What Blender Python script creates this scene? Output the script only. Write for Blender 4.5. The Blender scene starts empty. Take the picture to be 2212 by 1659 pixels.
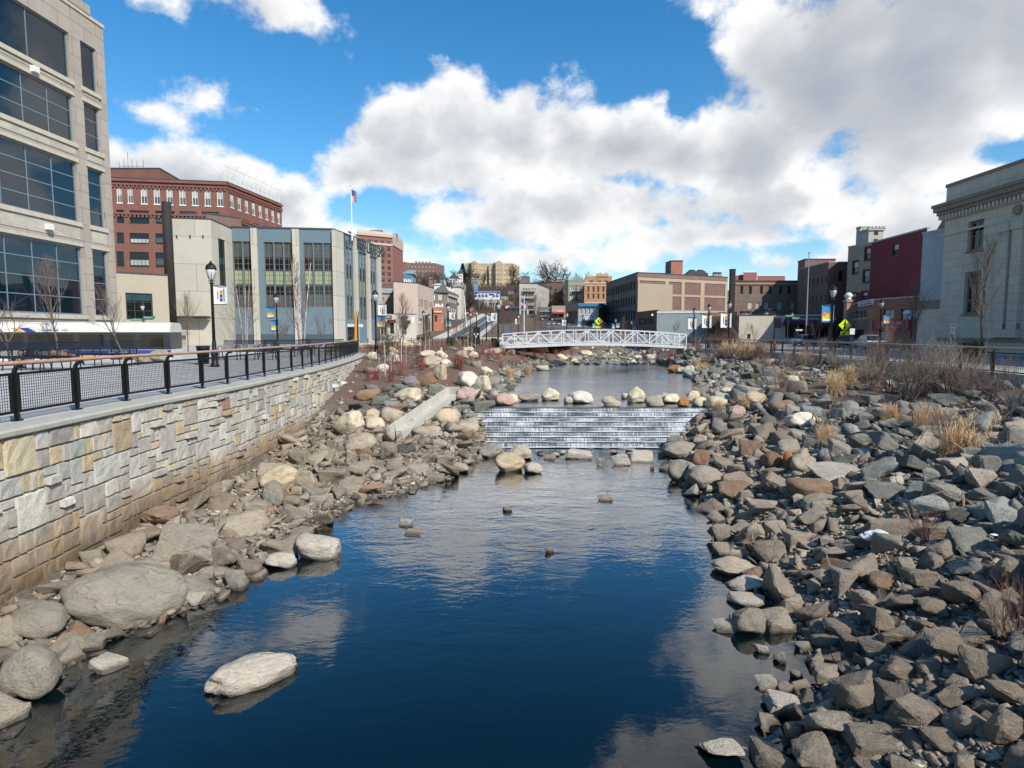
import bpy, bmesh, math, random
import numpy as np
from mathutils import Vector, Matrix, noise
R=math.radians
SC=bpy.context.scene; COL=SC.collection
rng=random.Random(7); nr=np.random.RandomState(7)
# ---------------- camera model (eye 1.6 m above the promenade, pitched slightly down) ----------------
EYE=1.6; FD=1290.0; CX,CY=1106.0,829.5; PIT=math.atan(109.5/FD)
cp,sp=math.cos(PIT),math.sin(PIT)
def ray(X,Y):
    u=(X-CX)/FD; v=(CY-Y)/FD
    return (u, cp+v*sp, v*cp-sp)
def onz(X,Y,z=0.0):
    d=ray(X,Y); t=(z-EYE)/d[2]; return (d[0]*t,d[1]*t,z)
def ony(X,Y,y):
    d=ray(X,Y); t=y/d[1]; return (d[0]*t,y,EYE+d[2]*t)
# ---------------- tagging / linking ----------------
def tag(o,label=None,cat=None,group=None,kind=None):
    if label: o['label']=label
    if cat: o['category']=cat
    if group: o['group']=group
    if kind: o['kind']=kind
    return o
def link(o,parent=None):
    COL.objects.link(o)
    if parent is not None: o.parent=parent
    return o
def empty(name,loc=(0,0,0),rz=0.0,label=None,cat=None,group=None):
    o=bpy.data.objects.new(name,None); o.empty_display_size=.2
    o.location=loc; o.rotation_euler=(0,0,rz); link(o); return tag(o,label,cat,group)
KIDS={}
def copy_tree(o,loc=None,rz=None,sc=None,label=None,group=None,parent=None):
    c=o.copy(); link(c,parent)
    if parent is None:
        if loc is not None: c.location=loc
        if rz is not None: c.rotation_euler=(0,0,rz)
        if sc is not None: c.scale=sc if isinstance(sc,(tuple,list)) else (sc,sc,sc)
        if label: c['label']=label
        if group: c['group']=group
    for ch in list(KIDS.get(o.name,[])):
        cc=copy_tree(ch,parent=c)
        KIDS.setdefault(c.name,[]).append(cc)
    return c
ORG={}
class MB:
    def __init__(s): s.v=[];s.f=[];s.uv=[];s.m=[];s.mi=0
    def add(s,vs,fs,uvs=None):
        b=len(s.v); s.v+= [tuple(p) for p in vs]
        for i,f in enumerate(fs):
            s.f.append(tuple(b+k for k in f)); s.uv.append(uvs[i] if uvs else None); s.m.append(s.mi)
        return s
    def box(s,c,d,M=None):
        x,y,z=d[0]/2,d[1]/2,d[2]/2
        vs=[Vector((a*x,b*y,e*z)) for e in(-1,1) for b in(-1,1) for a in(-1,1)]
        if M is not None: vs=[M@p for p in vs]
        vs=[p+Vector(c) for p in vs]
        return s.add(vs,[(0,2,3,1),(4,5,7,6),(0,1,5,4),(2,6,7,3),(0,4,6,2),(1,3,7,5)])
    def bar(s,a,b,w,h=None):
        a=Vector(a);b=Vector(b);h=h or w;d=b-a;L=d.length
        if L<1e-6: return s
        q=d.to_track_quat('X','Z').to_matrix()
        return s.box((a+b)/2,(L,w,h),q)
    def tube(s,pts,rad,n=6,cap=True):
        pts=[Vector(p) for p in pts]
        if not isinstance(rad,(list,tuple)): rad=[rad]*len(pts)
        rings=[];b=len(s.v);prev=None
        for i,p in enumerate(pts):
            d=(pts[min(i+1,len(pts)-1)]-pts[max(i-1,0)])
            if d.length<1e-9: d=Vector((0,0,1))
            d.normalize()
            if prev is None:
                a=d.orthogonal().normalized()
            else:
                a=(prev-d*prev.dot(d))
                a=a.normalized() if a.length>1e-6 else d.orthogonal().normalized()
            prev=a; c=d.cross(a)
            for k in range(n):
                t=2*math.pi*k/n
                s.v.append(tuple(p+(a*math.cos(t)+c*math.sin(t))*rad[i]))
        for i in range(len(pts)-1):
            for k in range(n):
                k2=(k+1)%n
                s.f.append((b+i*n+k,b+i*n+k2,b+(i+1)*n+k2,b+(i+1)*n+k)); s.uv.append(None); s.m.append(s.mi)
        if cap and n>=3:
            s.f.append(tuple(b+k for k in range(n))[::-1]); s.uv.append(None); s.m.append(s.mi)
            e=b+(len(pts)-1)*n
            s.f.append(tuple(e+k for k in range(n))); s.uv.append(None); s.m.append(s.mi)
        return s
    def lathe(s,prof,c=(0,0,0),n=12):
        b=len(s.v)
        for r,z in prof:
            for k in range(n):
                t=2*math.pi*k/n; s.v.append((c[0]+r*math.cos(t),c[1]+r*math.sin(t),c[2]+z))
        for i in range(len(prof)-1):
            for k in range(n):
                k2=(k+1)%n
                s.f.append((b+i*n+k,b+i*n+k2,b+(i+1)*n+k2,b+(i+1)*n+k)); s.uv.append(None); s.m.append(s.mi)
        s.f.append(tuple(b+k for k in range(n))[::-1]); s.uv.append(None); s.m.append(s.mi)
        e=b+(len(prof)-1)*n
        s.f.append(tuple(e+k for k in range(n))); s.uv.append(None); s.m.append(s.mi)
        return s
    def prism(s,poly,z0,z1):
        n=len(poly)
        vs=[(p[0],p[1],z0) for p in poly]+[(p[0],p[1],z1) for p in poly]
        return s.add(vs,[tuple(range(n))[::-1],tuple(range(n,2*n))]+[(i,(i+1)%n,n+(i+1)%n,n+i) for i in range(n)])
    def build(s,name,mat,parent=None,smooth=False,loc=None):
        me=bpy.data.meshes.new(name); me.from_pydata(s.v,[],s.f)
        if any(u is not None for u in s.uv):
            l=me.uv_layers.new(name='UVMap'); k=0
            for fi,f in enumerate(s.f):
                u=s.uv[fi]
                for j in range(len(f)):
                    l.data[k].uv=u[j] if u else (0,0); k+=1
        mats=mat if isinstance(mat,list) else [mat]
        for m in mats: me.materials.append(m)
        if len(mats)>1: me.polygons.foreach_set('material_index',s.m)
        if smooth: me.polygons.foreach_set('use_smooth',[True]*len(s.f))
        me.update()
        o=bpy.data.objects.new(name,me); link(o,parent)
        if loc: o.location=loc
        if parent is not None: KIDS.setdefault(parent.name,[]).append(o)
        return o
def buildw(mb,name,mat,parent,smooth=False):
    "build a part whose vertices are in world coordinates under a thing standing at ORG"
    o=ORG.get(parent.name)
    if o is None: o=ORG[parent.name]=tuple(parent.location)
    mb.v=[(p[0]-o[0],p[1]-o[1],p[2]-o[2]) for p in mb.v]
    r=mb.build(name,mat,parent,smooth); ORG[r.name]=o
    return r
# ---------------- materials ----------------
MATS={}
def srgb(h):
    if isinstance(h,str):
        h=h.lstrip('#'); c=[int(h[i:i+2],16)/255 for i in(0,2,4)]
    else: c=h
    return tuple((x/12.92 if x<=.04045 else ((x+.055)/1.055)**2.4) for x in c)+(1,)
class NT:
    def __init__(s,m):
        s.t=m.node_tree; s.n=s.t.nodes; s.l=s.t.links
    def new(s,typ,**k):
        n=s.n.new(typ)
        for a,b in k.items():
            if a.startswith('i_'):
                key=a[2:]
                try: n.inputs[int(key)].default_value=b
                except ValueError: n.inputs[key.replace('_',' ')].default_value=b
            else: setattr(n,a,b)
        return n
    def lk(s,a,b): s.l.new(a,b)
    def math(s,op,a,b=None,c=None,clamp=False):
        n=s.n.new('ShaderNodeMath'); n.operation=op; n.use_clamp=clamp
        for i,x in enumerate((a,b,c)):
            if x is None: continue
            if isinstance(x,(int,float)): n.inputs[i].default_value=x
            else: s.l.new(x,n.inputs[i])
        return n.outputs[0]
    def noise(s,vec,scale,detail=4,rough=.55,dist=0):
        n=s.new('ShaderNodeTexNoise'); n.inputs['Scale'].default_value=scale
        n.inputs['Detail'].default_value=detail; n.inputs['Roughness'].default_value=rough; n.inputs['Distortion'].default_value=dist
        if vec is not None: s.lk(vec,n.inputs['Vector'])
        return n.outputs['Fac']
    def ramp(s,fac,stops,interp='LINEAR'):
        n=s.n.new('ShaderNodeValToRGB'); n.color_ramp.interpolation=interp
        e=n.color_ramp.elements
        while len(e)<len(stops): e.new(.5)
        for i,(p,c) in enumerate(stops):
            e[i].position=p; e[i].color=c if len(c)==4 else tuple(c)+(1,)
        s.lk(fac,n.inputs[0]); return n.outputs[0]
    def mix(s,fac,a,b,mode='MIX'):
        n=s.n.new('ShaderNodeMix'); n.data_type='RGBA'; n.blend_type=mode
        for idx,x in ((0,fac),(6,a),(7,b)):
            if isinstance(x,(int,float)): n.inputs[idx].default_value=x
            elif isinstance(x,(tuple,list)): n.inputs[idx].default_value=x
            else: s.lk(x,n.inputs[idx])
        return n.outputs[2]
    def mapr(s,v,a,b,c=0,d=1,smooth=False):
        n=s.n.new('ShaderNodeMapRange'); n.interpolation_type='SMOOTHSTEP' if smooth else 'LINEAR'
        s.lk(v,n.inputs[0])
        for i,x in enumerate((a,b,c,d)): n.inputs[i+1].default_value=x
        return n.outputs[0]
    def bump(s,h,strength=.3,dist=.02,normal=None):
        n=s.n.new('ShaderNodeBump'); n.inputs['Strength'].default_value=strength; n.inputs['Distance'].default_value=dist
        s.lk(h,n.inputs['Height'])
        if normal is not None: s.lk(normal,n.inputs['Normal'])
        return n.outputs[0]
def newmat(name):
    m=bpy.data.materials.new(name); m.use_nodes=True; MATS[name]=m; t=NT(m)
    b=t.n['Principled BSDF']; return m,t,b
def plain(name,col,rough=.7,metal=0,var=.15,scale=1.5,bump=.15,bscale=30,spec=.5,emit=None):
    m,t,b=newmat(name); c=srgb(col)
    tc=t.new('ShaderNodeTexCoord').outputs['Object']
    n=t.noise(tc,scale,5,.65)
    n2=t.noise(tc,scale*9,3,.6)
    k=t.math('ADD',t.math('MULTIPLY',n,.7),t.math('MULTIPLY',n2,.3))
    lo=tuple(x*(1-var) for x in c[:3])+(1,); hi=tuple(min(1,x*(1+var)) for x in c[:3])+(1,)
    t.lk(t.ramp(k,[(.3,lo),(.7,hi)]),b.inputs['Base Color'])
    b.inputs['Roughness'].default_value=rough; b.inputs['Metallic'].default_value=metal
    b.inputs['Specular IOR Level'].default_value=spec
    if bump>0: t.lk(t.bump(t.noise(tc,bscale,4),bump,.01),b.inputs['Normal'])
    if emit: b.inputs['Emission Color'].default_value=c; b.inputs['Emission Strength'].default_value=emit
    return m
def brick(name,c1,c2,mortar,rough=.85,scale=1.0,var=.25,bw=.22,bh=.075,ms=.01):
    m,t,b=newmat(name)
    uv=t.new('ShaderNodeUVMap').outputs[0]
    br=t.new('ShaderNodeTexBrick'); t.lk(uv,br.inputs['Vector'])
    br.inputs['Color1'].default_value=srgb(c1); br.inputs['Color2'].default_value=srgb(c2); br.inputs['Mortar'].default_value=srgb(mortar)
    br.inputs['Scale'].default_value=scale; br.inputs['Brick Width'].default_value=bw; br.inputs['Row Height'].default_value=bh
    br.inputs['Mortar Size'].default_value=ms; br.inputs['Bias'].default_value=0
    n=t.noise(uv,.35,6,.65); n2=t.noise(uv,2.2,4,.6)
    k=t.math('ADD',t.math('MULTIPLY',n,.6),t.math('MULTIPLY',n2,.4))
    v=t.ramp(k,[(.3,(1-var,)*3),(.7,(1+var,)*3)])
    t.lk(t.mix(1.0,br.outputs['Color'],v,'MULTIPLY'),b.inputs['Base Color'])
    b.inputs['Roughness'].default_value=rough
    t.lk(t.bump(br.outputs['Fac'],-.25,.01),b.inputs['Normal'])
    return m
def stain(name,col,streak='#6b6455',rough=.85,amt=.35,joint=None):
    """painted or stone wall: broad mottling, rain streaks, optional block joints"""
    m,t,b=newmat(name); uv=t.new('ShaderNodeUVMap').outputs[0]
    mp=t.new('ShaderNodeMapping'); mp.inputs['Scale'].default_value=(1.3,.12,1); t.lk(uv,mp.inputs[0])
    s1=t.mapr(t.noise(mp.outputs[0],1.2,5,.7),.5,.78,0,amt)
    s2=t.mapr(t.noise(uv,.5,6,.7),.3,.75,-.12,.22)
    f=t.math('ADD',s1,s2,clamp=True)
    c=t.mix(f,srgb(col),srgb(streak))
    n2=t.noise(uv,9,3,.6)
    c=t.mix(t.mapr(n2,.3,.7,0,.18),c,tuple(x*.8 for x in srgb(col)[:3])+(1,))
    h=n2
    if joint:
        br=t.new('ShaderNodeTexBrick'); t.lk(uv,br.inputs['Vector']); br.inputs['Scale'].default_value=1
        br.inputs['Brick Width'].default_value=joint[0]; br.inputs['Row Height'].default_value=joint[1]; br.inputs['Mortar Size'].default_value=joint[2]
        br.inputs['Color1'].default_value=(1,1,1,1); br.inputs['Color2'].default_value=(.9,.9,.9,1); br.inputs['Mortar'].default_value=(.45,.44,.42,1)
        c=t.mix(1.0,c,br.outputs['Color'],'MULTIPLY'); h=br.outputs['Fac']
        t.lk(t.bump(h,-.4,.02),b.inputs['Normal'])
    else: t.lk(t.bump(h,.2,.01),b.inputs['Normal'])
    t.lk(c,b.inputs['Base Color']); b.inputs['Roughness'].default_value=rough
    return m
def glass(name,col,rough=.06,spec=.6,var=.5):
    m,t,b=newmat(name)
    tc=t.new('ShaderNodeTexCoord').outputs['Object']; oi=t.new('ShaderNodeObjectInfo').outputs['Random']
    n=t.noise(tc,.45,3,.6)
    f=t.math('ADD',t.math('MULTIPLY',n,.9),t.math('MULTIPLY',oi,.3))
    c=srgb(col); t.lk(t.ramp(f,[(.35,tuple(x*(1-var) for x in c[:3])),(.85,tuple(min(1,x*(1+var)) for x in c[:3]))]),b.inputs['Base Color'])
    b.inputs['Roughness'].default_value=rough; b.inputs['IOR'].default_value=1.52; b.inputs['Specular IOR Level'].default_value=spec
    t.lk(t.bump(t.noise(tc,.5,2),.05,.05),b.inputs['Normal'])
    return m
M={}
def setup_mats():
    M['black']=plain('black_painted_metal','#17181a',.42,.3,.2,3,.08,60)
    M['rail_wood']=plain('weathered_handrail_wood','#a98a76',.65,0,.25,6,.25,50)
    M['cap']=plain('bluestone_coping','#a3a296',.85,0,.18,3,.5,14)
    M['concrete']=plain('concrete','#b4b0a4',.85,0,.2,1.2,.3,25)
    M['plaza']=plain('grey_paving','#9a9b9d',.85,0,.16,.6,.15,12)
    M['path']=plain('pale_path_paving','#a8a6a1',.9,0,.1,.5,.1,10)
    M['asphalt']=plain('asphalt','#4c4d4f',.9,0,.15,.5,.3,60)
    M['paint']=plain('road_paint','#d8d8d4',.8,0,.1,3,.1,30)
    M['steel']=plain('galvanised_bridge_steel','#d0d3d5',.5,.1,.12,2,.05,30)
    M['bark']=plain('grey_bark','#5f554c',.9,0,.25,4,.4,25)
    M['twig']=plain('bare_twigs','#66574e',.9,0,.25,1.5,0)
    M['twig_r']=plain('reddish_bare_twigs','#745349',.9,0,.3,1.5,0)
    M['twig_d']=plain('dark_bare_twigs','#4a4038',.9,0,.25,.4,0)
    M['red_twig']=plain('red_dogwood_stems','#7f3f33',.6,0,.35,2,0)
    M['straw']=plain('dry_straw_grass','#cdae86',.9,0,.35,1.2,0)
    M['stalk']=plain('dry_grey_stalks','#8c7d70',.9,0,.35,1.2,0)
    M['pine']=plain('evergreen_needles','#3b4a26',.85,0,.45,1.5,0)
    M['conifer']=plain('dark_conifer_needles','#262b20',.9,0,.4,.5,0)
    M['birch']=plain('pale_birch_bark','#b5aaa0',.85,0,.3,6,.2,25)
    M['stake']=plain('wooden_tree_stake','#a08b76',.9,0,.2,4,.2,25)
    M['brick_red']=brick('red_brick','#7a4537','#68392d','#836a5f',bw=.22)
    M['brick_dark']=brick('dark_brown_brick','#74524a','#62453e','#82706a')
    M['brick_brown']=brick('brown_brick','#775a4f','#644b43','#8e7c70')
    M['brick_grey']=brick('grey_brown_brick','#6f655a','#5f564d','#847c70')
    M['brick_hotel']=brick('hotel_red_brick','#855345','#78493d','#8a6c61')
    M['brick_orange']=brick('orange_brick','#ad7650','#9e6a48','#b09474')
    M['brick_rust']=brick('rust_brick','#a85f40','#924e36','#a08070')
    M['brick_apt']=brick('buff_yellow_brick','#b19b74','#a38e69','#b5a488')
    M['stone_a']=stain('office_limestone','#a89e92','#6e675d',.85,.3,(2.4,1.2,.02))
    M['stone_white']=brick('pale_spandrel_brick','#b7b1a4','#aba598','#9b968a',bw=.3,bh=.1)
    M['cream']=stain('cream_stucco','#b7b2a3','#8a8576',.85,.12,(6,3.6,.03))
    M['yellow']=stain('yellow_stucco','#a89f8c','#8a7f68',.85,.2)
    M['blue']=stain('slate_blue_paint','#627680','#4d5c64',.8,.15)
    M['bluebase']=stain('dark_blue_base','#435058','#333b40',.8,.15)
    M['beige']=stain('beige_stucco','#b3a294','#8d7f73',.85,.15)
    M['taupe']=stain('taupe_stucco','#a59689','#7e7268',.85,.15)
    M['tan']=stain('tan_parged_wall','#a3957f','#7d705a',.9,.25)
    M['tanc']=stain('tan_concrete_frame','#aa9a80','#7e7560',.9,.35)
    M['ltblue']=stain('pale_blue_wall','#94a0a2','#70797a',.85,.3)
    M['greyw']=stain('grey_white_wall','#a8a49b','#7d7970',.85,.3)
    M['green_wall']=stain('sage_green_wall','#8c9078','#6b6e5c',.85,.2)
    M['whitewall']=stain('whitewashed_wall','#cbc0ae','#a09686',.85,.25)
    M['white']=plain('white_paint','#d5d5d2',.6,0,.08,1.5,.05,20)
    M['tan_r']=stain('stained_tan_stucco','#9a907b','#6b6152',.9,.45)
    M['maroonwall']=brick('maroon_painted_brick','#7a2c33','#702a2e','#65282c')
    M['siding']=stain('pale_metal_siding','#a9adb0','#84888a',.5,.15,(.25,30,.02))
    M['bankstone']=stain('bank_limestone','#c6bcab','#8b8172',.9,.35,(1.5,.62,.012))
    M['bankdark']=stain('weathered_cornice_stone','#857c6d','#4e483f',.9,.6)
    M['brownw']=stain('brown_shop_wall','#75624e','#54473a',.85,.2)
    M['woodbrown']=plain('brown_shopfront_timber','#5e4535',.8,0,.2,2,.2,20)
    M['slate']=plain('slate_roof','#54564f',.85,0,.25,2,.3,12)
    M['roof']=plain('flat_roof_felt','#5c5a58',.95,0,.2,.5,.2,10)
    M['metalroof']=plain('grey_metal_roof','#8c9597',.5,.2,.15,1,.1,12)
    M['coping']=plain('dark_coping','#3c4244',.6,.2,.15,2,.1,20)
    M['palecoping']=plain('pale_stone_trim','#b6ae9e',.8,0,.15,2,.15,20)
    M['dkgreen']=plain('dark_green_frames','#24352c',.5,0,.15,3,.05,20)
    M['dkframe']=plain('dark_window_frames','#2a2c2e',.5,0,.15,3,.05,20)
    M['grayframe']=plain('bronze_grey_mullions','#6d675f',.55,.2,.15,3,.05,20)
    M['bluefr']=plain('pale_blue_mullions','#7f93a0',.4,.4,.1,3,.05,20)
    M['rust']=plain('rusty_iron','#4b2c22',.85,.1,.35,3,.3,20)
    M['stack']=plain('sooty_steel_stack','#2b2523',.8,.1,.35,1,.3,12)
    M['g_office']=glass('deep_blue_office_glass','#0a1e2a',.03,.8,.4)
    M['g_dark']=glass('dark_window_glass','#16191b',.08,.5,.6)
    M['g_sky']=glass('sky_painted_glass','#7f97a6',.05,.9,.3)  # pale base colour stands in for the reflected sky
    M['g_pale']=glass('pale_blind_behind_glass','#a7a8a4',.25,.5,.25)
    M['g_green']=glass('pale_green_spandrel_glass','#8c9676',.2,.5,.15)
    M['g_grey']=glass('grey_green_glass','#4a5050',.1,.5,.3)
    M['g_teal']=glass('teal_window_glass','#2f4d55',.08,.6,.4)
    M['maroon']=plain('maroon_awning_canvas','#4d1f29',.8,0,.12,2,.1,20)
    M['maroon2']=plain('burgundy_sign_board','#5c1522',.7,0,.12,2,.1,20)
    M['redsign']=plain('red_sign_board','#b43a3e',.6,0,.1,2,.05,20)
    M['cyan']=plain('blue_painted_cornice','#2c6f93',.6,0,.12,2,.05,20)
    M['bannerblue']=plain('banner_blue','#2580b5',.6,0,.1,2,0)
    M['banneryel']=plain('banner_yellow','#c7b13e',.6,0,.15,2,0)
    M['bannerora']=plain('banner_orange','#c4703c',.6,0,.15,2,0)
    M['navy']=plain('navy_blue_paint','#1f3d85',.4,0,.1,2,0)
    M['gold']=plain('golden_yellow_paint','#c98f2a',.4,0,.1,2,0)
    M['buswhite']=plain('white_bus_paint','#cfcdc6',.3,0,.06,1,0)
    M['busdark']=plain('dark_bus_glazing_band','#2c2f33',.25,0,.1,1,0)
    M['rubber']=plain('black_rubber','#1a1a1a',.9,0,.2,3,.1,20)
    M['ora']=plain('orange_painted_steel','#c28a35',.5,0,.15,2,.05,20)
    M['signgreen']=plain('green_street_sign','#2d7a5a',.5,0,.05,2,0)
    M['yelgrn']=plain('fluorescent_yellow_green','#c3d916',.5,0,.03,2,0)
    M['redpaint']=plain('red_hydrant_paint','#a8242b',.45,0,.1,3,0)
    M['greenpaint']=plain('green_iron_paint','#2f6b4a',.5,0,.2,3,.1,20)
    M['bag']=plain('white_plastic_bag','#dfe1e2',.35,0,.05,8,.4,14)
    M['lampglass']=glass('lantern_glass','#b9bcbc',.1,.6,.1)
    M['carblue']=plain('silver_blue_car_paint','#8f9ea6',.25,.4,.05,1,0)
    M['cardark']=plain('dark_blue_car_paint','#1c2636',.2,.3,.05,1,0)
    M['carwhite']=plain('white_car_paint','#c6c8ca',.25,.1,.05,1,0)
    M['red']=plain('red_lens','#a11f24',.3,0,.05,1,0)
    M['benchm']=plain('blue_black_bench_steel','#2b3440',.4,.5,.15,3,.05,30)
    M['pink']=plain('pink_fascia','#8c5a54',.8,0,.15,2,.05,20)
    M['skyblue']=stain('light_blue_clapboard','#7e93a6','#5e6c7a',.8,.15,(9,.3,.02))
setup_mats()
# ---------------- river layout ----------------
WLO,WUP=-3.15,-1.80
WY0,WY1=24.6,27.3            # the weir
def wl_pts(lst,z): return [onz(X,Y,z)[:2] for X,Y in lst]
_L=wl_pts([(-60,1640),(40,1500),(150,1420),(330,1345),(470,1285),(560,1225),(640,1160),(770,1085),(880,1062),(960,1035),(1010,1003),(1048,985)],WLO)
_L2=wl_pts([(1066,868),(1085,845),(1110,830),(1130,802),(1200,790),(1270,772),(1290,764)],WUP)
_R=wl_pts([(1706,1680),(1715,1590),(1770,1500),(1795,1440),(1745,1395),(1700,1350),(1665,1290),(1640,1215),(1590,1180),(1568,1130),(1540,1085),(1475,1050),(1445,985)],WLO)
_R2=wl_pts([(1532,866),(1515,830),(1480,803),(1430,788),(1395,772),(1375,764)],WUP)
def ifn(pts,extra0,extra1):
    pts=sorted(pts,key=lambda p:p[1]); xs=[];ys=[]
    for x,y in [extra0]+pts+[extra1]: xs.append(x); ys.append(y)
    o=np.argsort(ys); return np.array(ys)[o],np.array(xs)[o]
LY,LX=ifn(_L+_L2,(-6.2,-10),(21.0,112)); RY,RX=ifn(_R+_R2,(2.6,-10),(26.0,112))
def XL(y): return np.interp(y,LY,LX)
def XR(y): return np.interp(y,RY,RX)
# left wall face (plan), right railing line (plan)
WALL=[(-8.35,-9),(-8.35,0)]+[onz(X,Y)[:2] for X,Y in [(0,932),(150,901),(300,871),(400,853),(500,836),(580,819),(640,806),(700,793),(750,779),(780,769),(791,762)]]
WALL+=[(WALL[-1][0]-.5,WALL[-1][1]+1.2),(WALL[-1][0]-1.8,WALL[-1][1]+2.0),(WALL[-1][0]-4.5,WALL[-1][1]+2.4)]
WEND=WALL[-4][1]
WALLX=(np.array([p[1] for p in WALL[:-2]]),np.array([p[0] for p in WALL[:-2]]))
def XW(y): return np.interp(y,WALLX[0],WALLX[1])
RRAIL=[(13.5,-8),(15.5,4),(17.3,13),(18.4,21.5),(19.5,30),(20.3,40),(20.5,50),(18.9,60)]
def XRR(y): return np.interp(y,[p[1] for p in RRAIL]+[75,112],[p[0] for p in RRAIL]+[23,34])
BL=([-10,17,21,25,29,33,38,43,50,60,120],[-2.85,-2.8,-2.65,-2.35,-1.85,-1.3,-.85,-.5,-.2,-.05,-.05])
XMB=([19,20,21,22,25,30,35,45,60],[18.5,16.5,14.3,12.9,12.6,14,15.2,17.5,18.5])
def XM(y): return 99 if y<18.5 else float(np.interp(y,*XMB))
def G(x,y):
    """general ground height outside the river corridor"""
    return float(np.interp(y,[-50,80,105,130,200,250,335,420,600,900],[0,0,.4,2.2,8,10,20,31.5,36,40]))
def T(x,y):
    W=float(np.interp(y,[23.2,28.4],[WLO,WUP]))
    xl,xr=float(XL(y)),float(XR(y))
    n=.09*noise.noise(Vector((x*.6,y*.6,3)))+.05*noise.noise(Vector((x*1.9,y*1.9,7)))
    if x<xl:
        l=xl-x
        B=float(np.interp(y,BL[0],BL[1])); steep=float(np.interp(y,[15,24,40],[.13,.42,.30]))
        z=min(W+steep*l,B+.02*l)
        if y<WEND+1.5 and x<XW(y)-.35: z=-.25
        return z+n*(1 if z<-.3 else .3)
    if x>xr:
        r=x-xr
        h=float(np.interp(y,[23.2,28.4],[2.72,1.42])); k=float(np.interp(y,[8,23,30],[.17,.15,.26]))
        z=W+h*(1-math.exp(-r*k))
        if y<62: e=XRR(y)-x; z=max(z,-.28-.30*max(0,e-.4)) if e<4 and y>16 else z
        if y>63: z=max(z,min(G(x,y)-.12,W+.4*r))
        if x>XRR(y)-.05 and y<62: z=-.3
        if y>98: z=max(z,-2.2+(y-98)*.17)
        return z+n
    d=min(x-xl,xr-x)
    if y>97: return max(-2.6,-2.6+(y-97)*.2)+n
    return (W if not(WY0-1<y<WY1+.4) else (WLO if y<WY1+.4 else WUP))-min(1.1,.28*d)+n
def hit(X,Y,tmax=140):
    d=ray(X,Y); t=3.0; pz=None
    while t<tmax:
        x,y,z=d[0]*t,d[1]*t,EYE+d[2]*t
        g=T(x,y)
        if y<WY0 : g=max(g,WLO) if XL(y)<x<XR(y) else g
        elif y>WY1: g=max(g,WUP) if XL(y)<x<XR(y) else g
        if z<g:
            return (x,y,g)
        t+=max(.03,.01*t)
    return (x,y,z)
# ---------------- river bed & banks ----------------
def terrain():
    xs=np.concatenate([np.arange(-16,-10,.6),np.arange(-10,21.5,.22),np.arange(21.5,44,.8)])
    ys=np.concatenate([np.arange(-9,3,.8),np.arange(3,45,.24),np.arange(45,70,.5),np.arange(70,113,1.2)])
    v=[];f=[];mask=[]
    for y in ys:
        for x in xs:
            v.append((x,y,T(x,y)))
            mul=0.0
            if y>24 and x<XL(y)-1.2: mul=min(1,(XL(y)-x-1.2)/1.5)*min(1,(y-26)/6 if y>26 else 0)
            if x>XR(y): mul=min(1,max(0,(x-XM(y)+.8)/1.2))
            mask.append(max(0,mul))
    nx=len(xs)
    for j in range(len(ys)-1):
        for i in range(nx-1):
            a=j*nx+i; f.append((a,a+1,a+nx+1,a+nx))
    me=bpy.data.meshes.new('riverbed'); me.from_pydata(v,[],f)
    at=me.attributes.new('mulch','FLOAT','POINT'); at.data.foreach_set('value',mask)
    me.polygons.foreach_set('use_smooth',[True]*len(f)); me.update()
    m,t,b=newmat('gravel_and_mulch')
    tc=t.new('ShaderNodeTexCoord').outputs['Object']
    a=t.new('ShaderNodeAttribute',attribute_name='mulch').outputs['Fac']
    vo=t.new('ShaderNodeTexVoronoi'); vo.inputs['Scale'].default_value=9; t.lk(tc,vo.inputs[0])
    n=t.noise(tc,6,6,.7); n2=t.noise(tc,.8,4,.6)
    g=t.ramp(n,[(.3,srgb('#4b443b')),(.5,srgb('#6e6658')),(.75,srgb('#938979'))])
    mp=t.new('ShaderNodeMapping'); mp.inputs['Scale'].default_value=(9,34,9); mp.inputs['Rotation'].default_value=(0,0,.5); t.lk(tc,mp.inputs[0])
    nm=t.noise(mp.outputs[0],1.2,5,.75,1.5)
    mu=t.ramp(nm,[(.3,srgb('#40312a')),(.5,srgb('#6a5446')),(.72,srgb('#96806c'))])
    f1=t.math('ADD',a,t.math('MULTIPLY',t.math('SUBTRACT',n2,.5),1.2),clamp=True)
    f2=t.mapr(f1,.35,.6,0,1,True)
    t.lk(t.mix(f2,g,mu),b.inputs['Base Color']); b.inputs['Roughness'].default_value=.95
    h=t.math('ADD',t.math('ADD',n,vo.outputs[0]),nm)
    t.lk(t.bump(h,.7,.06),b.inputs['Normal'])
    me.materials.append(m)
    o=bpy.data.objects.new('riverbed',me); link(o); tag(o,'rocky river bed and sloping gravel and mulch banks','ground',kind='structure')
terrain()
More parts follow.
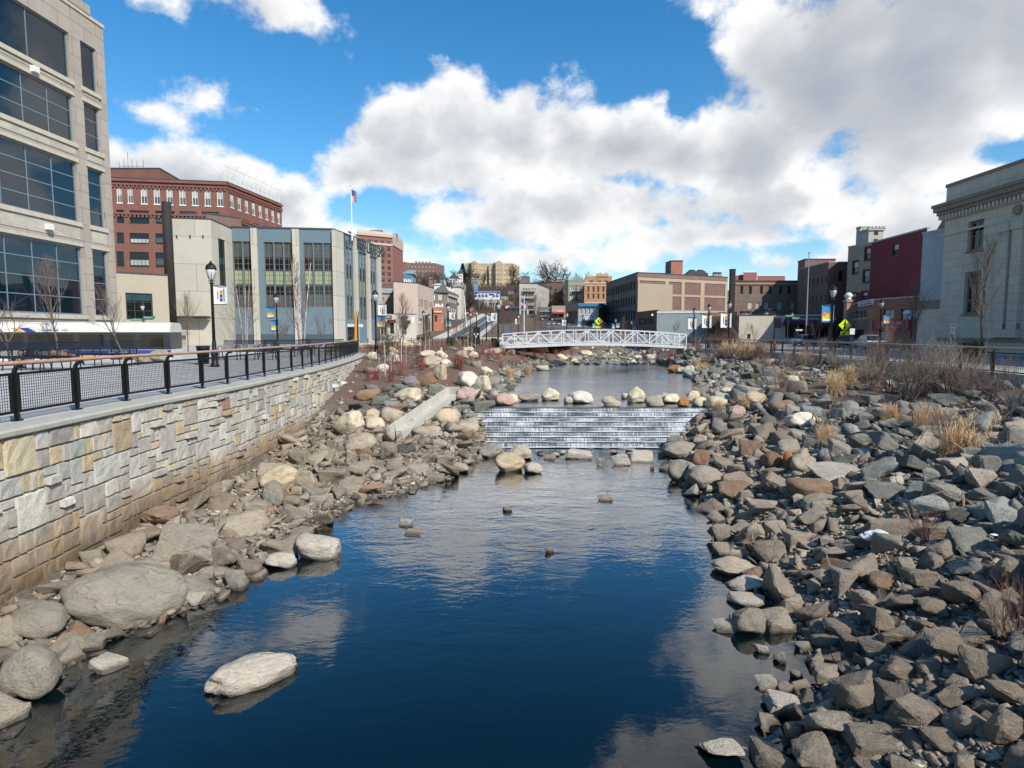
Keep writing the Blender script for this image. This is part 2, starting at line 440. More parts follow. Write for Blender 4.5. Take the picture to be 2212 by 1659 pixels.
# ---------------- water ----------------
def watermat(name,deep,dfac,bs,b1,b2,ro,ior):
    m,t,b=newmat(name); t.n.remove(b); out=t.n['Material Output']
    tc=t.new('ShaderNodeTexCoord').outputs['Object']
    mp=t.new('ShaderNodeMapping'); mp.inputs['Scale'].default_value=(.7,1.3,1); t.lk(tc,mp.inputs[0])
    na=t.noise(mp.outputs[0],bs,3,.55,.4); nb=t.noise(mp.outputs[0],bs*4.5,3,.6,.3); nc=t.noise(tc,.23,2,.5)
    # ripples are stronger towards the weir, calm near the viewer
    sx=t.new('ShaderNodeSeparateXYZ'); t.lk(tc,sx.inputs[0])
    g=t.mapr(sx.outputs[1],b1[0],b1[1],b2[0],b2[1],True)
    g=t.math('MULTIPLY',g,t.mapr(nc,.35,.65,.5,1.4))
    hh=t.math('MULTIPLY',t.math('ADD',t.math('MULTIPLY',na,1.0),t.math('MULTIPLY',nb,.28)),g)
    bp=t.new('ShaderNodeBump'); bp.inputs['Strength'].default_value=1; bp.inputs['Distance'].default_value=.1; t.lk(hh,bp.inputs['Height'])
    gl=t.new('ShaderNodeBsdfGlossy'); gl.inputs['Roughness'].default_value=ro; t.lk(bp.outputs[0],gl.inputs['Normal'])
    tr=t.new('ShaderNodeBsdfTransparent'); tr.inputs[0].default_value=(.42,.50,.46,1)
    df=t.new('ShaderNodeBsdfDiffuse'); df.inputs[0].default_value=deep
    m1=t.new('ShaderNodeMixShader'); m1.inputs[0].default_value=dfac; t.lk(tr.outputs[0],m1.inputs[1]); t.lk(df.outputs[0],m1.inputs[2])
    fr=t.new('ShaderNodeFresnel'); fr.inputs['IOR'].default_value=ior; t.lk(bp.outputs[0],fr.inputs['Normal'])
    m2=t.new('ShaderNodeMixShader'); t.lk(t.math('ADD',t.math('MULTIPLY',fr.outputs[0],.88),t.math('MULTIPLY',t.math('MAXIMUM',t.math('SUBTRACT',fr.outputs[0],.12),0.0),2.4),clamp=True),m2.inputs[0]); t.lk(m1.outputs[0],m2.inputs[1]); t.lk(gl.outputs[0],m2.inputs[2])
    t.lk(m2.outputs[0],out.inputs[0]); return m
def sheet(name,poly,z,mat,label,cat='ground'):
    b=MB(); b.add([(p[0],p[1],z) for p in poly],[tuple(range(len(poly)))],[[(p[0],p[1]) for p in poly]])
    o=b.build(name,mat); return tag(o,label,cat,kind='structure')
sheet('river_water',[(-14,-9),(15,-9),(15,WY0+.1),(-4,WY0+.1),(-14,WY0)],WLO,watermat('deep_pool_water',(.001,.009,.012,1),.55,1.5,(8,24),(.05,.42),.012,1.85),'deep blue pool in the foreground below the weir','water')
sheet('upper_water',[(-4,WY1),(13.5,WY1),(22,60),(42,112),(15,112),(-3,60)],WUP,watermat('upper_pool_water',(.22,.24,.25,1),.7,2.6,(27,50),(.35,.6),.10,2.6),'rippled grey pool above the weir running under the footbridge','water')
# weir steps and falling water
def weir():
    w=empty('weir',(0,(WY0+WY1)/2,WLO),0,'long stepped concrete weir with eight shallow steps across the river','weir')
    N=8; dh=(WUP-WLO-.02)/N; dy=(WY1-WY0)/N; x0,x1=-2.2,10.2
    b=MB(); xs=np.arange(x0,x1+.01,.12)
    for i in range(N):
        y=WY0+dy*i; z=WLO+dh*(i+1)-.02
        b.box(((x0+x1)/2,(y+WY1+.4)/2,z-dh/2),(x1-x0,WY1+.4-y,dh*.98))
    buildw(b,'concrete_steps',M['wetcon'],w)
    # sheet of water following the steps
    m,t,bs=newmat('falling_water'); 
    tc=t.new('ShaderNodeTexCoord').outputs['Object']
    mp=t.new('ShaderNodeMapping'); mp.inputs['Scale'].default_value=(24,1.0,1.4); t.lk(tc,mp.inputs[0])
    n=t.noise(mp.outputs[0],1.3,5,.75,.4); n2=t.noise(tc,.7,4,.65)
    at=t.new('ShaderNodeAttribute',attribute_name='foam').outputs['Fac']
    k=t.math('ADD',t.math('MULTIPLY',n,1.25),t.math('ADD',t.math('MULTIPLY',n2,.35),at))
    f=t.mapr(k,.66,1.08,0,1,True)
    t.lk(t.mix(f,srgb('#3d4345'),srgb('#cdd2d5')),bs.inputs['Base Color'])
    t.lk(t.mapr(f,0,1,.08,.6),bs.inputs['Roughness']); t.lk(t.bump(n,.5,.05),bs.inputs['Normal'])
    v=[];f_=[];fm=[]
    rows=[]
    for i in range(N):                       # from the top lip downwards
        z=WUP-dh*i; y=WY1-dy*i
        y-=dy; rows+= [(y+dy*.6 if i else y+dy+.35,z+.012,-.4 if i==0 else -.4),(y-dy*.0,z+.015,-.3),(y-.05,z-.01,.02),(y-.085,z-dh*.45,-.09),(y-.10,z-dh*.85,-.02),(y-.13,z-dh+.04,.45),(y-.19,z-dh+.03,.45),(y-.22,z-dh+.015,-.25)]
    for j,(y,z,fo) in enumerate(rows):
        for x in xs:
            q=noise.noise(Vector((x*1.3,j*.4,1)))*.035+noise.noise(Vector((x*7,j*1.3,5)))*.012
            v.append((x,y+q,z+q*.6)); fm.append(fo+.26*noise.noise(Vector((x*.9,j*.12,9))))
    nx=len(xs)
    for j in range(len(rows)-1):
        for i in range(nx-1):
            a=j*nx+i; f_.append((a,a+nx,a+nx+1,a+1))
    me=bpy.data.meshes.new('falling_water'); me.from_pydata(v,[],f_); A=me.attributes.new('foam','FLOAT','POINT'); A.data.foreach_set('value',fm)
    me.polygons.foreach_set('use_smooth',[True]*len(f_)); me.materials.append(m)
    o=bpy.data.objects.new('falling_water',me); link(o); tag(o,'thin white water running down over the stepped weir','water',kind='structure')
    # foam churned up at the foot
    b=MB(); xs2=np.arange(x0,7.4,.14); y0=WY0
    for i in range(len(xs2)-1):
        xa,xb=xs2[i],xs2[i+1]
        wa=.16+.2*abs(noise.noise(Vector((xa*1.4,2,2)))); wb=.16+.2*abs(noise.noise(Vector((xb*1.4,2,2))))
        b.add([(xa,y0-wa,WLO+.006),(xb,y0-wb,WLO+.006),(xb,y0-.02,WLO+.05),(xa,y0-.02,WLO+.05)],[(0,1,2,3)])
    tag(b.build('foam',MATS['foam'] if 'foam' in MATS else plain('foam','#cfd4d6',.7,0,.35,9,.6,14)),'white foam line churning at the foot of the weir','foam',kind='stuff')
M['wetcon']=plain('wet_dark_concrete','#2c2c29',.3,0,.3,2,.3,20)
weir()
# ---------------- rocks ----------------
def rockmat(name,attr=False):
    m,t,b=newmat(name)
    tc=t.new('ShaderNodeTexCoord').outputs['Object']
    if attr: c0=t.new('ShaderNodeAttribute',attribute_name='col').outputs['Color']; vec=tc
    else:
        oi=t.new('ShaderNodeObjectInfo'); c0=oi.outputs['Color']
        vec=t.new('ShaderNodeVectorMath',operation='ADD'); t.lk(tc,vec.inputs[0])
        sc=t.math('MULTIPLY',oi.outputs['Random'],37.0); cb=t.new('ShaderNodeCombineXYZ'); t.lk(sc,cb.inputs[0]); t.lk(sc,cb.inputs[2]); t.lk(cb.outputs[0],vec.inputs[1]); vec=vec.outputs[0]
    k=1.0
    n1=t.noise(vec,2.2,6,.7); n2=t.noise(vec,16,5,.7)
    mp=t.new('ShaderNodeMapping'); mp.inputs['Scale'].default_value=(1.5,2,9); mp.inputs['Rotation'].default_value=(.3,.2,0); t.lk(vec,mp.inputs[0])
    n3=t.noise(mp.outputs[0],1.6,5,.7,1)
    f=t.math('ADD',t.math('ADD',t.math('MULTIPLY',n1,.45),t.math('MULTIPLY',n2,.3)),t.math('MULTIPLY',n3,.25))
    v=t.ramp(f,[(.32,(.5,.49,.47)),(.5,(1,1,1)),(.68,(1.38,1.36,1.32))])
    c=t.mix(1.0,c0,v,'MULTIPLY')
    vo=t.new('ShaderNodeTexVoronoi',feature='DISTANCE_TO_EDGE'); vo.inputs['Scale'].default_value=2.0; 
    dv=t.new('ShaderNodeVectorMath',operation='ADD'); t.lk(vec,dv.inputs[0])
    nn=t.new('ShaderNodeTexNoise'); nn.inputs['Scale'].default_value=3; t.lk(vec,nn.inputs[0]); t.lk(nn.outputs['Color'],dv.inputs[1]); t.lk(dv.outputs[0],vo.inputs[0])
    crack=t.mapr(vo.outputs[0],0,.025,.0,1)
    cm=t.mapr(n1,.52,.6,1,0); cr=t.math('MAXIMUM',crack,cm,clamp=True)
    c=t.mix(t.mapr(cr,0,1,.35,0),c,(.03,.027,.022,1))
    # damp dark rim just above the river level (wet stone)
    ge=t.new('ShaderNodeNewGeometry'); sx=t.new('ShaderNodeSeparateXYZ'); t.lk(ge.outputs['Position'],sx.inputs[0])
    def wet(level,y0,y1):
        inr=t.math('MULTIPLY',t.math('GREATER_THAN',sx.outputs[1],y0),t.math('LESS_THAN',sx.outputs[1],y1))
        lv=t.math('SUBTRACT',sx.outputs[2],level); lv=t.math('ADD',lv,t.math('MULTIPLY',t.math('SUBTRACT',n1,.5),.12))
        return t.math('MULTIPLY',inr,t.mapr(lv,.03,.09,1,0))
    w=t.math('ADD',wet(WLO,-20,WY0+.3),wet(WUP,WY1-.2,200),clamp=True)
    c=t.mix(t.math('MULTIPLY',w,.72),c,(.018,.014,.01,1))
    t.lk(c,b.inputs['Base Color']); t.lk(t.mapr(w,0,1,.88,.35),b.inputs['Roughness'])
    h=t.math('ADD',t.math('ADD',t.math('MULTIPLY',n1,.9),t.math('MULTIPLY',n2,.6)),t.math('ADD',t.math('MULTIPLY',n3,.25),t.math('MULTIPLY',cr,.25)))
    t.lk(t.bump(h,1.0,.06),b.inputs['Normal'])
    return m
ROCK=rockmat('weathered_stone'); ROCKA=rockmat('loose_stone',True)
def hullrock(seed,hq=True,box=.55,flat=1.0):
    r=random.Random(seed); bm=bmesh.new()
    n=r.randint(9,13)
    for i in range(n):
        p=Vector([r.uniform(-1,1) for _ in range(3)])
        if r.random()<box: p=Vector([math.copysign(r.uniform(.62,.95),c) for c in p])
        else: p=p.normalized()*r.uniform(.75,1.0)
        bm.verts.new((p.x*.5,p.y*.5,p.z*.5*flat))
    ret=bmesh.ops.convex_hull(bm,input=bm.verts)
    bmesh.ops.delete(bm,geom=[g for g in ret['geom_interior'] if isinstance(g,bmesh.types.BMVert)],context='VERTS')
    bmesh.ops.dissolve_limit(bm,angle_limit=R(14),verts=bm.verts,edges=bm.edges)
    if hq:
        bmesh.ops.bevel(bm,geom=list(bm.edges)+list(bm.verts),offset=.035+.03*r.random(),segments=1,affect='EDGES')
        bmesh.ops.triangulate(bm,faces=bm.faces)
        for _ in range(3):
            es=[e for e in bm.edges if e.calc_length()>.13]
            if not es: break
            bmesh.ops.subdivide_edges(bm,edges=es,cuts=1)
            bmesh.ops.triangulate(bm,faces=[f for f in bm.faces if len(f.verts)>3])
        bm.normal_update(); o=Vector((seed*3.1,seed*.7,1))
        for v in bm.verts:
            q=v.co*2.3+o; k=noise.noise(q)*.05+noise.noise(q*3.1)*.032+noise.noise(q*8)*.013
            v.co+=v.normal*k
    else:
        bmesh.ops.bevel(bm,geom=list(bm.edges)+list(bm.verts),offset=.045,segments=1,affect='EDGES')
    bmesh.ops.triangulate(bm,faces=[f for f in bm.faces if len(f.verts)>3])
    me=bpy.data.meshes.new('rock'); bm.to_mesh(me); bm.free(); me.materials.append(ROCK)
    if hq:
        me.polygons.foreach_set('use_smooth',[True]*len(me.polygons))
        bpy_smooth(me,26)
    return me
def bpy_smooth(me,deg):
    bm=bmesh.new(); bm.from_mesh(me)
    for e in bm.edges:
        e.smooth = not (len(e.link_faces)==2 and e.calc_face_angle(0)>R(deg))
    bm.to_mesh(me); bm.free()
def boulder(seed,sub=4,rough=1.0,cuts=3,flat=1.0):
    r=random.Random(seed*17+3); bm=bmesh.new()
    bmesh.ops.create_icosphere(bm,subdivisions=sub,radius=.5)
    pl=[]
    for i in range(cuts):
        n=Vector([r.gauss(0,1) for _ in range(3)]).normalized(); pl.append((n,r.uniform(.30,.40)))
    o=Vector((seed*5.3,seed*1.7,2))
    for v in bm.verts:
        p=v.co.copy(); d=p.normalized()
        # squarish super-ellipsoid
        e=.82; m=(abs(d.x)**(2/e)+abs(d.y)**(2/e)+abs(d.z)**(2/e))**(-e/2)
        p=d*m*.5
        for n,h in pl:
            s=p.dot(n)
            if s>h: p-=n*(s-h)*.8
        q=d*1.1+o
        p+=d*(noise.noise(q)*.10+noise.noise(q*2.4)*.045+noise.noise(q*6)*.016*rough+noise.noise(q*15)*.007*rough)
        v.co=Vector((p.x,p.y,p.z*flat))
    me=bpy.data.meshes.new('boulder'); bm.to_mesh(me); bm.free(); me.materials.append(ROCK)
    me.polygons.foreach_set('use_smooth',[True]*len(me.polygons)); return me
BOUL=[boulder(i,4,1.0,3+i%4) for i in range(9)]
ANG=[hullrock(i+1,True,.6 if i%2 else .3) for i in range(14)]
ANGL=[hullrock(i+40,False) for i in range(14)]
SLAB=[hullrock(i+80,True,.95,1.0) for i in range(4)]
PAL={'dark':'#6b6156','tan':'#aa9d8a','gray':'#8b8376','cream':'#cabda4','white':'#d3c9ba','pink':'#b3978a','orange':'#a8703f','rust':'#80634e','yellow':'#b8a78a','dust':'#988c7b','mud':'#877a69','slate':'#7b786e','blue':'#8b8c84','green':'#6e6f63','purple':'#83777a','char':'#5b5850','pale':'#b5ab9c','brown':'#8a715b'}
WORD={'dark':'shade darkened muddy','tan':'tan','gray':'grey','cream':'cream','white':'off white','pink':'pinkish','orange':'orange','rust':'rusty brown','yellow':'yellow tan','dust':'dusty brown','mud':'mud coated brown','slate':'slate grey','blue':'pale blue grey','green':'dark greenish','purple':'purplish speckled','char':'charcoal','pale':'pale beige','brown':'brown'}
HERO=[]   # footprint circles x,y,r
ROCKREG={}
ORD=['first','second','third','fourth','fifth','sixth','seventh','eighth','ninth','tenth','eleventh','twelfth','thirteenth','fourteenth','fifteenth','sixteenth','seventeenth','eighteenth','nineteenth','twentieth']
def place(X,Yb,w,h,col,kind,region,rot=0.0,deep=.2,shape=''):
    """X,Yb: where its base meets the ground in the photograph; w,h: its extent there"""
    x,y,z=hit(X,Yb-min(h*.12,4)); 
    s=FD/math.sqrt(x*x*0+y*y)
    W=w/s; H=h/s
    D=W*.8 if kind=='b' else W*.75
    inc=(EYE-z)/y
    H=max(.12,(H-D*inc*.5)*.95) if H>D*inc*.65 else H*.62
    k=len(HERO)
    me=(BOUL if kind=='b' else SLAB if kind=='s' else ANG)
    me=me[(k*5+int(X))%len(me)]
    o=bpy.data.objects.new('boulder' if kind=='b' else 'rock',me); link(o)
    sf=1.06 if kind=='b' else 1.12
    o.scale=(W*sf,D*sf,H*sf*(1+deep))
    q=Matrix.Rotation(-R(rot),4,'Y')
    if kind!='b': q=q@Matrix.Rotation(rng.uniform(-.25,.25),4,'Z')
    o.rotation_euler=q.to_euler()
    o.location=(x,y+D*.42,z+H*(.5-deep*.45))
    c=srgb(PAL[col]); jt=rng.uniform(.9,1.08); o.color=(c[0]*jt,c[1]*jt,c[2]*jt*rng.uniform(.96,1.02),1)
    size='large' if W>1.15 else 'small' if W<.5 else 'medium'
    shp=shape or ('rounded boulder' if kind=='b' else 'flat slab' if kind=='s' else 'angular rock')
    HERO.append((x,y+D*.42,max(W,D)*.45))
    ROCKREG.setdefault((region,),[]).append((X,Yb,o,size,WORD[col],shp))
    return o
A='standing in the pool by the left bank'; 
HD="""L near the left wall
230 1372 225 150 gray b -8
52 1392 122 88 gray b 4
38 1522 118 132 gray b 5
220 1463 74 42 pale s -14
386 1300 120 56 gray b -14
494 1282 70 62 gray a 0
412 1312 50 36 pale a 0
262 1300 150 75 dust s -6
372 1228 150 82 dust s -12
440 1212 80 40 dust a 0
505 1168 105 60 dust s 8
602 1238 64 42 pale b -8
682 1217 97 60 pale b -12
648 1166 50 24 dust s 0
545 1130 62 52 dust a 0
620 1108 60 40 mud a 0
597 1068 82 58 yellow b 8
584 1104 48 56 gray b 0
655 1062 60 50 dust a 0
715 1052 60 44 mud a 0
690 1100 52 30 dust a 0
770 1040 62 38 dust a 0
750 1075 66 34 dust s -4
640 1012 50 40 mud a 0
700 1002 46 32 mud a 0
60 1345 90 60 gray a 0
130 1425 84 34 dust s -18
185 1412 60 36 gray s -8
110 1300 70 44 mud a 0
C below the concrete channel
752 934 63 43 cream b 14
771 984 73 42 tan b 20
802 913 34 25 yellow b 0
806 938 43 30 cream b 6
842 922 48 40 tan b 0
923 949 62 28 tan b 0
964 924 46 39 yellow b 6
1007 944 49 32 tan b 0
832 1002 54 52 mud a 0
878 985 40 26 char a 0
921 1008 40 32 dust a 0
960 1016 40 34 dust a 0
898 1030 54 26 dust s -6
850 1040 54 30 dust a 0
1000 985 44 28 mud a 0
1060 995 52 31 gray b 4
946 985 50 30 dust a 0
1028 985 30 20 dust a 0
790 1012 44 34 dust a 0
715 975 36 28 mud a 0
940 1045 40 18 dust s 0
I above the concrete channel
881 873 62 31 cream b 4
788 872 54 30 brown b 16
888 840 40 25 purple b 0
918 841 46 31 rust b 18
951 826 31 35 yellow b 0
933 797 42 26 tan b 0
1010 842 46 33 white b -20
1044 850 38 36 cream b 10
1006 874 42 33 pink b 0
1032 865 22 22 cream b 0
1042 905 50 40 green a 0
1030 890 40 24 char a 0
990 902 44 26 slate a 0
760 900 40 30 char a 0
820 880 44 26 green a 0
800 852 34 22 slate a 0
858 900 40 26 brown a 0
860 850 34 22 green a 0
940 858 34 26 slate a 0
1060 876 30 22 char a 0
M on the left mulch slope
845 788 30 23 white b 6
826 806 26 16 white b 0
800 808 36 14 gray b 0
802 779 24 17 cream b 0
846 765 24 14 cream b 0
923 774 34 16 cream b 0
953 778 26 18 cream b 0
998 776 27 17 tan b 0
1021 777 23 15 cream b 0
965 796 30 18 white b 0
1050 808 26 14 cream b 0
1030 797 22 16 gray b 0
1012 762 22 10 cream b 0
1063 770 36 14 pink b 0
985 762 22 10 gray b 0
1085 752 30 13 cream b 0
1120 752 30 13 tan b 0
1150 756 26 12 cream b 0
1105 768 20 12 gray b 0
1170 762 32 14 cream b 0
880 752 24 12 cream b 0
W atop the weir
1087 881 43 27 pink b 0
1071 871 25 25 tan b 0
1106 875 24 22 cream b 0
1143 870 48 20 gray b 0
1188 870 39 28 cream b 0
1229 874 20 18 cream b 0
1255 876 50 27 white b 0
1320 884 43 25 tan b 0
1375 875 38 35 cream b -8
1353 864 18 14 cream b 0
1416 889 38 27 tan b 8
1452 876 34 23 cream b 0
1436 864 24 14 pale b 0
1478 885 22 22 orange b 0
1500 868 26 22 cream b 0
1518 891 36 30 cream b 0
1552 889 43 34 cream b 0
1492 872 22 16 yellow b 0
P by the upper pool
1201 791 30 10 pale b 0
1173 802 28 12 pale b 0
1245 780 26 10 gray b 0
1214 779 24 12 cream b 0
1265 771 28 12 cream b 0
1461 807 31 17 orange b 0
1492 814 26 22 cream b 0
1472 808 18 14 pale b 0
1576 856 38 18 cream b 0
1541 840 24 16 cream b 0
1600 836 24 16 pale b 0
1378 776 18 8 cream b 0
1405 778 22 11 tan b 0
1432 787 24 14 brown b 0
B at the weir foot
1120 1000 54 36 tan b 0
1101 1025 66 44 yellow b -10
1151 1027 38 25 pale b 0
1188 997 28 14 dust s 14
1199 988 18 10 pale b 0
1253 995 60 20 pale s -8
1324 984 24 11 dust a 0
1298 1006 18 16 dust a 0
1341 1010 40 24 pale s 10
1390 1004 50 30 pale s 0
1362 984 26 14 pale a 0
1216 984 12 9 pale b 0
1409 1016 10 10 gray a 0
1165 984 16 8 char a 0
1096 1107 20 7 dust b 0
1306 1085 34 8 dust s 0
873 1143 34 14 pale s -6
890 1162 36 11 dust s 0
1186 1200 20 10 brown b 0
R right of the weir
1465 970 42 26 gray b 0
1477 1000 78 40 gray b 0
1518 970 34 26 tan b 0
1516 1016 40 44 rust b 0
1477 1048 62 49 gray b 4
1529 1070 76 56 gray b -4
1550 1000 34 22 dust a 0
1595 905 38 27 pink b -10
1637 879 46 30 yellow b -8
1697 900 54 34 brown b 0
1714 836 28 26 cream b 18
1737 930 58 38 white b 0
1672 1021 42 38 rust b 0
1710 1021 36 43 orange b 0
1742 1027 56 43 tan b 0
1790 1009 44 36 purple b 0
1818 1046 116 38 pale s 0
1765 1082 96 50 brown b -4
1560 945 34 24 green a 0
1590 935 40 26 char a 0
1560 918 34 24 char a 0
1625 992 42 42 brown a 0
1600 960 50 22 dust a 0
1640 940 46 30 mud a 0
1656 905 34 22 slate a 0
1780 895 48 32 blue a 0
1840 905 66 40 blue a 0
1800 955 60 34 slate a 0
1875 925 56 34 slate a 0
1860 975 54 38 slate a 0
1920 915 60 36 blue a 0
1965 856 42 24 blue a 0
1890 880 46 24 slate a 0
U below the right dry shrubs
1907 1047 70 56 blue a 0
1986 1094 50 50 blue a 0
2060 1104 84 66 gray a 0
2017 1051 56 42 blue a 0
2146 1030 66 54 slate a 0
2200 972 62 58 slate a 0
2128 969 40 26 brown b 0
2098 1005 54 40 slate a 0
1960 1005 52 36 slate a 0
2090 940 64 26 slate s 0
2000 945 50 26 blue a 0
2010 900 60 26 slate s 0
1940 965 44 30 slate a 0
2060 880 70 26 green s 0
2150 905 60 30 slate s 0
1930 1085 96 34 slate s 0
2140 1090 70 40 slate a 0
2195 1085 50 46 slate a 0
2100 870 50 24 green a 0
2040 845 40 20 slate a 0
D on the lower right bank
1957 1177 112 46 mud s 4
2050 1170 90 44 mud a 0
1905 1170 60 50 mud a 0
2120 1200 90 54 slate s 0
1802 1232 60 48 dust a 0
1918 1287 64 40 brown b 6
2008 1281 94 62 mud a 0
1942 1406 80 54 mud a 0
1792 1403 56 31 mud b 6
1832 1384 76 38 mud b 0
1942 1483 80 64 mud a 0
1809 1630 140 100 dust a -6
1990 1596 118 112 mud a 0
2101 1318 90 72 mud a 0
2174 1628 88 104 mud a 0
1870 1560 84 96 mud a 0
2060 1440 100 74 mud a 0
2150 1480 90 86 mud a 0
1880 1330 60 64 dust a 0
1830 1300 54 70 dust a 0
1960 1340 76 54 mud a 0
1900 1425 70 40 mud s 0
2030 1350 76 50 mud a 0
2185 1270 80 74 mud a 0
2170 1390 90 66 mud a 0
1730 1190 64 44 dust a 0
1650 1130 62 44 dust a 0
1690 1165 56 38 dust a 0
1870 1195 74 40 mud a 0
1760 1140 62 40 dust a 0
1840 1130 56 36 mud a 0
1620 1090 46 30 dust a 0
1730 1105 54 36 dust a 0
1870 1100 60 36 mud a 0
1790 1195 54 34 dust a 0
2080 1540 90 66 mud a 0
1910 1645 120 60 mud s 0
2060 1640 90 60 mud a 0
2200 1540 90 70 mud a 0
1720 1340 60 56 dust a 0
1760 1300 50 50 dust a 0
E at the right waterline
1564 1213 43 36 dust a 0
1594 1253 102 46 tan b -10
1616 1285 84 34 pale b 6
1621 1318 76 34 pale b 0
1626 1380 68 70 gray b 0
1567 1376 52 28 pale s 0
1649 1418 38 30 pale a 0
1696 1376 98 54 dust s 0
1709 1553 92 48 pale s -12
1722 1617 44 56 dust b 0
1672 1590 60 34 dust s -20
1562 1664 112 46 pale a 0
1660 1500 52 24 pale s 0
1700 1505 36 22 dust b 0
1740 1510 44 20 dust s 8
1800 1490 76 50 dust s -6
1770 1450 44 34 dust a 0
1745 1420 40 26 dust a 0
1790 1560 60 40 dust a 0
1640 1200 40 26 dust a 0
1600 1160 44 28 dust a 0
1590 1120 48 24 dust s 0
1725 1480 30 24 dust a 0
1690 1440 30 22 dust b 0
X alone in the foreground pool
"""
def lone():
    a=Vector(onz(462,1502,WLO)); c=Vector(onz(652,1425,WLO)); d=c-a; o=bpy.data.objects.new('boulder',boulder(31,5,1.3,5)); link(o)
    o.scale=(d.length*1.12,.62,.46); o.rotation_euler=(0,.03,math.atan2(d.y,d.x)); m=(a+c)/2; o.location=(m.x,m.y,WLO+.07); o.color=srgb('#b9ad9c'); HERO.append((m.x,m.y,.6)); tag(o,'long pale boulder lying alone in the foreground pool','boulder','boulders and rocks of the river banks')
lone()
REGN={}
reg=None
for ln in HD.strip().split('\n'):
    if ln[0].isalpha(): reg=ln[2:]; continue
    a=ln.split(); place(float(a[0]),float(a[1]),float(a[2]),float(a[3]),a[4],a[5],reg,float(a[6]))
for (region,),L in ROCKREG.items():
    by={}
    for it in L: by.setdefault((it[3],it[4],it[5]),[]).append(it)
    for (size,colr,shp),its in by.items():
        its.sort(key=lambda q:q[0])
        for i,it in enumerate(its):
            lab=f"{size} {colr} {shp} {region}"
            if len(its)>1: lab+= f", {ORD[i]} such from the left"
            tag(it[2],lab,'boulder' if shp=='rounded boulder' else 'rock','boulders and rocks of the river banks')
# ---- scattered riprap: the largest in view are things of their own, the rest one heap ----
def inview(x,y,z):
    yc=y*cp-(z-EYE)*sp; zc=y*sp+(z-EYE)*cp
    if yc<1: return None
    X=CX+FD*x/yc; Y=CY-FD*zc/yc
    return (X,Y,yc) if -60<X<2272 and -20<Y<1740 else None
def scatter():
    cell={}; out=[]
    def ok(x,y,r,f):
        i,j=int(x//1.2),int(y//1.2)
        for a in(-1,0,1):
            for b in(-1,0,1):
                for (px,py,pr) in cell.get((i+a,j+b),()):
                    if (px-x)**2+(py-y)**2<((pr+r)*f)**2: return False
        return True
    for h in HERO: cell.setdefault((int(h[0]//1.2),int(h[1]//1.2)),[]).append((h[0],h[1],h[2]*1.0))
    hero2=dict(cell)
    for (tries,smin,smax,f,zo) in ((2600,.50,.95,.8,.10),(9000,.28,.52,.74,.08),(14000,.18,.32,.74,.05),(26000,.10,.2,.8,.03)):
        for _ in range(tries):
            if rng.random()<.62: y=3.2+rng.random()**1.5*60
            else: y=rng.uniform(3.2,66)
            side=rng.random()<.70
            if side: x=float(XR(y))+rng.random()**1.15*min(14.0,XRR(y)-XR(y))-.25
            else:
                lim=float(XL(y)-XW(y)) if y<WEND+1 else 9.0
                x=float(XL(y))-rng.random()*lim+.3
            if y>62 and abs(x-(XR(y)if side else XL(y)))>4: continue
            if 24.2<y<27.6 and XL(y)+.2<x<XR(y)-.2: continue
            r=x-XR(y) if side else XL(y)-x
            # mulch areas carry few stones
            if side and y>15:
                if x>XM(y)-.4+.7*math.sin(y*2.1) and rng.random()<.95: continue
            if side and y<=15 and r>11 and rng.random()<.4: continue
            if not side and y>27 and r>1.5+ (4 if y<32 else 0) and rng.random()<.96: continue
            s=rng.uniform(smin,smax)*(1.0 if side else .85)
            if smax>.8 and side and y<11: s*=.95
            if x<XW(y)+s*.5 and y<WEND+1 and not side: continue
            rr=s*.5
            if not ok(x,y,rr,f): continue
            cell.setdefault((int(x//1.2),int(y//1.2)),[]).append((x,y,rr))
            z=T(x,y)+zo*s+.10*s
            # colour by height above the tide line: dusty below, clean blue grey above
            hi=(z+2.0+.35*noise.noise(Vector((x*.4,y*.4,0)))) if side or y<30 else 1
            u=rng.random()
            if hi>0: c=('slate' if u<.27 else 'blue' if u<.45 else 'green' if u<.6 else 'char' if u<.7 else 'gray' if u<.84 else 'dust' if u<.94 else 'tan')
            elif side and y<9.5: c=('mud' if u<.7 else 'dark')  # nearest right bank: corner shade put into the colour as darker muddy tones
            else: c=('dust' if u<.45 else 'mud' if u<.85 else 'gray' if u<.95 else 'brown')
            out.append([x,y,z,s,c])
    return out
SCAT=scatter()
sc2=[]
for it in SCAT:
    v=inview(it[0],it[1],it[2]); it.append(0 if v is None else it[3]/v[2]); it.append(v)
SCAT.sort(key=lambda q:-q[5])
NHR=sum(1 for L in ROCKREG.values() for q in L if q[5]!='rounded boulder')
NI=max(60,299-NHR)
def rockxf():
    return Matrix.Rotation(rng.uniform(0,6.28),4,'Z')@Matrix.Rotation(rng.gauss(0,.3),4,'X')@Matrix.Rotation(rng.gauss(0,.3),4,'Y')
LMK=[('the white plastic bag',(1893,1192)),('the pale flat slab',(1818,1046)),('the orange bank boulder',(1710,1021)),('the long tan boulder',(1594,1253)),('the channel low end',(860,945)),('the big left boulder',(230,1372)),('the weir right end',(1540,900)),('the white granite boulder',(1737,930)),('the largest grass clump',(2060,980)),('the lower right corner',(2180,1640)),('the yellow wall boulder',(597,1068)),('the wall lights',(725,830)),('the grey waterline boulder',(1626,1380)),('the small thorny shrub',(2180,1400)),('the big bottom rock',(1809,1630))]
groups={}
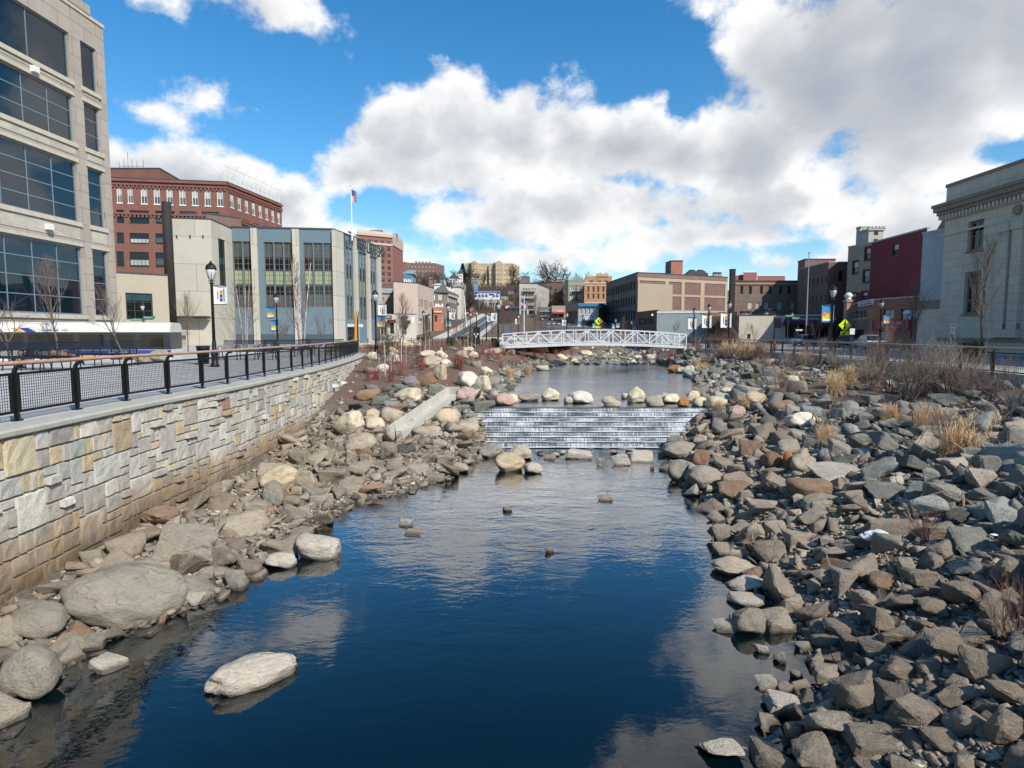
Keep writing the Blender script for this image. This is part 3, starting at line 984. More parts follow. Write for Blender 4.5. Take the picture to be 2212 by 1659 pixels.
for it in SCAT[:NI]:
    x,y,z,s,c,ap,v=it
    me=ANG[rng.randrange(len(ANG))]
    o=bpy.data.objects.new('rock',me); link(o)
    q=rockxf(); o.rotation_euler=q.to_euler(); ex=rng.uniform(.85,1.2)
    o.scale=(s*ex*1.1,s*1.0/ex*1.1,s*rng.uniform(.55,.85)); o.location=(x,y,z)
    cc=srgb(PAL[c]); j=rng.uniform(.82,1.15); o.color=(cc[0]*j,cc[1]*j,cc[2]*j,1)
    X,Y=v[0],v[1]
    nm,(lx,ly)=min(LMK,key=lambda l:(l[1][0]-X)**2+(l[1][1]-Y)**2)
    dx,dy=X-lx,Y-ly
    dr=('right of' if dx>0 else 'left of') if abs(dx)>1.3*abs(dy) else ('below' if dy>0 else 'above')
    size='large' if s>.62 else 'medium' if s>.4 else 'small'
    groups.setdefault((size,WORD[c],dr,nm),[]).append((math.hypot(dx,dy),o))
for (size,cw,dr,nm),L in groups.items():
    L.sort(key=lambda q:q[0])
    for i,(d,o) in enumerate(L):
        lab=f"{size} {cw} rock {dr} {nm}"
        if len(L)>1: lab+=(", the closest" if i==0 else f", {ORD[min(i,19)]} closest")
        tag(o,lab,'rock','loose angular rocks of the river banks')
def stuffmesh(name,items,protos,label,cat,flat=(.5,.85)):
    data=[]
    for me in protos:
        nv=len(me.vertices); co=np.empty(nv*3); me.vertices.foreach_get('co',co); 
        nf=len(me.polygons); tr=np.empty(nf*3,dtype=np.int64); me.polygons.foreach_get('vertices',tr)
        data.append((co.reshape(-1,3),tr.reshape(-1,3)))
    V=[];F=[];Cc=[];off=0
    for x,y,z,s,c in items:
        co,tr=data[rng.randrange(len(data))]
        q=np.array(rockxf().to_3x3()); ex=rng.uniform(.8,1.25)
        v=(co*np.array([s*ex*1.1,s/ex*1.1,s*rng.uniform(*flat)]))@q.T+np.array([x,y,z])
        V.append(v); F.append(tr+off); off+=len(v)
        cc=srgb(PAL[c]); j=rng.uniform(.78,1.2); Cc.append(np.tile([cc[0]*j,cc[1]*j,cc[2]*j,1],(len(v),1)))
    V=np.concatenate(V);F=np.concatenate(F);Cc=np.concatenate(Cc)
    me=bpy.data.meshes.new(name); me.vertices.add(len(V)); me.vertices.foreach_set('co',V.ravel())
    me.loops.add(len(F)*3); me.polygons.add(len(F)); me.loops.foreach_set('vertex_index',F.ravel())
    me.polygons.foreach_set('loop_start',np.arange(0,len(F)*3,3)); me.polygons.foreach_set('loop_total',np.full(len(F),3))
    a=me.attributes.new('col','FLOAT_COLOR','POINT'); a.data.foreach_set('color',Cc.ravel())
    me.update(); me.validate(); me.materials.append(ROCKA)
    o=bpy.data.objects.new(name,me); link(o); return tag(o,label,cat,kind='stuff')
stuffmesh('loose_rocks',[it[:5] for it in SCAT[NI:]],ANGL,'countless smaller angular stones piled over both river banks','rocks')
def pebbles():
    out=[]
    for _ in range(34000):
        y=3.5+rng.random()**1.4*42
        side=rng.random()<.55
        off=rng.gauss(.9,1.5) if rng.random()<.6 else rng.uniform(0,9)
        if side: x=float(XR(y))+off*1.2
        else: x=float(XL(y))-off
        if 23.9<y<28: continue
        if (not side) and y<WEND and x<XW(y)+.15: continue
        z=T(x,y)
        W=WLO if y<WY0 else WUP
        if z<W-.10: continue
        if y>26 and not side and x<XL(y)-2: continue
        s=rng.uniform(.06,.15); out.append((x,y,z+.02,s,'dust' if rng.random()<.5 else 'pale' if rng.random()<.3 else 'mud'))
    return out
cube=[hullrock(i+120,False) for i in range(5)]
stuffmesh('gravel',pebbles(),cube,'small pale pebbles and broken stones along the waterline','gravel',(.4,.8))
# stones lying in the far rapids
far=[]
for _ in range(500):
    y=rng.uniform(64,110); a=rng.random(); x=float(XL(y))*(1-a)+float(XR(y))*a+rng.gauss(0,1.5)
    far.append((x,y,max(T(x,y),WUP-.1)+.05,rng.uniform(.3,.9),rng.choice(['cream','tan','gray','slate','char'])))
stuffmesh('rapids_stones',far,ANGL,'pale stones breaking the shallow rapids beyond the footbridge','rocks')
# ---------------- masonry retaining wall ----------------
def polylen(P):
    L=[0]
    for a,b in zip(P,P[1:]): L.append(L[-1]+math.hypot(b[0]-a[0],b[1]-a[1]))
    return L
def smoothline(P,n=3):
    for _ in range(n):
        Q=[P[0]]
        for a,b in zip(P,P[1:]): Q+=[(a[0]*.75+b[0]*.25,a[1]*.75+b[1]*.25),(a[0]*.25+b[0]*.75,a[1]*.25+b[1]*.75)]
        P=Q+[P[-1]]
    return P
WP=smoothline(WALL,3); WL_=polylen(WP)
def along(P,L,u):
    u=max(0,min(L[-1]-1e-6,u)); i=int(np.searchsorted(L,u,side='right'))-1; i=max(0,min(len(P)-2,i))
    f=(u-L[i])/max(1e-9,L[i+1]-L[i]); a,b=P[i],P[i+1]
    d=Vector((b[0]-a[0],b[1]-a[1])).normalized()
    return Vector((a[0]+(b[0]-a[0])*f,a[1]+(b[1]-a[1])*f)),d
def masonry():
    w=empty('retaining_wall',(-8.3,0,-3.3),0,'long curved retaining wall of mixed pale square stones along the left bank','wall')
    cs=.17; U=WL_[-1]; nu=int(U/cs); nv=19; zt=-.13
    occ=np.zeros((nu,nv),bool); st=[]; r=random.Random(5)
    def put(i,j,a_,b_,pr=0):
        if i+a_>nu or j+b_>nv or occ[i:i+a_,j:j+b_].any(): return False
        occ[i:i+a_,j:j+b_]=True; st.append((i,j,a_,b_,pr)); return True
    for sz,n_,pr in (([(2,1),(3,1),(2,1)],int(nu*nv*.022),1),([(4,3),(5,3),(3,3),(4,4)],int(nu*nv*.035),0),([(3,2),(2,3),(4,2),(3,3)],int(nu*nv*.12),0),([(2,2),(3,2)],int(nu*nv*.5),0)):
        for _ in range(n_): put(r.randrange(nu),r.randrange(nv),*r.choice(sz),pr)
    for i in range(nu):
        for j in range(nv):
            if occ[i,j]: continue
            for (a_,b_) in r.sample([(2,2),(2,3),(1,2)],3)+[(2,1),(1,1)]:
                if put(i,j,a_,b_): break
    V=[];F=[];C=[]
    # wall stone colours as plain sRGB fractions: greys, pale buffs, a few tans
    pal=[(.70,.69,.65),(.72,.70,.66),(.67,.67,.64),(.74,.69,.58),(.73,.66,.53),(.75,.73,.68),(.66,.63,.60),(.71,.68,.65),(.69,.67,.62),(.77,.75,.70),(.71,.64,.52),(.62,.60,.57),(.70,.67,.63),(.68,.68,.64),(.70,.69,.66),(.74,.72,.67)]
    for (i,j,w_,h_,prj) in st:
        u0,u1=i*cs+.011,(i+w_)*cs-.011; z1=zt-j*cs-.010; z0=zt-(j+h_)*cs+.010
        P0,_=along(WP,WL_,(u0+u1)/2)
        if P0.y<3 or P0.y>46: 
            if w_*h_<3: continue
        if z1<T(P0.x+.5,P0.y)-.35 : continue
        pr=r.uniform(.05,.10) if prj else 0
        base=.032+r.uniform(0,.024)+pr
        c=srgb(r.choice(pal)); k=r.uniform(.82,1.1); 
        if r.random()<.007: c=srgb('#9c7464')
        nx,ny=max(2,min(5,w_+1)),max(2,min(4,h_+1))
        b=len(V); jo=[r.uniform(-.012,.012) for _ in range(8)]
        for q in range(ny+2):
            for p in range(nx+2):
                fu=min(max((p-.5)/nx,0),1) if 0<p<nx+1 else (0 if p==0 else 1)
                fv=min(max((q-.5)/ny,0),1) if 0<q<ny+1 else (0 if q==0 else 1)
                edge=(p in(0,nx+1)) or (q in(0,ny+1))
                if not edge:
                    fu=.5/nx*.35+(fu-.5/nx)/(1-1/nx)*(1-.35/nx) if nx>1 else fu
                    fv=.5/ny*.35+(fv-.5/ny)/(1-1/ny)*(1-.35/ny) if ny>1 else fv
                uu=u0+(u1-u0)*fu; zz=z0+(z1-z0)*fv
                uu+=jo[0]*(fv-.5)*2*(1 if fu<.5 else -1)*.6; zz+=jo[1]*(fu-.5)*1.5
                P,d=along(WP,WL_,uu); n=Vector((d.y,-d.x))
                dep=-.03 if edge else base+r.uniform(-.011,.011)
                if pr and not edge: dep+=0
                V.append((P.x+n.x*dep,P.y+n.y*dep,zz)); C.append((c[0]*k,c[1]*k,c[2]*k,1))
        W=nx+2
        for q in range(ny+1):
            for p in range(nx+1):
                a=b+q*W+p; F.append((a,a+1,a+W+1,a+W))
    me=bpy.data.meshes.new('stone_facing'); o0=w.location
    me.from_pydata([(v[0]-o0[0],v[1]-o0[1],v[2]-o0[2]) for v in V],[],F)
    A=me.attributes.new('col','FLOAT_COLOR','POINT'); A.data.foreach_set('color',np.array(C).ravel())
    m,t,b=newmat('square_wall_stones'); tc=t.new('ShaderNodeTexCoord').outputs['Object']
    col=t.new('ShaderNodeAttribute',attribute_name='col').outputs['Color']
    n=t.noise(tc,5,6,.7); n2=t.noise(tc,28,4,.7); n3=t.noise(tc,1.1,5,.65)
    v=t.ramp(t.math('ADD',t.math('MULTIPLY',n,.6),t.math('MULTIPLY',n2,.4)),[(.3,(.62,.62,.6)),(.5,(1,1,1)),(.7,(1.25,1.24,1.2))])
    c=t.mix(1,col,v,'MULTIPLY')
    # flood staining: brown band left by high water
    sx=t.new('ShaderNodeSeparateXYZ'); t.lk(tc,sx.inputs[0])
    zz=t.math('ADD',sx.outputs[2],t.math('MULTIPLY',t.math('SUBTRACT',n3,.5),.9))
    mp=t.new('ShaderNodeMapping'); mp.inputs['Scale'].default_value=(3,3,.35); t.lk(tc,mp.inputs[0]); ns=t.noise(mp.outputs[0],1.5,4,.7)
    zz=t.math('ADD',zz,t.math('MULTIPLY',t.math('SUBTRACT',ns,.5),.7))
    c=t.mix(t.mapr(zz,1.0,1.75,.7,0,True),c,srgb('#8a6c48'),'MIX')
    c=t.mix(t.mapr(zz,.50,1.15,.72,0,True),c,srgb('#4a3c2c'))
    t.lk(c,b.inputs['Base Color']); b.inputs['Roughness'].default_value=.9
    t.lk(t.bump(t.math('ADD',n,t.math('MULTIPLY',n2,.5)),.8,.03),b.inputs['Normal'])
    me.materials.append(m); ob=bpy.data.objects.new('stone_facing',me); link(ob,w); KIDS.setdefault(w.name,[]).append(ob)
    # mortar core behind the stones
    bm=MB(); P=WP
    nrm=[]
    for i in range(len(P)):
        a=P[max(0,i-1)];c_=P[min(len(P)-1,i+1)]; d=Vector((c_[0]-a[0],c_[1]-a[1])).normalized(); nrm.append((d.y,-d.x))
    def strip(offs):
        # offs: closed profile list of (offset outwards, z)
        vs=[];fs=[];k=len(offs)
        for p,n_ in zip(P,nrm):
            for o_,z in offs: vs.append((p[0]+n_[0]*o_,p[1]+n_[1]*o_,z))
        for i in range(len(P)-1):
            for j in range(k):
                j2=(j+1)%k; fs.append((i*k+j,i*k+j2,(i+1)*k+j2,(i+1)*k+j))
        fs.append(tuple(range(k))); fs.append(tuple((len(P)-1)*k+j for j in range(k))[::-1])
        return vs,fs
    bm.add(*strip([(0.0,-.13),(0.0,-3.6),(-.45,-3.6),(-.45,-.13)]))
    buildw(bm,'mortar_core',plain('mortar','#8a8274',.95,0,.25,3,.3,30),w)
    b2=MB(); b2.add(*strip([(.10,-.01),(.115,-.03),(.11,-.10),(.085,-.127),(-.50,-.127),(-.50,.012),(.085,.012)]))
    buildw(b2,'coping',M['cap'],w)
    # two steel wall lights
    for X,Y in ((722,832),(741,826)):
        d=ray(X,Y); best=None
        for u in np.arange(5,WL_[-1],.1):
            P_,dd=along(WP,WL_,u); yy=P_.y; t_=yy/d[1]
            if abs(d[0]*t_-P_.x)<.12 and yy>14: best=(P_,dd,EYE+d[2]*t_); break
        if not best: continue
        P_,dd,z=best; n_=Vector((dd.y,-dd.x,0)); b3=MB(); q=Matrix(((dd.x,n_.x,0),(dd.y,n_.y,0),(0,0,1)))
        pr=[(0,.06),(.10,.06),(.30,.0),(.32,-.04),(.18,-.1),(0,-.12)]
        vs=[Vector((P_.x,P_.y,z))+Vector((dd.x,dd.y,0))*s_+n_*a_+Vector((0,0,c_)) for s_ in(-.18,.18) for a_,c_ in pr]
        k=len(pr); b3.add(vs,[tuple(range(k)),tuple(range(k,2*k))[::-1]]+[(i,k+i,k+(i+1)%k,(i+1)%k) for i in range(k)])
        buildw(b3,'wall_light',M['steel'],w)
masonry()
# ---------------- railings ----------------
def post_mesh(s=1):
    b=MB()
    # flat post bending back at the top to carry the round handrail
    pr=[(0,0),(0,.82),(-.01,.90),(-.045,.97),(-.11,1.005),(-.16,1.01)]
    for a,c in zip(pr,pr[1:]):
        for k in(-.028,.028): b.bar((k,a[0],a[1]),(k,c[0],c[1]),.014,.05)
    b.box((0,-.02,.45),(.05,.05,.78)); b.box((0,0,.012),(.16,.13,.024)); b.box((0,-.15,.985),(.11,.05,.03))
    for z in (.24,.78): b.box((0,0,z),(.16,.02,.03))
    return b
def panel_mesh(L,hz,nx):
    b=MB(); z0,z1=.17,.86
    for z in(z0,z1): b.box((L/2,0,z),(L,.03,.05))
    for x in(.02,L-.02): b.box((x,0,(z0+z1)/2),(.045,.032,z1-z0))
    for i in range(1,nx): b.box((L*i/nx,0,(z0+z1)/2),(.007,.006,z1-z0))
    nz=hz
    for i in range(1,nz): b.box((L/2,.004,z0+(z1-z0)*i/nz),(L,.006,.007))
    return b
def railing(P,u_start,u_end,pitch,label,offset,inward,hz=13,nx=26,cat='railing',wood='rail_wood'):
    Q=smoothline(P,2); L=polylen(Q)
    root_p,_=along(Q,L,u_start)
    w=empty('guard_railing',(root_p.x,root_p.y,0),0,label,cat)
    n=int((min(u_end,L[-1])-u_start)/pitch)
    pts=[]
    for i in range(n+1):
        p,d=along(Q,L,u_start+i*pitch); nn=Vector((d.y,-d.x))*offset; pts.append((p+nn,d))
    post=None;pan=None
    for i,(p,d) in enumerate(pts):
        ang=math.atan2(d.y,d.x)
        if post is None: post=post_mesh().build('post',M['black'],w); po=post
        else: po=post.copy(); link(po,w); KIDS[w.name].append(po)
        po.location=(p.x-root_p.x,p.y-root_p.y,0); po.rotation_euler=(0,0,ang+(math.pi if inward<0 else 0))
        if i<len(pts)-1:
            p2=pts[i+1][0]; dd=p2-p; a2=math.atan2(dd.y,dd.x); LL=pitch-.15
            if pan is None: pan=panel_mesh(LL,hz,nx).build('mesh_panel',M['black'],w); pa=pan
            else: pa=pan.copy(); link(pa,w); KIDS[w.name].append(pa)
            u=dd.normalized(); s=(dd.length-.15)/LL
            pa.location=(p.x-root_p.x+u.x*.075,p.y-root_p.y+u.y*.075,0); pa.rotation_euler=(0,0,a2); pa.scale=(s,1,1)
    b=MB(); hp=[]
    for k in range(n*4+1):
        p,d=along(Q,L,u_start+k*pitch/4); nn=Vector((d.y,-d.x))*(offset-(.15 if inward>0 else -.15)); hp.append((p.x+nn.x-root_p.x,p.y+nn.y-root_p.y,1.045))
    b.tube(hp,.042,10); b.build('handrail',M[wood],w,True)
    return w
# the first post at the left of the view stands where its foot shows in the photograph
pf=onz(145,885,0)
def u_of_y(P,yy):
    Q=smoothline(P,2); L=polylen(Q)
    for u in np.arange(0,L[-1],.05):
        if along(Q,L,u)[0].y>=yy: return u
PIT_=1.62
u0=u_of_y(WALL,pf[1])-PIT_*8
railing(WALL[:-1],u0,99,PIT_,'black metal guard railing with mesh panels and wooden handrail above the stone wall',-.62,1)
# ---------------- ground sheets ----------------
def far_ground():
    xs=np.concatenate([np.arange(-260,-60,20),np.arange(-60,80,5),np.arange(80,401,20)]); ys=np.concatenate([np.arange(112,140,4),np.arange(140,700,20)])
    v=[(x,y,G(x,y)-.06) for y in ys for x in xs]; nx=len(xs)
    f=[(j*nx+i,j*nx+i+1,(j+1)*nx+i+1,(j+1)*nx+i) for j in range(len(ys)-1) for i in range(nx-1)]
    b=MB(); b.v=v;b.f=f;b.uv=[None]*len(f);b.m=[0]*len(f)
    o=b.build('hillside',plain('brown_winter_hillside','#5b4d40',.95,0,.3,.08,.5,1.5),smooth=True); tag(o,'brown winter hillside rising behind the town','hill',kind='structure')
far_ground()
EDGE=[(p[0]-.44,p[1]) for p in WP if p[1]>-8.9]
ex,ey=EDGE[-1]
FEN=[onz(812,757,0)[:2],onz(860,755.5,0)[:2],onz(950,752,0)[:2],onz(1030,748,0)[:2],(-1.1,62.2)]
def poly_sheet(name,poly,z,mat,label,cat):
    b=MB(); bm=bmesh.new(); vs=[bm.verts.new((p[0],p[1],z)) for p in poly]; bm.faces.new(vs); bmesh.ops.triangulate(bm,faces=bm.faces)
    me=bpy.data.meshes.new(name); bm.normal_update()
    for f in bm.faces:
        if f.normal.z<0: f.normal_flip()
    bm.to_mesh(me); bm.free(); me.materials.append(mat); o=bpy.data.objects.new(name,me); link(o)
    uv=me.uv_layers.new(name='UVMap')
    for lp in me.loops: c=me.vertices[lp.vertex_index].co; uv.data[lp.index].uv=(c.x,c.y)
    return tag(o,label,cat,kind='structure')
def pavmat(name,col,dark):
    m,t,b=newmat(name); tc=t.new('ShaderNodeTexCoord').outputs['Object']
    br=t.new('ShaderNodeTexBrick'); t.lk(tc,br.inputs[0]); br.inputs['Scale'].default_value=1; br.inputs['Brick Width'].default_value=1.1; br.inputs['Row Height'].default_value=.32; br.inputs['Mortar Size'].default_value=.006
    br.inputs['Color1'].default_value=srgb(col); br.inputs['Color2'].default_value=tuple(x*.84 for x in srgb(col)[:3])+(1,); br.inputs['Mortar'].default_value=srgb(dark)
    n=t.noise(tc,.7,6,.7); n2=t.noise(tc,14,3,.7)
    v=t.ramp(t.math('ADD',t.math('MULTIPLY',n,.65),t.math('MULTIPLY',n2,.35)),[(.3,(.74,.74,.75)),(.7,(1.2,1.2,1.18))])
    t.lk(t.mix(1,br.outputs[0],v,'MULTIPLY'),b.inputs['Base Color']); b.inputs['Roughness'].default_value=.85
    t.lk(t.bump(t.math('ADD',br.outputs['Fac'],t.math('MULTIPLY',n2,-.4)),-.3,.01),b.inputs['Normal']); return m
PAV=pavmat('plank_shaped_grey_pavers','#b6b5b3','#7c7c7e')
poly_sheet('plaza',[(x,y) for x,y in EDGE]+[(ex-.3,FEN[0][1]-2.6),(FEN[0][0]-1.5,FEN[0][1]-.6)]+[(p[0],p[1]+.25) for p in FEN]+[(-1.1,78),(-1.1,112),(-90,112),(-90,-9)],.0,PAV,'grey paved riverside promenade on the left','pavement')
poly_sheet('far_plaza',[(-1.09,62.2),(1.5,66),(6,74),(9.5,90),(12,112),(-1.09,112)],.004,M['path'],'pale paved square beyond the footbridge','pavement')
poly_sheet('right_street',[(XRR(y)+.05,y) for y in (-8,0,4,8,13,17,21.5,26,30,35,40,45,50,55,60,64)]+[(24,75),(33,112),(120,112),(120,-8)],-.01,plain('pale_worn_asphalt','#8b8a88',.9,0,.12,.4,.2,40),'grey asphalt street behind the right railing','road')
poly_sheet('right_pavement',[(XRR(y)+.05,y) for y in (-8,0,4,8,13,17,21.5,26,30,35,40,45,50,55,60)]+[(XRR(y)+2.6,y) for y in (60,55,50,40,30,20,10,0,-8)],.06,M['concrete'],'pale concrete pavement along the right railing','pavement')
for k,(o_,z0,z1,w_) in enumerate([(0,-.9,.12,.28)]):
    b=MB(); ys=[-8,0,4,8,13,17,21.5,26,30,35,40,45,50,55,60]
    for a,c in zip(ys,ys[1:]): 
        P0=(XRR(a)-.12,a);P1=(XRR(c)-.12,c)
        b.add([(P0[0],P0[1],z0),(P1[0],P1[1],z0),(P1[0],P1[1],z1),(P0[0],P0[1],z1),(P0[0]+w_,P0[1],z1),(P1[0]+w_,P1[1],z1),(P1[0]+w_,P1[1],z0),(P0[0]+w_,P0[1],z0)],[(0,1,2,3),(3,2,5,4),(4,5,6,7),(7,6,1,0)])
    tag(b.build('kerb_wall',M['concrete']),'low pale concrete retaining edge under the right railing','wall')
railing(RRAIL,u_of_y(RRAIL,9),99,2.0,'black guard railing with mesh panels along the right bank street',-.14,1,8,18)
# ---------------- buildings ----------------
class Face:
    def __init__(s,P0,P1):
        s.P0=Vector((P0[0],P0[1],0)); s.P1=Vector((P1[0],P1[1],0)); s.du=(s.P1-s.P0); s.L=s.du.length; s.du.normalize(); s.n=Vector((s.du.y,-s.du.x,0))
    def pt(s,u,z,dep=0): 
        p=s.P0+s.du*u-s.n*dep; return (p.x,p.y,z)
    def uv(s,X,Y):
        d=ray(X,Y); o=Vector((0,0,EYE)); dv=Vector(d)
        t=(s.P0-o).dot(s.n)/dv.dot(s.n); p=o+dv*t
        return ((p-s.P0).dot(s.du),p.z)
    def box(s,b,u0,u1,z0,z1,d0,d1):
        "d0 (outer, may be negative = proud) to d1 (inner)"
        vs=[s.pt(u,z,d) for d in(d0,d1) for z in(z0,z1) for u in(u0,u1)]
        b.add(vs,[(0,1,3,2),(4,6,7,5),(0,4,5,1),(2,3,7,6),(0,2,6,4),(1,5,7,3)],[[(u0,z0),(u1,z0),(u1,z1),(u0,z1)]]+[[(0,z0),(0,z0),(.2,z1),(.2,z1)]]*5)
        return b
class Bldg:
    def __init__(s,name,label,cat,pts,z0,z1,mat,depth=12,back=None,coping=None,roofmat='roof',group=None,ztops=None):
        """pts: visible wall corners from image left to right"""
        s.pts=[(p[0],p[1]) for p in pts]; s.z0,s.z1=z0,z1; s.mat=mat
        c=s.pts[len(s.pts)//2]
        s.root=empty(name,(c[0],c[1],z0),0,label,cat,group)
        s.faces=[Face(a,b) for a,b in zip(s.pts,s.pts[1:])]; s.op=[[] for _ in s.faces]; s.wins=[]
        if back is None:
            a,b=s.pts[-1],s.pts[0]; la,lb=math.hypot(*a),math.hypot(*b)
            back=[(a[0]*(1+depth/la)-.01*depth,a[1]*(1+depth/la)),(b[0]*(1+depth/lb)+.01*depth,b[1]*(1+depth/lb))]
        s.back=back; s.cop=coping; s.roofmat=roofmat
        s.facemat={}
    def win(s,fi,rect,nu,nv,wf,hf,cols,rows,fm,gm,fw=.07,inset=.18,pane2=None,sill=None,uvr=None,lint=None,ext=False):
        f=s.faces[fi]
        if uvr: u0,u1,zb,zt=uvr
        else:
            X0,Y0,X1,Y1=rect
            u0,_=f.uv(X0,(Y0+Y1)/2); u1,_=f.uv(X1,(Y0+Y1)/2)
            _,zt=f.uv(X0,Y0); _,zb=f.uv(X0,Y1)
        u0=max(.06,u0); u1=min(f.L-.06,u1)
        pw=(u1-u0)/(nu-1+wf); ph=(zt-zb)/(nv-1+hf)
        for j in range(nv):
            for i in range(nu):
                a=u0+pw*i; c=zb+ph*j
                s.wins.append((fi,a,a+pw*wf,c,c+ph*hf,cols,rows,fm,gm,fw,inset,pane2,sill,lint))
                s.op[fi].append((a,a+pw*wf,c,c+ph*hf))
        return s
    def done(s):
        b=MB()
        for fi,f in enumerate(s.faces):
            us=sorted({0,round(f.L,4)}|{round(o[0],4) for o in s.op[fi]}|{round(o[1],4) for o in s.op[fi]})
            zs=sorted({s.z0,s.z1}|{round(o[2],4) for o in s.op[fi]}|{round(o[3],4) for o in s.op[fi]})
            zs=[z for z in zs if s.z0<=z<=s.z1]
            for u0,u1 in zip(us,us[1:]):
                if u1-u0<1e-4: continue
                run=None
                for z0,z1 in zip(zs,zs[1:]):
                    um,zm=(u0+u1)/2,(z0+z1)/2
                    hole=any(o[0]<um<o[1] and o[2]<zm<o[3] for o in s.op[fi])
                    if not hole:
                        if run is None: run=[z0,z1]
                        else: run[1]=z1
                    if hole and run: s.q(b,f,u0,u1,*run); run=None
                if run: s.q(b,f,u0,u1,*run)
            for o in s.op[fi]:
                d=.3
                for (ua,za,ub,zb_) in ((o[0],o[2],o[1],o[2]),(o[1],o[2],o[1],o[3]),(o[1],o[3],o[0],o[3]),(o[0],o[3],o[0],o[2])):
                    b.add([f.pt(ua,za,0),f.pt(ub,zb_,0),f.pt(ub,zb_,d),f.pt(ua,za,d)],[(0,3,2,1)],[[(ua,za),(ub,zb_),(ub+d,zb_),(ua+d,za)]])
        P=[s.pts[-1]]+list(s.back)+[s.pts[0]]
        for a,c in zip(P,P[1:]):
            L=math.hypot(c[0]-a[0],c[1]-a[1])
            b.add([(a[0],a[1],s.z0),(c[0],c[1],s.z0),(c[0],c[1],s.z1),(a[0],a[1],s.z1)],[(0,1,2,3)],[[(0,s.z0),(L,s.z0),(L,s.z1),(0,s.z1)]])
        buildw(b,'wall',M[s.mat],s.root)
        poly=s.pts+list(s.back); r=MB(); n=len(poly)
        r.add([(p[0],p[1],s.z1-.06) for p in poly],[tuple(range(n))]); buildw(r,'roof',M[s.roofmat],s.root)
        if s.cop:
            cb=MB()
            for f in s.faces: f.box(cb,-.06,f.L+.06,s.z1,s.z1+s.cop[1],-.08,.35)
            buildw(cb,'coping',M[s.cop[0]],s.root)
        for (fi,u0,u1,z0,z1,cols,rows,fm,gm,fw,ins,p2,sill,lint) in s.wins:
            f=s.faces[fi]; fb=MB()
            f.box(fb,u0,u0+fw,z0,z1,ins-.05,ins+.05); f.box(fb,u1-fw,u1,z0,z1,ins-.05,ins+.05)
            f.box(fb,u0+fw,u1-fw,z0,z0+fw,ins-.05,ins+.05); f.box(fb,u0+fw,u1-fw,z1-fw,z1,ins-.05,ins+.05)
            for k in range(1,cols): uu=u0+(u1-u0)*k/cols; f.box(fb,uu-fw*.32,uu+fw*.32,z0+fw,z1-fw,ins-.03,ins+.03)
            for k in range(1,rows): zz=z0+(z1-z0)*k/rows; f.box(fb,u0+fw,u1-fw,zz-fw*.3,zz+fw*.3,ins-.026,ins+.026)
            if sill: f.box(fb,u0-.08,u1+.08,z0-.16,z0-.002,-.09,ins-.06)
            if lint: f.box(fb,u0-.08,u1+.08,z1+.002,z1+lint,-.03,.05)
            w=buildw(fb,'window',M[fm] if not sill and not lint else M[fm],s.root)
            pb=MB(); f.box(pb,u0+.01,u1-.01,z0+.01,z1-.01,ins+.005,ins+.02)
            buildw(pb,'pane',M[gm],w)
            if p2:
                for (a,c,mm) in p2:
                    q=MB(); f.box(q,u0+fw,u1-fw,z0+(z1-z0)*a,z0+(z1-z0)*c,ins-.012,ins+.004); buildw(q,'blind',M[mm],w)
        return s
    def q(s,b,f,u0,u1,z0,z1):
        b.add([f.pt(u0,z0),f.pt(u1,z0),f.pt(u1,z1),f.pt(u0,z1)],[(0,1,2,3)],[[(u0,z0),(u1,z0),(u1,z1),(u0,z1)]])
    def trim(s,name,mat,boxes,fi=0):
        "boxes: (X0,Y0,X1,Y1,proud,deep) in photo pixels of that face, or uv tuples flagged 'uv'"
        f=s.faces[fi]; b=MB()
        for q in boxes:
            if q[0]=='uv': _,u0,u1,z0,z1,pr,de=q
            else:
                X0,Y0,X1,Y1,pr,de=q
                u0,_=f.uv(X0,(Y0+Y1)/2); u1,_=f.uv(X1,(Y0+Y1)/2); _,z1=f.uv(X0,Y0); _,z0=f.uv(X0,Y1)
            f.box(b,u0,u1,z0,z1,-pr,de)
        return buildw(b,name,M[mat],s.root)
def word(root,name,body,f,u,z,size,mat,proud=.04,stretch=1.0,extr=.02,font=None,shear=0,sx=1):
    cu=bpy.data.curves.new('t','FONT'); cu.body=body; cu.size=size; cu.extrude=extr; cu.shear=shear; cu.align_x='LEFT'
    o=bpy.data.objects.new('t',cu); COL.objects.link(o)
    dg=bpy.context.evaluated_depsgraph_get(); dg.update(); me=bpy.data.meshes.new_from_object(o.evaluated_get(dg))
    bpy.data.objects.remove(o); me.materials.clear(); me.materials.append(M[mat])
    org=Vector(ORG.get(root.name,tuple(root.location)))
    P=Vector(f.pt(u,z,-proud))
    for v in me.vertices:
        c=v.co; w_=P+f.du*(c.x*sx)+Vector((0,0,c.y*stretch))+f.n*c.z; v.co=w_-org
    r=bpy.data.objects.new(name,me); link(r,root); KIDS.setdefault(root.name,[]).append(r); ORG[r.name]=tuple(org); return r
def Z(X,Y,y): return ony(X,Y,y)[2]
def P(X,Y,y): p=ony(X,Y,y); return (p[0],p[1])
def corn(X,Y,z): p=onz(X,Y,z); return (p[0],p[1])
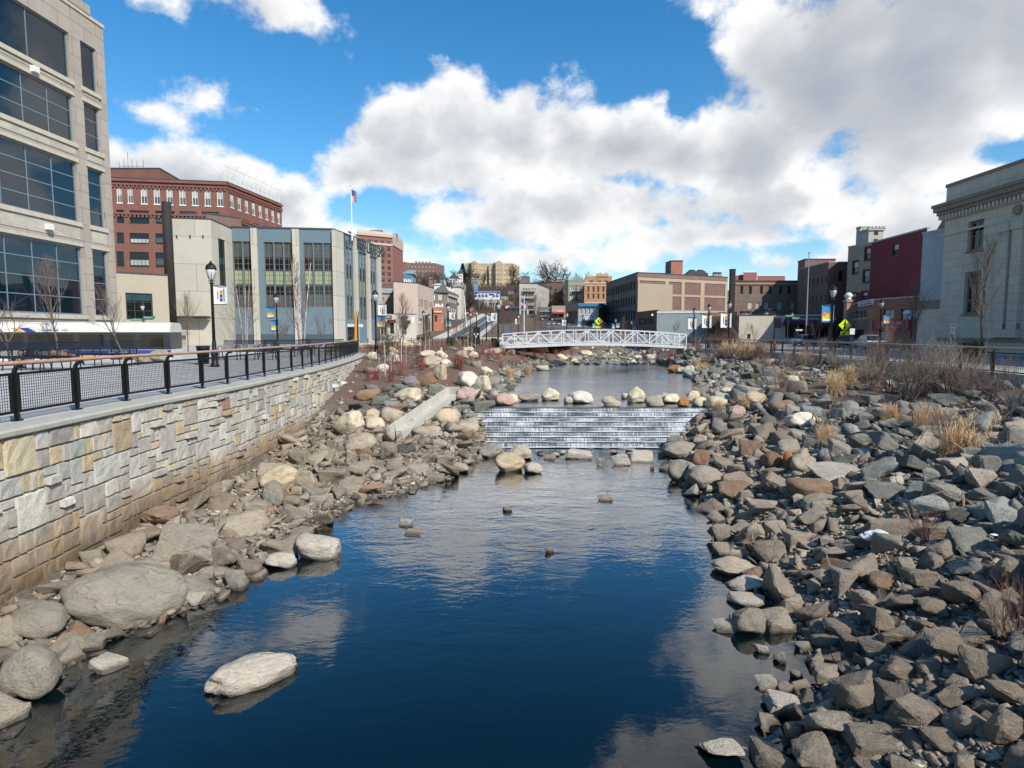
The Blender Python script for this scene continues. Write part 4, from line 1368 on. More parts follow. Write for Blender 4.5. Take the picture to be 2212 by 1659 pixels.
# A: stone and glass office block at the far left
zt=Z(222,62,48); c1=P(222,62,48)
d=Vector((-.057,-1)).normalized()
A0=(c1[0]+d.x*26,c1[1]+d.y*26)
A=Bldg('office_building','tall pale stone office block with big dark blue gridded windows at the far left','building',[A0,c1],-1.0,zt,'stone_a',back=[(c1[0]-22,c1[1]+2),(A0[0]-22,A0[1]+2)],coping=('palecoping',.25))
f=A.faces[0]
rows=[(100,195,1),(226,322,3),(362,486,4),(537,681,4)]
zs=[(f.uv(195,b_)[1],f.uv(195,a_)[1],n) for a_,b_,n in rows]
un0,un1=f.uv(176,145)[0],f.uv(209,145)[0]
um1=f.uv(151,125)[0]; pw=(f.uv(190,600)[0]-f.uv(143,600)[0])
pn=5; um0=um1-pw*pn; ub1=um0-1.6; ub0=ub1-pw*pn
for z0,z1,n in zs:
    A.win(0,None,1,1,1,1,1,n,'bluefr','g_office',.09,.22,uvr=(un0,un1,z0,z1))
    A.win(0,None,1,1,1,1,pn if n>1 else 3,n,'bluefr','g_office',.1,.22,uvr=(um0,um1,z0,z1))
    A.win(0,None,1,1,1,1,pn,n,'bluefr','g_office',.1,.22,uvr=(ub0,ub1,z0,z1))
A.done()
tr=[];sp_=[]
for i,(z0,z1,n) in enumerate(zs):
    for (a,c) in((un0,un1),(um0,um1),(ub0,ub1)):
        tr.append(('uv',a-.15,c+.15,z0-.32,z0-.02,.12,-.02))
        if i>0: tr.append(('uv',a-.15,c+.15,z1+.02,z1+.25,.08,-.02)); sp_.append(('uv',a+.05,c-.05,z1+.5,zs[i-1][0]-.45,.03,-.01))
A.trim('ledge','palecoping',tr); [A.trim('spandrel_panel','stone_white',[q_]) for q_ in sp_]
A.trim('parapet_block','stone_a',[('uv',-1,f.uv(192,30)[0],zt+.25,zt+.9,.12,.6)])
for X,Y in ((100,490),(68,150)):
    u,z=f.uv(X,Y); bb=MB(); f.box(bb,u-.2,u+.2,z-.2,z+.2,-.4,-.05); buildw(bb,'security_camera',M['white'],A.root)
# B: low yellow annex
B=Bldg('annex_building','low yellow stucco annex between the office block and the cream tower','building',[P(235,586,66),P(362,597,70)],-1,Z(262,588,66),'yellow',coping=('coping',.15))
B.win(0,(272,632,330,690),1,1,1,1,3,3,'dkframe','g_dark',.12,pane2=[(.72,.97,'g_teal')])
B.done()
# C: brick factory with rooftop sign frame
zt=Z(490,395,126)
C=Bldg('brick_factory','large red brick factory with white top floor windows behind the cream tower','building',[P(140,392,121),P(490,395,126),corn(608,443,zt)],-1,zt,'brick_red',depth=30,coping=('coping',.3))
C.win(0,(252,405,287,438),2,1,.5,1,2,2,'white','g_grey',.12,pane2=[(.55,.97,'g_pale')],sill=1)
C.win(0,(304,406,482,440),7,1,.5,1,2,2,'white','g_grey',.12,pane2=[(.52,.97,'g_pale')],sill=1)
for (a,b_) in ((453,482),(502,526),(543,576)):
    C.win(0,(252,a,268,b_),1,1,1,1,3,2,'dkgreen','g_dark',.14)
    C.win(0,(280,a+1,322,b_+1),1,1,1,1,5,2,'dkgreen','g_dark',.14,pane2=[(.15,.5,'g_pale')] if a>500 else None)
    C.win(0,(336,a+2,378,b_+2),1,1,1,1,5,2,'dkgreen','g_dark',.14,pane2=[(.2,.6,'g_grey')])
    C.win(0,(388,a+3,425,b_+3),1,1,1,1,5,2,'dkgreen','g_teal',.14)
    C.win(0,(436,a+4,474,b_+4),1,1,1,1,5,2,'dkgreen','g_teal',.14)
C.win(1,(497,418,604,447),8,1,.48,1,2,2,'white','g_grey',.12,pane2=[(.52,.97,'g_pale')],sill=1)
C.win(1,(500,466,600,492),5,1,.72,1,4,2,'dkgreen','g_teal',.14)
C.done()
for fi in(0,1):
    f=C.faces[fi]; bb=MB()
    for zz in (zt-1.2,zt-7.0):
        f.box(bb,.0,f.L,zz,zz+.35,-.3,.0)
        for k in np.arange(.2,f.L-.3,.75): f.box(bb,k,k+.4,zz-.5,zz-.01,-.22,.0)
    f.box(bb,0,f.L,zt-.5,zt-.03,-.42,.0)
    buildw(bb,'cornice',M['brick_red'],C.root)
pz=Z(345,365,150)
Bldg('brick_penthouse','brick rooftop storey set back on the factory roof','penthouse',[P(236,362,150),P(345,365,150),P(412,389,168)],zt-2,pz,'brick_red',depth=10,coping=('coping',.3)).done()
# roof clutter on the factory
for X,Y,w_,h_,lab in ((262,388,1.7,1.6,'white cylindrical vent tank on the factory roof'),(298,388,5,1.4,'dark air handling unit on the factory roof'),(330,390,2.6,1.2,'small silver cooling unit on the factory roof')):
    p=ony(X,Y,133); r=empty('roof_unit',(p[0],p[1],zt-.1),0,lab,'roof unit')
    b=MB()
    if 'tank' in lab: b.lathe([(.1,0),(.85,.0),(.9,.9),(.7,1.4),(.1,1.7)]); b.box((1.2,0,.6),(1.2,.4,.4)); b.build('tank',M['white'],r)
    else:
        b.box((0,0,h_/2),(w_,1.8,h_)); b.build('casing',M['coping' if 'dark' in lab else 'metalroof'],r)
        b=MB(); b.lathe([(.5,0),(.5,.25),(.1,.3)],(-w_*.2,0,h_)); b.lathe([(.5,0),(.5,.25),(.1,.3)],(w_*.25,0,h_)); b.build('fan',M['dkframe'],r)
def mast(name,lab,pts,segs,mat='dkframe',r=.06):
    root=empty(name,pts,0,lab,'antenna'); b=MB()
    for a,c in segs: b.bar(a,c,r)
    b.build('frame',M[mat],root); return root
p=ony(284,364,152); mast('antenna','cluster of thin aerials above the factory penthouse',(p[0],p[1],pz),[((-3,0,1.2),(3,0,1.2))]+[((x,0,0),(x,0,h)) for x,h in ((-3,2.4),(-1.8,3),(-.8,4.6),(.2,3),(1.4,2.5),(3,2.8))])
# rooftop sign frame
f=C.faces[1]; s=empty('sign_frame',f.pt(0,zt+.3,.5),0,'empty white steel billboard frame along the factory roof edge','sign frame'); b=MB()
za,zb=zt+.4,zt+3.6
for k in range(13):
    u=.3+(f.L-.6)*k/12; b.bar(f.pt(u,za,.5),f.pt(u,zb,.5),.1)
    if k%2==0: b.bar(f.pt(u,za,2.2),f.pt(u,zb-.8,.5),.07); b.bar(f.pt(u,zb,.5),f.pt(u,zb+.8,-1),.05)
for z in (za+.2,za+1.2,zb): b.bar(f.pt(.3,z,.5),f.pt(f.L-.3,z,.5),.09)
for k in range(60):
    u=.3+(f.L-.6)*k/59; b.bar(f.pt(u,za,.5),f.pt(u,zb,.5),.025)
buildw(b,'lattice',M['white'],s)
# water stack
p=ony(362,500,72); r=empty('chimney_stack',(p[0],p[1],-1),0,'tall sooty black steel chimney beside the cream tower','chimney')
zz=ony(355,437,72)[2]+1; b=MB(); b.lathe([(.55,3.0),(.52,zz),(.46,zz+.02)],(0,0,0),14); b.build('flue',M['stack'],r,True)
b=MB(); b.box((0,0,2.6),(3.4,1.6,.5)); b.box((0,0,1.2),(2.6,1.2,2.4)); b.build('base_housing',M['yellow'],r)
# D: corner commercial building with cream tower and blue walls
zt=Z(720,497,90); pc=[P(366,476,80),P(455,474,81),P(500,492,88),P(720,497,90),corn(819,535,zt)]
zl=-1.0
D1=Bldg('cream_tower','windowless cream stair tower at the left end of the blue building','building',pc[:3],zl,Z(455,474,81),'cream',depth=14,coping=('coping',.1))
D1.win(1,(474,515,489,655),1,1,1,1,2,7,'dkframe','g_dark',.12,pane2=[(.02,.3,'g_grey'),(.62,.72,'g_teal')])
for X in(381,410,438): D1.win(0,(X-2,508,X+2,516),1,1,1,1,1,4,'grayframe','g_dark',.06)
D1.done()
D1.trim('canopy','dkframe',[(366,683,455,687,1.6,0)],0); D1.trim('canopy_trim','palecoping',[(366,688,455,690,1.2,0)],0)
D=Bldg('blue_office_building','slate blue four storey office building with cream pilasters and tall windows','building',pc[2:],zl,zt,'blue',depth=26,coping=('coping',.25))
pat=[(.0,.2,'g_grey'),(.2,.34,'g_dark'),(.36,.56,'g_green'),(.57,.77,'g_dark')]
def band(fi,rects,c,st='g_grey'):
    for (x0,y0,x1,y1) in rects: D.win(fi,(x0,y0,x1,y1),c,1,.93,1,2,12,'grayframe',st,.1,.25,pane2=pat)
band(0,[(504,521,546,664)],2); band(0,[(572,522.5,634,665)],3); band(0,[(657,524,719,663)],3)
band(1,[(749,533,762.5,690)],2,'g_sky'); band(1,[(777.5,544,791,690)],2,'g_sky'); band(1,[(801,553,812.5,690)],2,'g_sky')
f=D.faces[1]
D.done()
pil=[(545.5,493,559,747,.35,-.02),(634.5,495,649,747,.35,-.02),(719.5,497,732.5,747,.35,-.02)]
D.trim('pilaster','cream',[('uv',D.faces[0].uv(a,600)[0],min(D.faces[0].uv(c,600)[0],D.faces[0].L+.34),zl,zt-.02,pr,-.02) for a,_,c,_,pr,_ in pil],0)
D.trim('side_pilaster','cream',[('uv',0 if a<735 else D.faces[1].uv(a,600)[0],min(D.faces[1].L,D.faces[1].uv(c,600)[0]),zl,zt-.02,.36,-.02) for a,c in((732,739),(763,769.5),(790,796),(813,820))],1)
D.trim('dark_base','bluebase',[('uv',.05,D.faces[0].L-.05,zl,D.faces[0].uv(600,722)[1],.05,-.01)],0)
D.trim('entrance','white',[(750,700,764,706,1.6,0)],1); D.trim('doorway','g_dark',[(751,707,763,738,.06,-.02)],1)
D.trim('vent_grille','grayframe',[(711,687,729,698,.06,-.01)],0)
word(D.root,'lettering','THE',f,f.uv(749.5,530)[0],f.uv(749,527)[1],2.2,'dkframe',.25,1.35)
word(D.root,'lettering','HERALD',f,f.uv(765.5,545)[0],f.uv(768,539)[1],2.0,'dkframe',.42,1.35,sx=.86)
word(D.root,'lettering','STATESMAN',f,f.uv(792.5,550)[0],f.uv(793,548)[1],1.8,'dkframe',.42,1.4,sx=.80)
word(D.root,'lettering','=',f,f.uv(744,530)[0],f.uv(745,532)[1],1.8,'dkframe',.25,1.0)
# dark brick plant room on top behind the tower
Bldg('rooftop_plant_room','dark brick plant room with a vent pipe behind the cream tower','plant room',[P(445,456,100),P(520,468,104)],5,Z(480,462,100),'brick_dark',depth=8,coping=('coping',.2)).done()
# E: hotel tower
zt=Z(847,508,310)
E=Bldg('hotel_tower','tall red brick hotel tower with beige top storey behind the blue building','building',[P(772,512,300),P(847.5,508,310),corn(870,523,zt)],0,zt,'brick_hotel',depth=30,coping=('palecoping',1.2))
E.win(0,(781,516,844,620),5,8,.56,.62,2,1,'dkframe','g_dark',.3,pane2=[(.55,.9,'g_teal')])
E.done()
zb=E.faces[0].uv(820,527)[1]
E.trim('top_band','beige',[('uv',0,E.faces[0].L,zb-.6,zb+.5,.4,-.05),('uv',0,E.faces[0].L,zt-1.4,zt-.1,.6,-.05)],0)
E.trim('beige_end_wall','beige',[('uv',0,E.faces[1].L,zb,zt-.1,.3,-.05)],1)
for (a,b_,c,yt,lab) in ((798,825,833,497,'brick lift housing on the hotel roof'),(833,858,861,505,'second smaller brick housing on the hotel roof right side')):
    Bldg('lift_housing',lab,'penthouse',[P(a,yt,318),P(b_,yt,318),P(c,yt+5,330)],zt-2,Z(b_,yt,318),'brick_hotel',depth=8).done()
# F: beige two storey building
zt=Z(903,612.5,118)
Fb=Bldg('beige_building','plain beige stucco building with quoined corner left of the stone house','building',[P(850,612,114),P(903,612.5,118),corn(936.7,623.5,zt)],-.6,zt,'beige',depth=16,coping=('coping',.12))
Fb.win(1,(907,646,914.5,662),3,1,.75,1,1,2,'dkframe','g_grey',.06); Fb.win(1,(917,648,924.5,669),3,1,.75,1,1,3,'dkframe','g_grey',.06); Fb.win(1,(927,652,934,664),3,1,.75,1,1,2,'dkframe','g_grey',.06)
Fb.win(1,(918,680,926,712),1,1,1,1,1,2,'dkframe','g_dark',.1)
Fb.done(); Fb.trim('quoins','taupe',[('uv',-.02,.35 if k%2 else .6,zt-.2-.45*(k+1),zt-.2-.45*k-.06,.05,-.01) for k in range(18)],1)
# G: pizza shop
zt=Z(860,678,106)
Gs=Bldg('pizza_shop','single storey cream shop with maroon sign and awnings','shop',[P(820,677.5,106),P(899,678.5,109)],-.6,zt,'cream',depth=7,coping=('coping',.1))
Gs.win(0,(823,693,835,722),1,1,1,1,1,1,'maroon','g_dark',.1); Gs.win(0,(843,692,851,721),1,1,1,1,1,2,'dkframe','g_dark',.1); Gs.win(0,(868,700,878,722),1,1,1,1,1,2,'dkframe','g_grey',.08)
Gs.done(); Gs.trim('sign_board','maroon2',[(822,681,846,688,.15,0)]); f=Gs.faces[0]
word(Gs.root,'lettering',"NA PIZZ",f,f.uv(824,685)[0],f.uv(824,687)[1],.42,'white',.18)
Gs.trim('awning','maroon',[(837,690.5,852,698,.9,0),(867,682,878.5,688.5,.7,0),(869,692,883,700,.9,0)])
Gs.trim('poster','white',[(889,684,894,698,.04,0)])
# H: taupe building with grey mansard
zt=Z(836,636,128)
Hb=Bldg('mansard_building','taupe two storey building with grey mansard roof and two small windows','building',[P(821,636,127),P(850.5,636,128)],-.6,zt,'taupe',depth=8,coping=('dkframe',.2))
Hb.win(0,(825.5,643,829.5,653),1,1,1,1,1,2,'skyblue','g_pale',.07); Hb.win(0,(839,643,843.5,653),1,1,1,1,1,2,'skyblue','g_pale',.07); Hb.done()
f=Hb.faces[0]; b=MB(); zz=Z(836,623.5,130)
b.add([f.pt(0,zt+.2,-.2),f.pt(f.L,zt+.2,-.2),f.pt(f.L,zz,1.4),f.pt(0,zz,1.4),f.pt(f.L,zz,6),f.pt(0,zz,6),f.pt(0,zt+.2,7),f.pt(f.L,zt+.2,7)],[(0,1,2,3),(3,2,4,5),(5,4,7,6),(0,3,5,6),(1,7,4,2)]); buildw(b,'mansard_roof',M['metalroof'],Hb.root)
Bldg('brick_gable_building','dark brick wall between the hotel tower and the mansard roof','building',[P(820,606,150),P(850,622,150)],-.5,Z(834,612,150),'brick_dark',depth=8).done()
# I: stone manor house
zt=Z(966,632.5,154); pm=[P(937,632.5,152),P(966.5,632.5,154),corn(988,640.5,zt)]
I=Bldg('stone_house','old rubble stone house with white trim and dormered slate roof','house',pm,0,zt,'brick_grey',back=[(pm[2][0]-8,pm[2][1]+2),(pm[0][0]-1,pm[0][1]+22)])
I.win(0,(937,636,940,648),1,1,1,1,1,2,'white','g_grey',.15); I.win(0,(947,636,955,647),1,1,1,1,2,2,'white','g_grey',.2); I.win(0,(949,657,953,668),1,1,1,1,2,2,'white','g_grey',.15)
I.win(1,(969,638,985,652),5,1,.55,1,1,2,'white','g_pale',.15); I.win(1,(970,662,985,676),4,1,.5,1,1,2,'white','g_pale',.15)
I.done(); I.trim('shutter','white',[(940,656,944.5,668,.06,0),(945.5,656,948.5,668,.06,0),(953.5,656,957,668,.06,0)])
I.trim('stucco_side','cream',[('uv',0,I.faces[1].L,zt-.7,zt,.35,-.01),('uv',0,.8,0,zt,.06,-.01)],1)
b=MB(); a0,a1,a2=pm; zr=Z(955,612,160); rc=[(a0[0]+2,a0[1]+6),(a1[0]-2.0,a1[1]+6),(a2[0]-3,a2[1]-2)]
b.add([(a0[0]-.4,a0[1]-.5,zt),(a1[0]+.5,a1[1]-.5,zt),(a2[0]+.5,a2[1]+.4,zt),(rc[0][0],rc[0][1],zr),(rc[1][0],rc[1][1],zr),(rc[2][0],rc[2][1],zr),(rc[0][0],rc[0][1]+12,zt),(rc[2][0]-2,rc[2][1]+8,zt)],[(0,1,4,3),(1,2,5,4),(3,4,5),(0,3,6),(3,5,7,6),(5,2,7)]); buildw(b,'slate_roof',M['slate'],I.root)
b=MB(); 
for X,Y,y in((943.5,621,155),): 
    p=ony(X,Y,y); b.box((p[0],p[1]+1,p[2]-.2),(1.5,2,1.6)); b.prism([(p[0]-1,p[1]-.2),(p[0]+1,p[1]-.2),(p[0]+1,p[1]+2),(p[0]-1,p[1]+2)],p[2]+.6,p[2]+.8)
for k in range(3):
    u=.22+.25*k; x=a1[0]+(a2[0]-a1[0])*u; y=a1[1]+(a2[1]-a1[1])*u; b.box((x-1.0,y,zt+1.1),(1.3,1.3,1.3))
buildw(b,'dormer',M['white'],I.root)
b=MB()
for (xa,ya),(xb,yb) in ((rc[0],rc[1]),(rc[1],rc[2])): b.bar((xa,ya,zr+.7),(xb,yb,zr+.7),.12,.12); b.bar((xa,ya,zr+.1),(xb,yb,zr+.1),.1,.9)
buildw(b,'balustrade',M['white'],I.root)
for X0,X1,Y,yy in((926,935,599,150),(937,943,605,158)):
    p0=ony(X0,Y,yy);p1=ony(X1,Y,yy); w_=p1[0]-p0[0]; b=MB(); b.box(((p0[0]+p1[0])/2,yy,(p0[2]+0)/2),(w_*.8,1.2,p0[2])); b.box(((p0[0]+p1[0])/2,yy,p0[2]-.3),(w_,1.5,.3)); buildw(b,'chimney',M['brick_red'],I.root)
# cream house behind it
zt=Z(1000,622,172)
J=Bldg('cream_house','cream clapboard house with dark shutters right of the stone house','house',[P(978,622,170),P(996,622,172),corn(1003,626,zt)],0,zt,'cream',depth=12,coping=('dkframe',.2))
J.win(0,(988,636,991.5,642),1,2,1,.45,1,2,'dkframe','g_grey',.12); J.win(0,(988,654,991.5,660),1,1,1,1,1,2,'dkframe','g_grey',.12); J.done()
# K: small brick building in front
zt=Z(945,664,130)
K=Bldg('small_brick_shop','small red brick shop with white trimmed parapet in front of the stone house','shop',[P(936,664,129),P(953,663,130),corn(958,664.5,zt)],-.5,zt,'brick_rust',depth=10,coping=('palecoping',.25))
K.win(0,(938.5,681,944.5,695),1,1,1,1,1,2,'dkgreen','g_teal',.15); K.win(1,(954,680,957,697),1,1,1,1,1,1,'white','g_grey',.1); K.done()
K.trim('fascia','palecoping',[(936,672,953,675,.3,0)])
# L: blue house on the hill
zt=Z(880,592,250)
L=Bldg('blue_house','bright blue and white wooden house on the hill beside the hotel tower','house',[P(871,592,248),P(891,592,250),P(898,594,262)],10,zt,'skyblue',depth=10,roofmat='metalroof')
L.win(0,(873,602,888,611),4,1,.6,1,1,2,'white','g_grey',.25); L.win(0,(874,593,887,599),3,1,.5,1,1,1,'white','g_grey',.25); L.done(); L.trim('upper_storey','cyan',[(871,592,891,599.5,.15,-.01)])
b=MB(); a,c,e=L.pts; m_=((a[0]+c[0])/2,(a[1]+c[1])/2+6); b.add([(a[0]-.6,a[1]-.6,zt),(c[0]+.6,c[1]-.6,zt),(e[0]+.6,e[1],zt),(m_[0]-1,m_[1],zt+2.2),(m_[0]+2,m_[1],zt+2.2),(a[0],a[1]+12,zt)],[(0,1,4,3),(1,2,4),(0,3,5),(3,4,2,5)]); buildw(b,'hip_roof',M['metalroof'],L.root)
for i,(X0,X1,Y,yy,mt,lab) in enumerate([(984,1001,600,330,'white','small white gabled house among the hillside trees'),(1035,1045,598,350,'skyblue','pale blue house half hidden by hillside trees'),(962,975,602,300,'skyblue','grey blue house low on the wooded hill'),(1002,1012,590,380,'white','narrow white house beside the yellow apartments')]):
    X0-=12; X1-=12
    z_=Z(X0,Y,yy); pp=[P(X0,Y,yy),P(X1,Y,yy)]; g=Bldg('hillside_house',lab,'house',pp,G(0,yy)-3,z_,mt,depth=8,group='houses on the wooded hill')
    g.win(0,(X0+2,Y+4,X1-2,Y+14),3,2,.5,.5,1,1,'dkframe','g_dark',.2); g.done()
    f=g.faces[0]; b=MB(); b.add([f.pt(-.5,z_,-.5),f.pt(f.L+.5,z_,-.5),f.pt(f.L/2,z_+2.6,-.5),f.pt(-.5,z_,8),f.pt(f.L+.5,z_,8),f.pt(f.L/2,z_+2.6,8)],[(0,1,2),(0,2,5,3),(1,4,5,2),(3,5,4)]); buildw(b,'gable_roof',M['slate'],g.root)
# M: dark brick apartments on the skyline
zt=Z(920,571,480)
Ms=Bldg('hilltop_apartments','long dark brick apartment block on the skyline at the left','building',[P(870,573,470),P(886,570,478),P(940,570,480),P(960,580,500)],20,zt,'brick_dark',depth=20,coping=('brick_brown',1))
Ms.win(1,(889,574,938,606),7,4,.4,.45,1,1,'grayframe','g_pale',.2); Ms.done()
b=MB(); f=Ms.faces[1]
for k in np.arange(4,f.L-3,2.6): f.box(b,k,k+1.4,zt+1,zt+2.1,0,1)
buildw(b,'crenellation',M['brick_dark'],Ms.root)
# N: yellow brick apartment blocks
for i,(x0,x1,x2,lab) in enumerate([(1005,1052,1056,'yellow brick apartment block on the hill, the left of the twin blocks'),(1056,1108,1122,'yellow brick apartment block on the hill, the right of the twin blocks')]):
    yy=420; zt=Z(x0,570,yy); fr=[x0,x0+(x1-x0)*.2,x0+(x1-x0)*.28,x0+(x1-x0)*.55,x0+(x1-x0)*.63,x1]
    dd=[yy+2,yy+2,yy-1.5,yy-1.5,yy+2,yy+2]
    n_=Bldg('apartment_block',lab,'building',[P(X,570,d_) for X,d_ in zip(fr,dd)]+[P(x2,575 if i==0 else 577,yy+24)],25,zt,'brick_apt',depth=16,coping=('palecoping',.8),group='yellow apartment blocks')
    for fi in (0,2,4):
        a,c=fr[fi],fr[fi+1]; n_.win(fi,(a+1.5,576,c-1.5,618),3 if fi==4 else 2,5,.42,.48,1,2,'white','g_dark',.25,sill=1)
    if i==1: n_.win(5,(1110,580,1121,618),3,5,.42,.48,1,2,'white','g_dark',.25)
    n_.done()
    for fi in(0,2,4):
        f=n_.faces[fi]; b=MB(); 
        for k in range(1,5): f.box(b,0,f.L,zt-3.3*k-.5,zt-3.3*k-.2,-.2,.0)
        buildw(b,'string_course',M['palecoping'],n_.root)
    f=n_.faces[2]; b=MB(); b.add([f.pt(0,zt+.8,-.2),f.pt(f.L,zt+.8,-.2),f.pt(f.L/2,zt+2.3,-.2),f.pt(0,zt+.8,.8),f.pt(f.L,zt+.8,.8),f.pt(f.L/2,zt+2.3,.8)],[(0,1,2),(0,2,5,3),(1,4,5,2),(3,5,4)]); buildw(b,'gable',M['brick_apt'],n_.root)
# O: billboard
zt=Z(1024.6,629,230); pb=[P(1024.6,629,230),P(1080,629,230)]; f=Face(*pb)
r=empty('billboard',f.pt(f.L/2,9,.5),0,'wide blue and white roadside billboard below the yellow apartments','billboard'); b=MB(); z0=Z(1024.6,647.5,230)
f.box(b,0,f.L,z0,zt,0,.5); buildw(b,'panel',M['white'],r); b=MB(); f.box(b,.1,f.L-.1,z0+(zt-z0)*.5,zt-.1,-.03,0); buildw(b,'blue_poster_sky',M['navy'],r)
b=MB(); f.box(b,1.2,f.L-1.2,zt-(zt-z0)*.27,zt-(zt-z0)*.2,-.06,-.03)
for k in range(7): 
    if k!=4: b.lathe([(.05,0),(.55,.1),(.5,.45),(.05,.6)],f.pt(1+k*f.L/7.2,z0+(zt-z0)*.48,-.25),8)
buildw(b,'poster_print',M['white'],r)
b=MB()
for k in range(4): b.bar(f.pt(f.L*(.1+.27*k),4,.6),f.pt(f.L*(.1+.27*k),z0,.6),.35)
buildw(b,'leg',M['coping'],r)
# P: white building
zt=Z(1050,650,236)
Pw=Bldg('white_building','white painted two storey building under the billboard','building',[P(1018,652,240),P(1034,650,236),P(1085,649.5,236)],7,zt,'white',depth=12,coping=('palecoping',.3))
Pw.win(1,(1041,654,1074,659),5,1,.45,1,1,2,'dkframe','g_grey',.12); Pw.win(1,(1041,664,1074,669),5,1,.45,1,1,2,'dkframe','g_grey',.12); Pw.done()
# Q: red/white shop
zt=Z(1100,661,222)
Qs=Bldg('red_front_shop','low shop with white fascia and red front by the flagpole','shop',[P(1092,661,222),P(1123,661,222)],6,zt,'brick_red',depth=10)
Qs.win(0,(1101,672,1113,678),2,1,.6,1,1,1,'white','g_pale',.15); Qs.done(); Qs.trim('fascia','white',[(1092,661,1123,667,.3,-.01)])
Bldg('brown_roof_building','long brown roofed building behind the red front shop','building',[P(1084,651,238),P(1124,651,238)],7,Z(1100,651,238),'brick_rust',depth=10).done()
# R: grey building with white side wall and fire escapes
zt=Z(1158.8,613.7,200)
Rg=Bldg('grey_apartment_house','grey four storey house with rusty balconies and a blank white side wall','building',[P(1122,614,198),P(1158.8,613.7,200),corn(1186,624,zt)],3,zt,'greyw',depth=16,coping=('coping',.4))
for yt in (622,637,652):
    Rg.win(0,(1129,yt,1157,yt+7),5,1,.5,1,1,2,'white','g_dark',.12)
Rg.win(0,(1126,670,1138,681),1,1,1,1,1,3,'coping','g_teal',.1); Rg.win(0,(1142,670,1156,681),1,1,1,1,3,1,'coping','g_dark',.1)
Rg.win(1,(1168,627,1178,633),4,1,.35,1,1,1,'grayframe','g_dark',.06); Rg.win(1,(1168,642,1178,648),4,1,.35,1,1,1,'grayframe','g_dark',.06); Rg.win(1,(1172.5,634,1173.7,640),1,2,1,.4,1,1,'grayframe','g_dark',.06); Rg.done()
f=Rg.faces[0]; b=MB()
for yt in (630,645,660):
    z_=f.uv(1140,yt)[1]; ua,ub=f.uv(1128,640)[0],f.uv(1155,640)[0]
    f.box(b,ua,ub,z_-.12,z_,-1.3,0)
    for z2 in (.5,1.0): b.bar(f.pt(ua,z_+z2,-1.3),f.pt(ub,z_+z2,-1.3),.05); b.bar(f.pt(ua,z_+z2,0),f.pt(ua,z_+z2,-1.3),.05)
    for k in np.arange(ua,ub,.35): b.bar(f.pt(k,z_,-1.3),f.pt(k,z_+1,-1.3),.04)
buildw(b,'balcony_railing',M['rust'],Rg.root)
# S: brown brick with zigzag fire escape
zt=Z(1200,611,228)
S=Bldg('brown_apartment_house','brown brick apartment house with a zigzag fire escape','building',[P(1140,612,232),P(1182,611,228),P(1217,611.5,226)],4,zt,'brick_brown',depth=14,coping=('coping',.3))
S.win(0,(1183,620,1190,660),1,1,1,1,1,1,'grayframe','g_dark',.1) if 0 else None
S.win(1,(1187,619,1191,656),1,3,1,.5,1,2,'coping','g_dark',.12); S.win(1,(1198,624,1201,660),1,3,1,.4,1,2,'dkframe','g_dark',.12); S.done()
f=S.faces[1]; b=MB(); lv=[632,648,661]; ua,ub=f.uv(1198,640)[0],f.uv(1216,640)[0]
for i,yt in enumerate(lv):
    z_=f.uv(1205,yt)[1]; f.box(b,ua,ub,z_-.1,z_,-1.4,-.1); b.bar(f.pt(ua,z_+1,-1.4),f.pt(ub,z_+1,-1.4),.08)
    for k in np.arange(ua,ub,.4): b.bar(f.pt(k,z_,-1.4),f.pt(k,z_+1,-1.4),.04)
    if i<2: z2=f.uv(1205,lv[i+1])[1]; b.bar(f.pt(ub-.6,z_,-.8),f.pt(ua+.4,z2,-.8),.5,.12)
z_=f.uv(1205,lv[0])[1]; b.bar(f.pt(ua+.3,z_,-.8),f.pt(ub-.5,z_-2,-.8),.1)
buildw(b,'fire_escape',M['rust'],S.root)
Bldg('brown_rooftop_block','small brown brick rooftop block above the grey house','penthouse',[P(1127,599,240),P(1145,599,240)],zt-4,Z(1136,599,240),'brick_brown',depth=6,coping=('coping',.3)).done()
# T: sage green house
zt=Z(1240,607,212)
Tg=Bldg('green_apartment_house','sage green apartment house with white window pairs and a fire escape','building',[P(1221,609,216),P(1227.5,607,212),P(1262,607,212)],4,zt,'green_wall',depth=14,coping=('green_wall',.5))
for a in(1232,1248.5):
    Tg.win(1,(a,619,a+9.5,628),1,1,1,1,2,2,'white','g_dark',.22); Tg.win(1,(a,637,a+9.5,646),1,1,1,1,2,2,'white','g_dark',.22)
Tg.done(); Tg.trim('string_course','palecoping',[(1228,615,1262,616,.15,0),(1228,649,1262,650.5,.15,0)],1); Tg.trim('brick_strip','brick_brown',[(1243.5,614,1247,650,.05,-.01)],1)
f=Tg.faces[1]; b=MB(); ua,ub=f.uv(1236,640)[0],f.uv(1253,640)[0]
for yt in(630,648):
    z_=f.uv(1245,yt)[1]; f.box(b,ua,ub,z_-.1,z_,-1.2,-.1); b.bar(f.pt(ua,z_+.9,-1.2),f.pt(ub,z_+.9,-1.2),.07)
    for k in np.arange(ua,ub,.5): b.bar(f.pt(k,z_,-1.2),f.pt(k,z_+.9,-1.2),.04)
b.bar(f.pt(ub-.8,f.uv(1245,630)[1],-.7),f.pt(ua+.8,f.uv(1245,648)[1],-.7),.4,.1); buildw(b,'fire_escape',M['rust'],Tg.root)
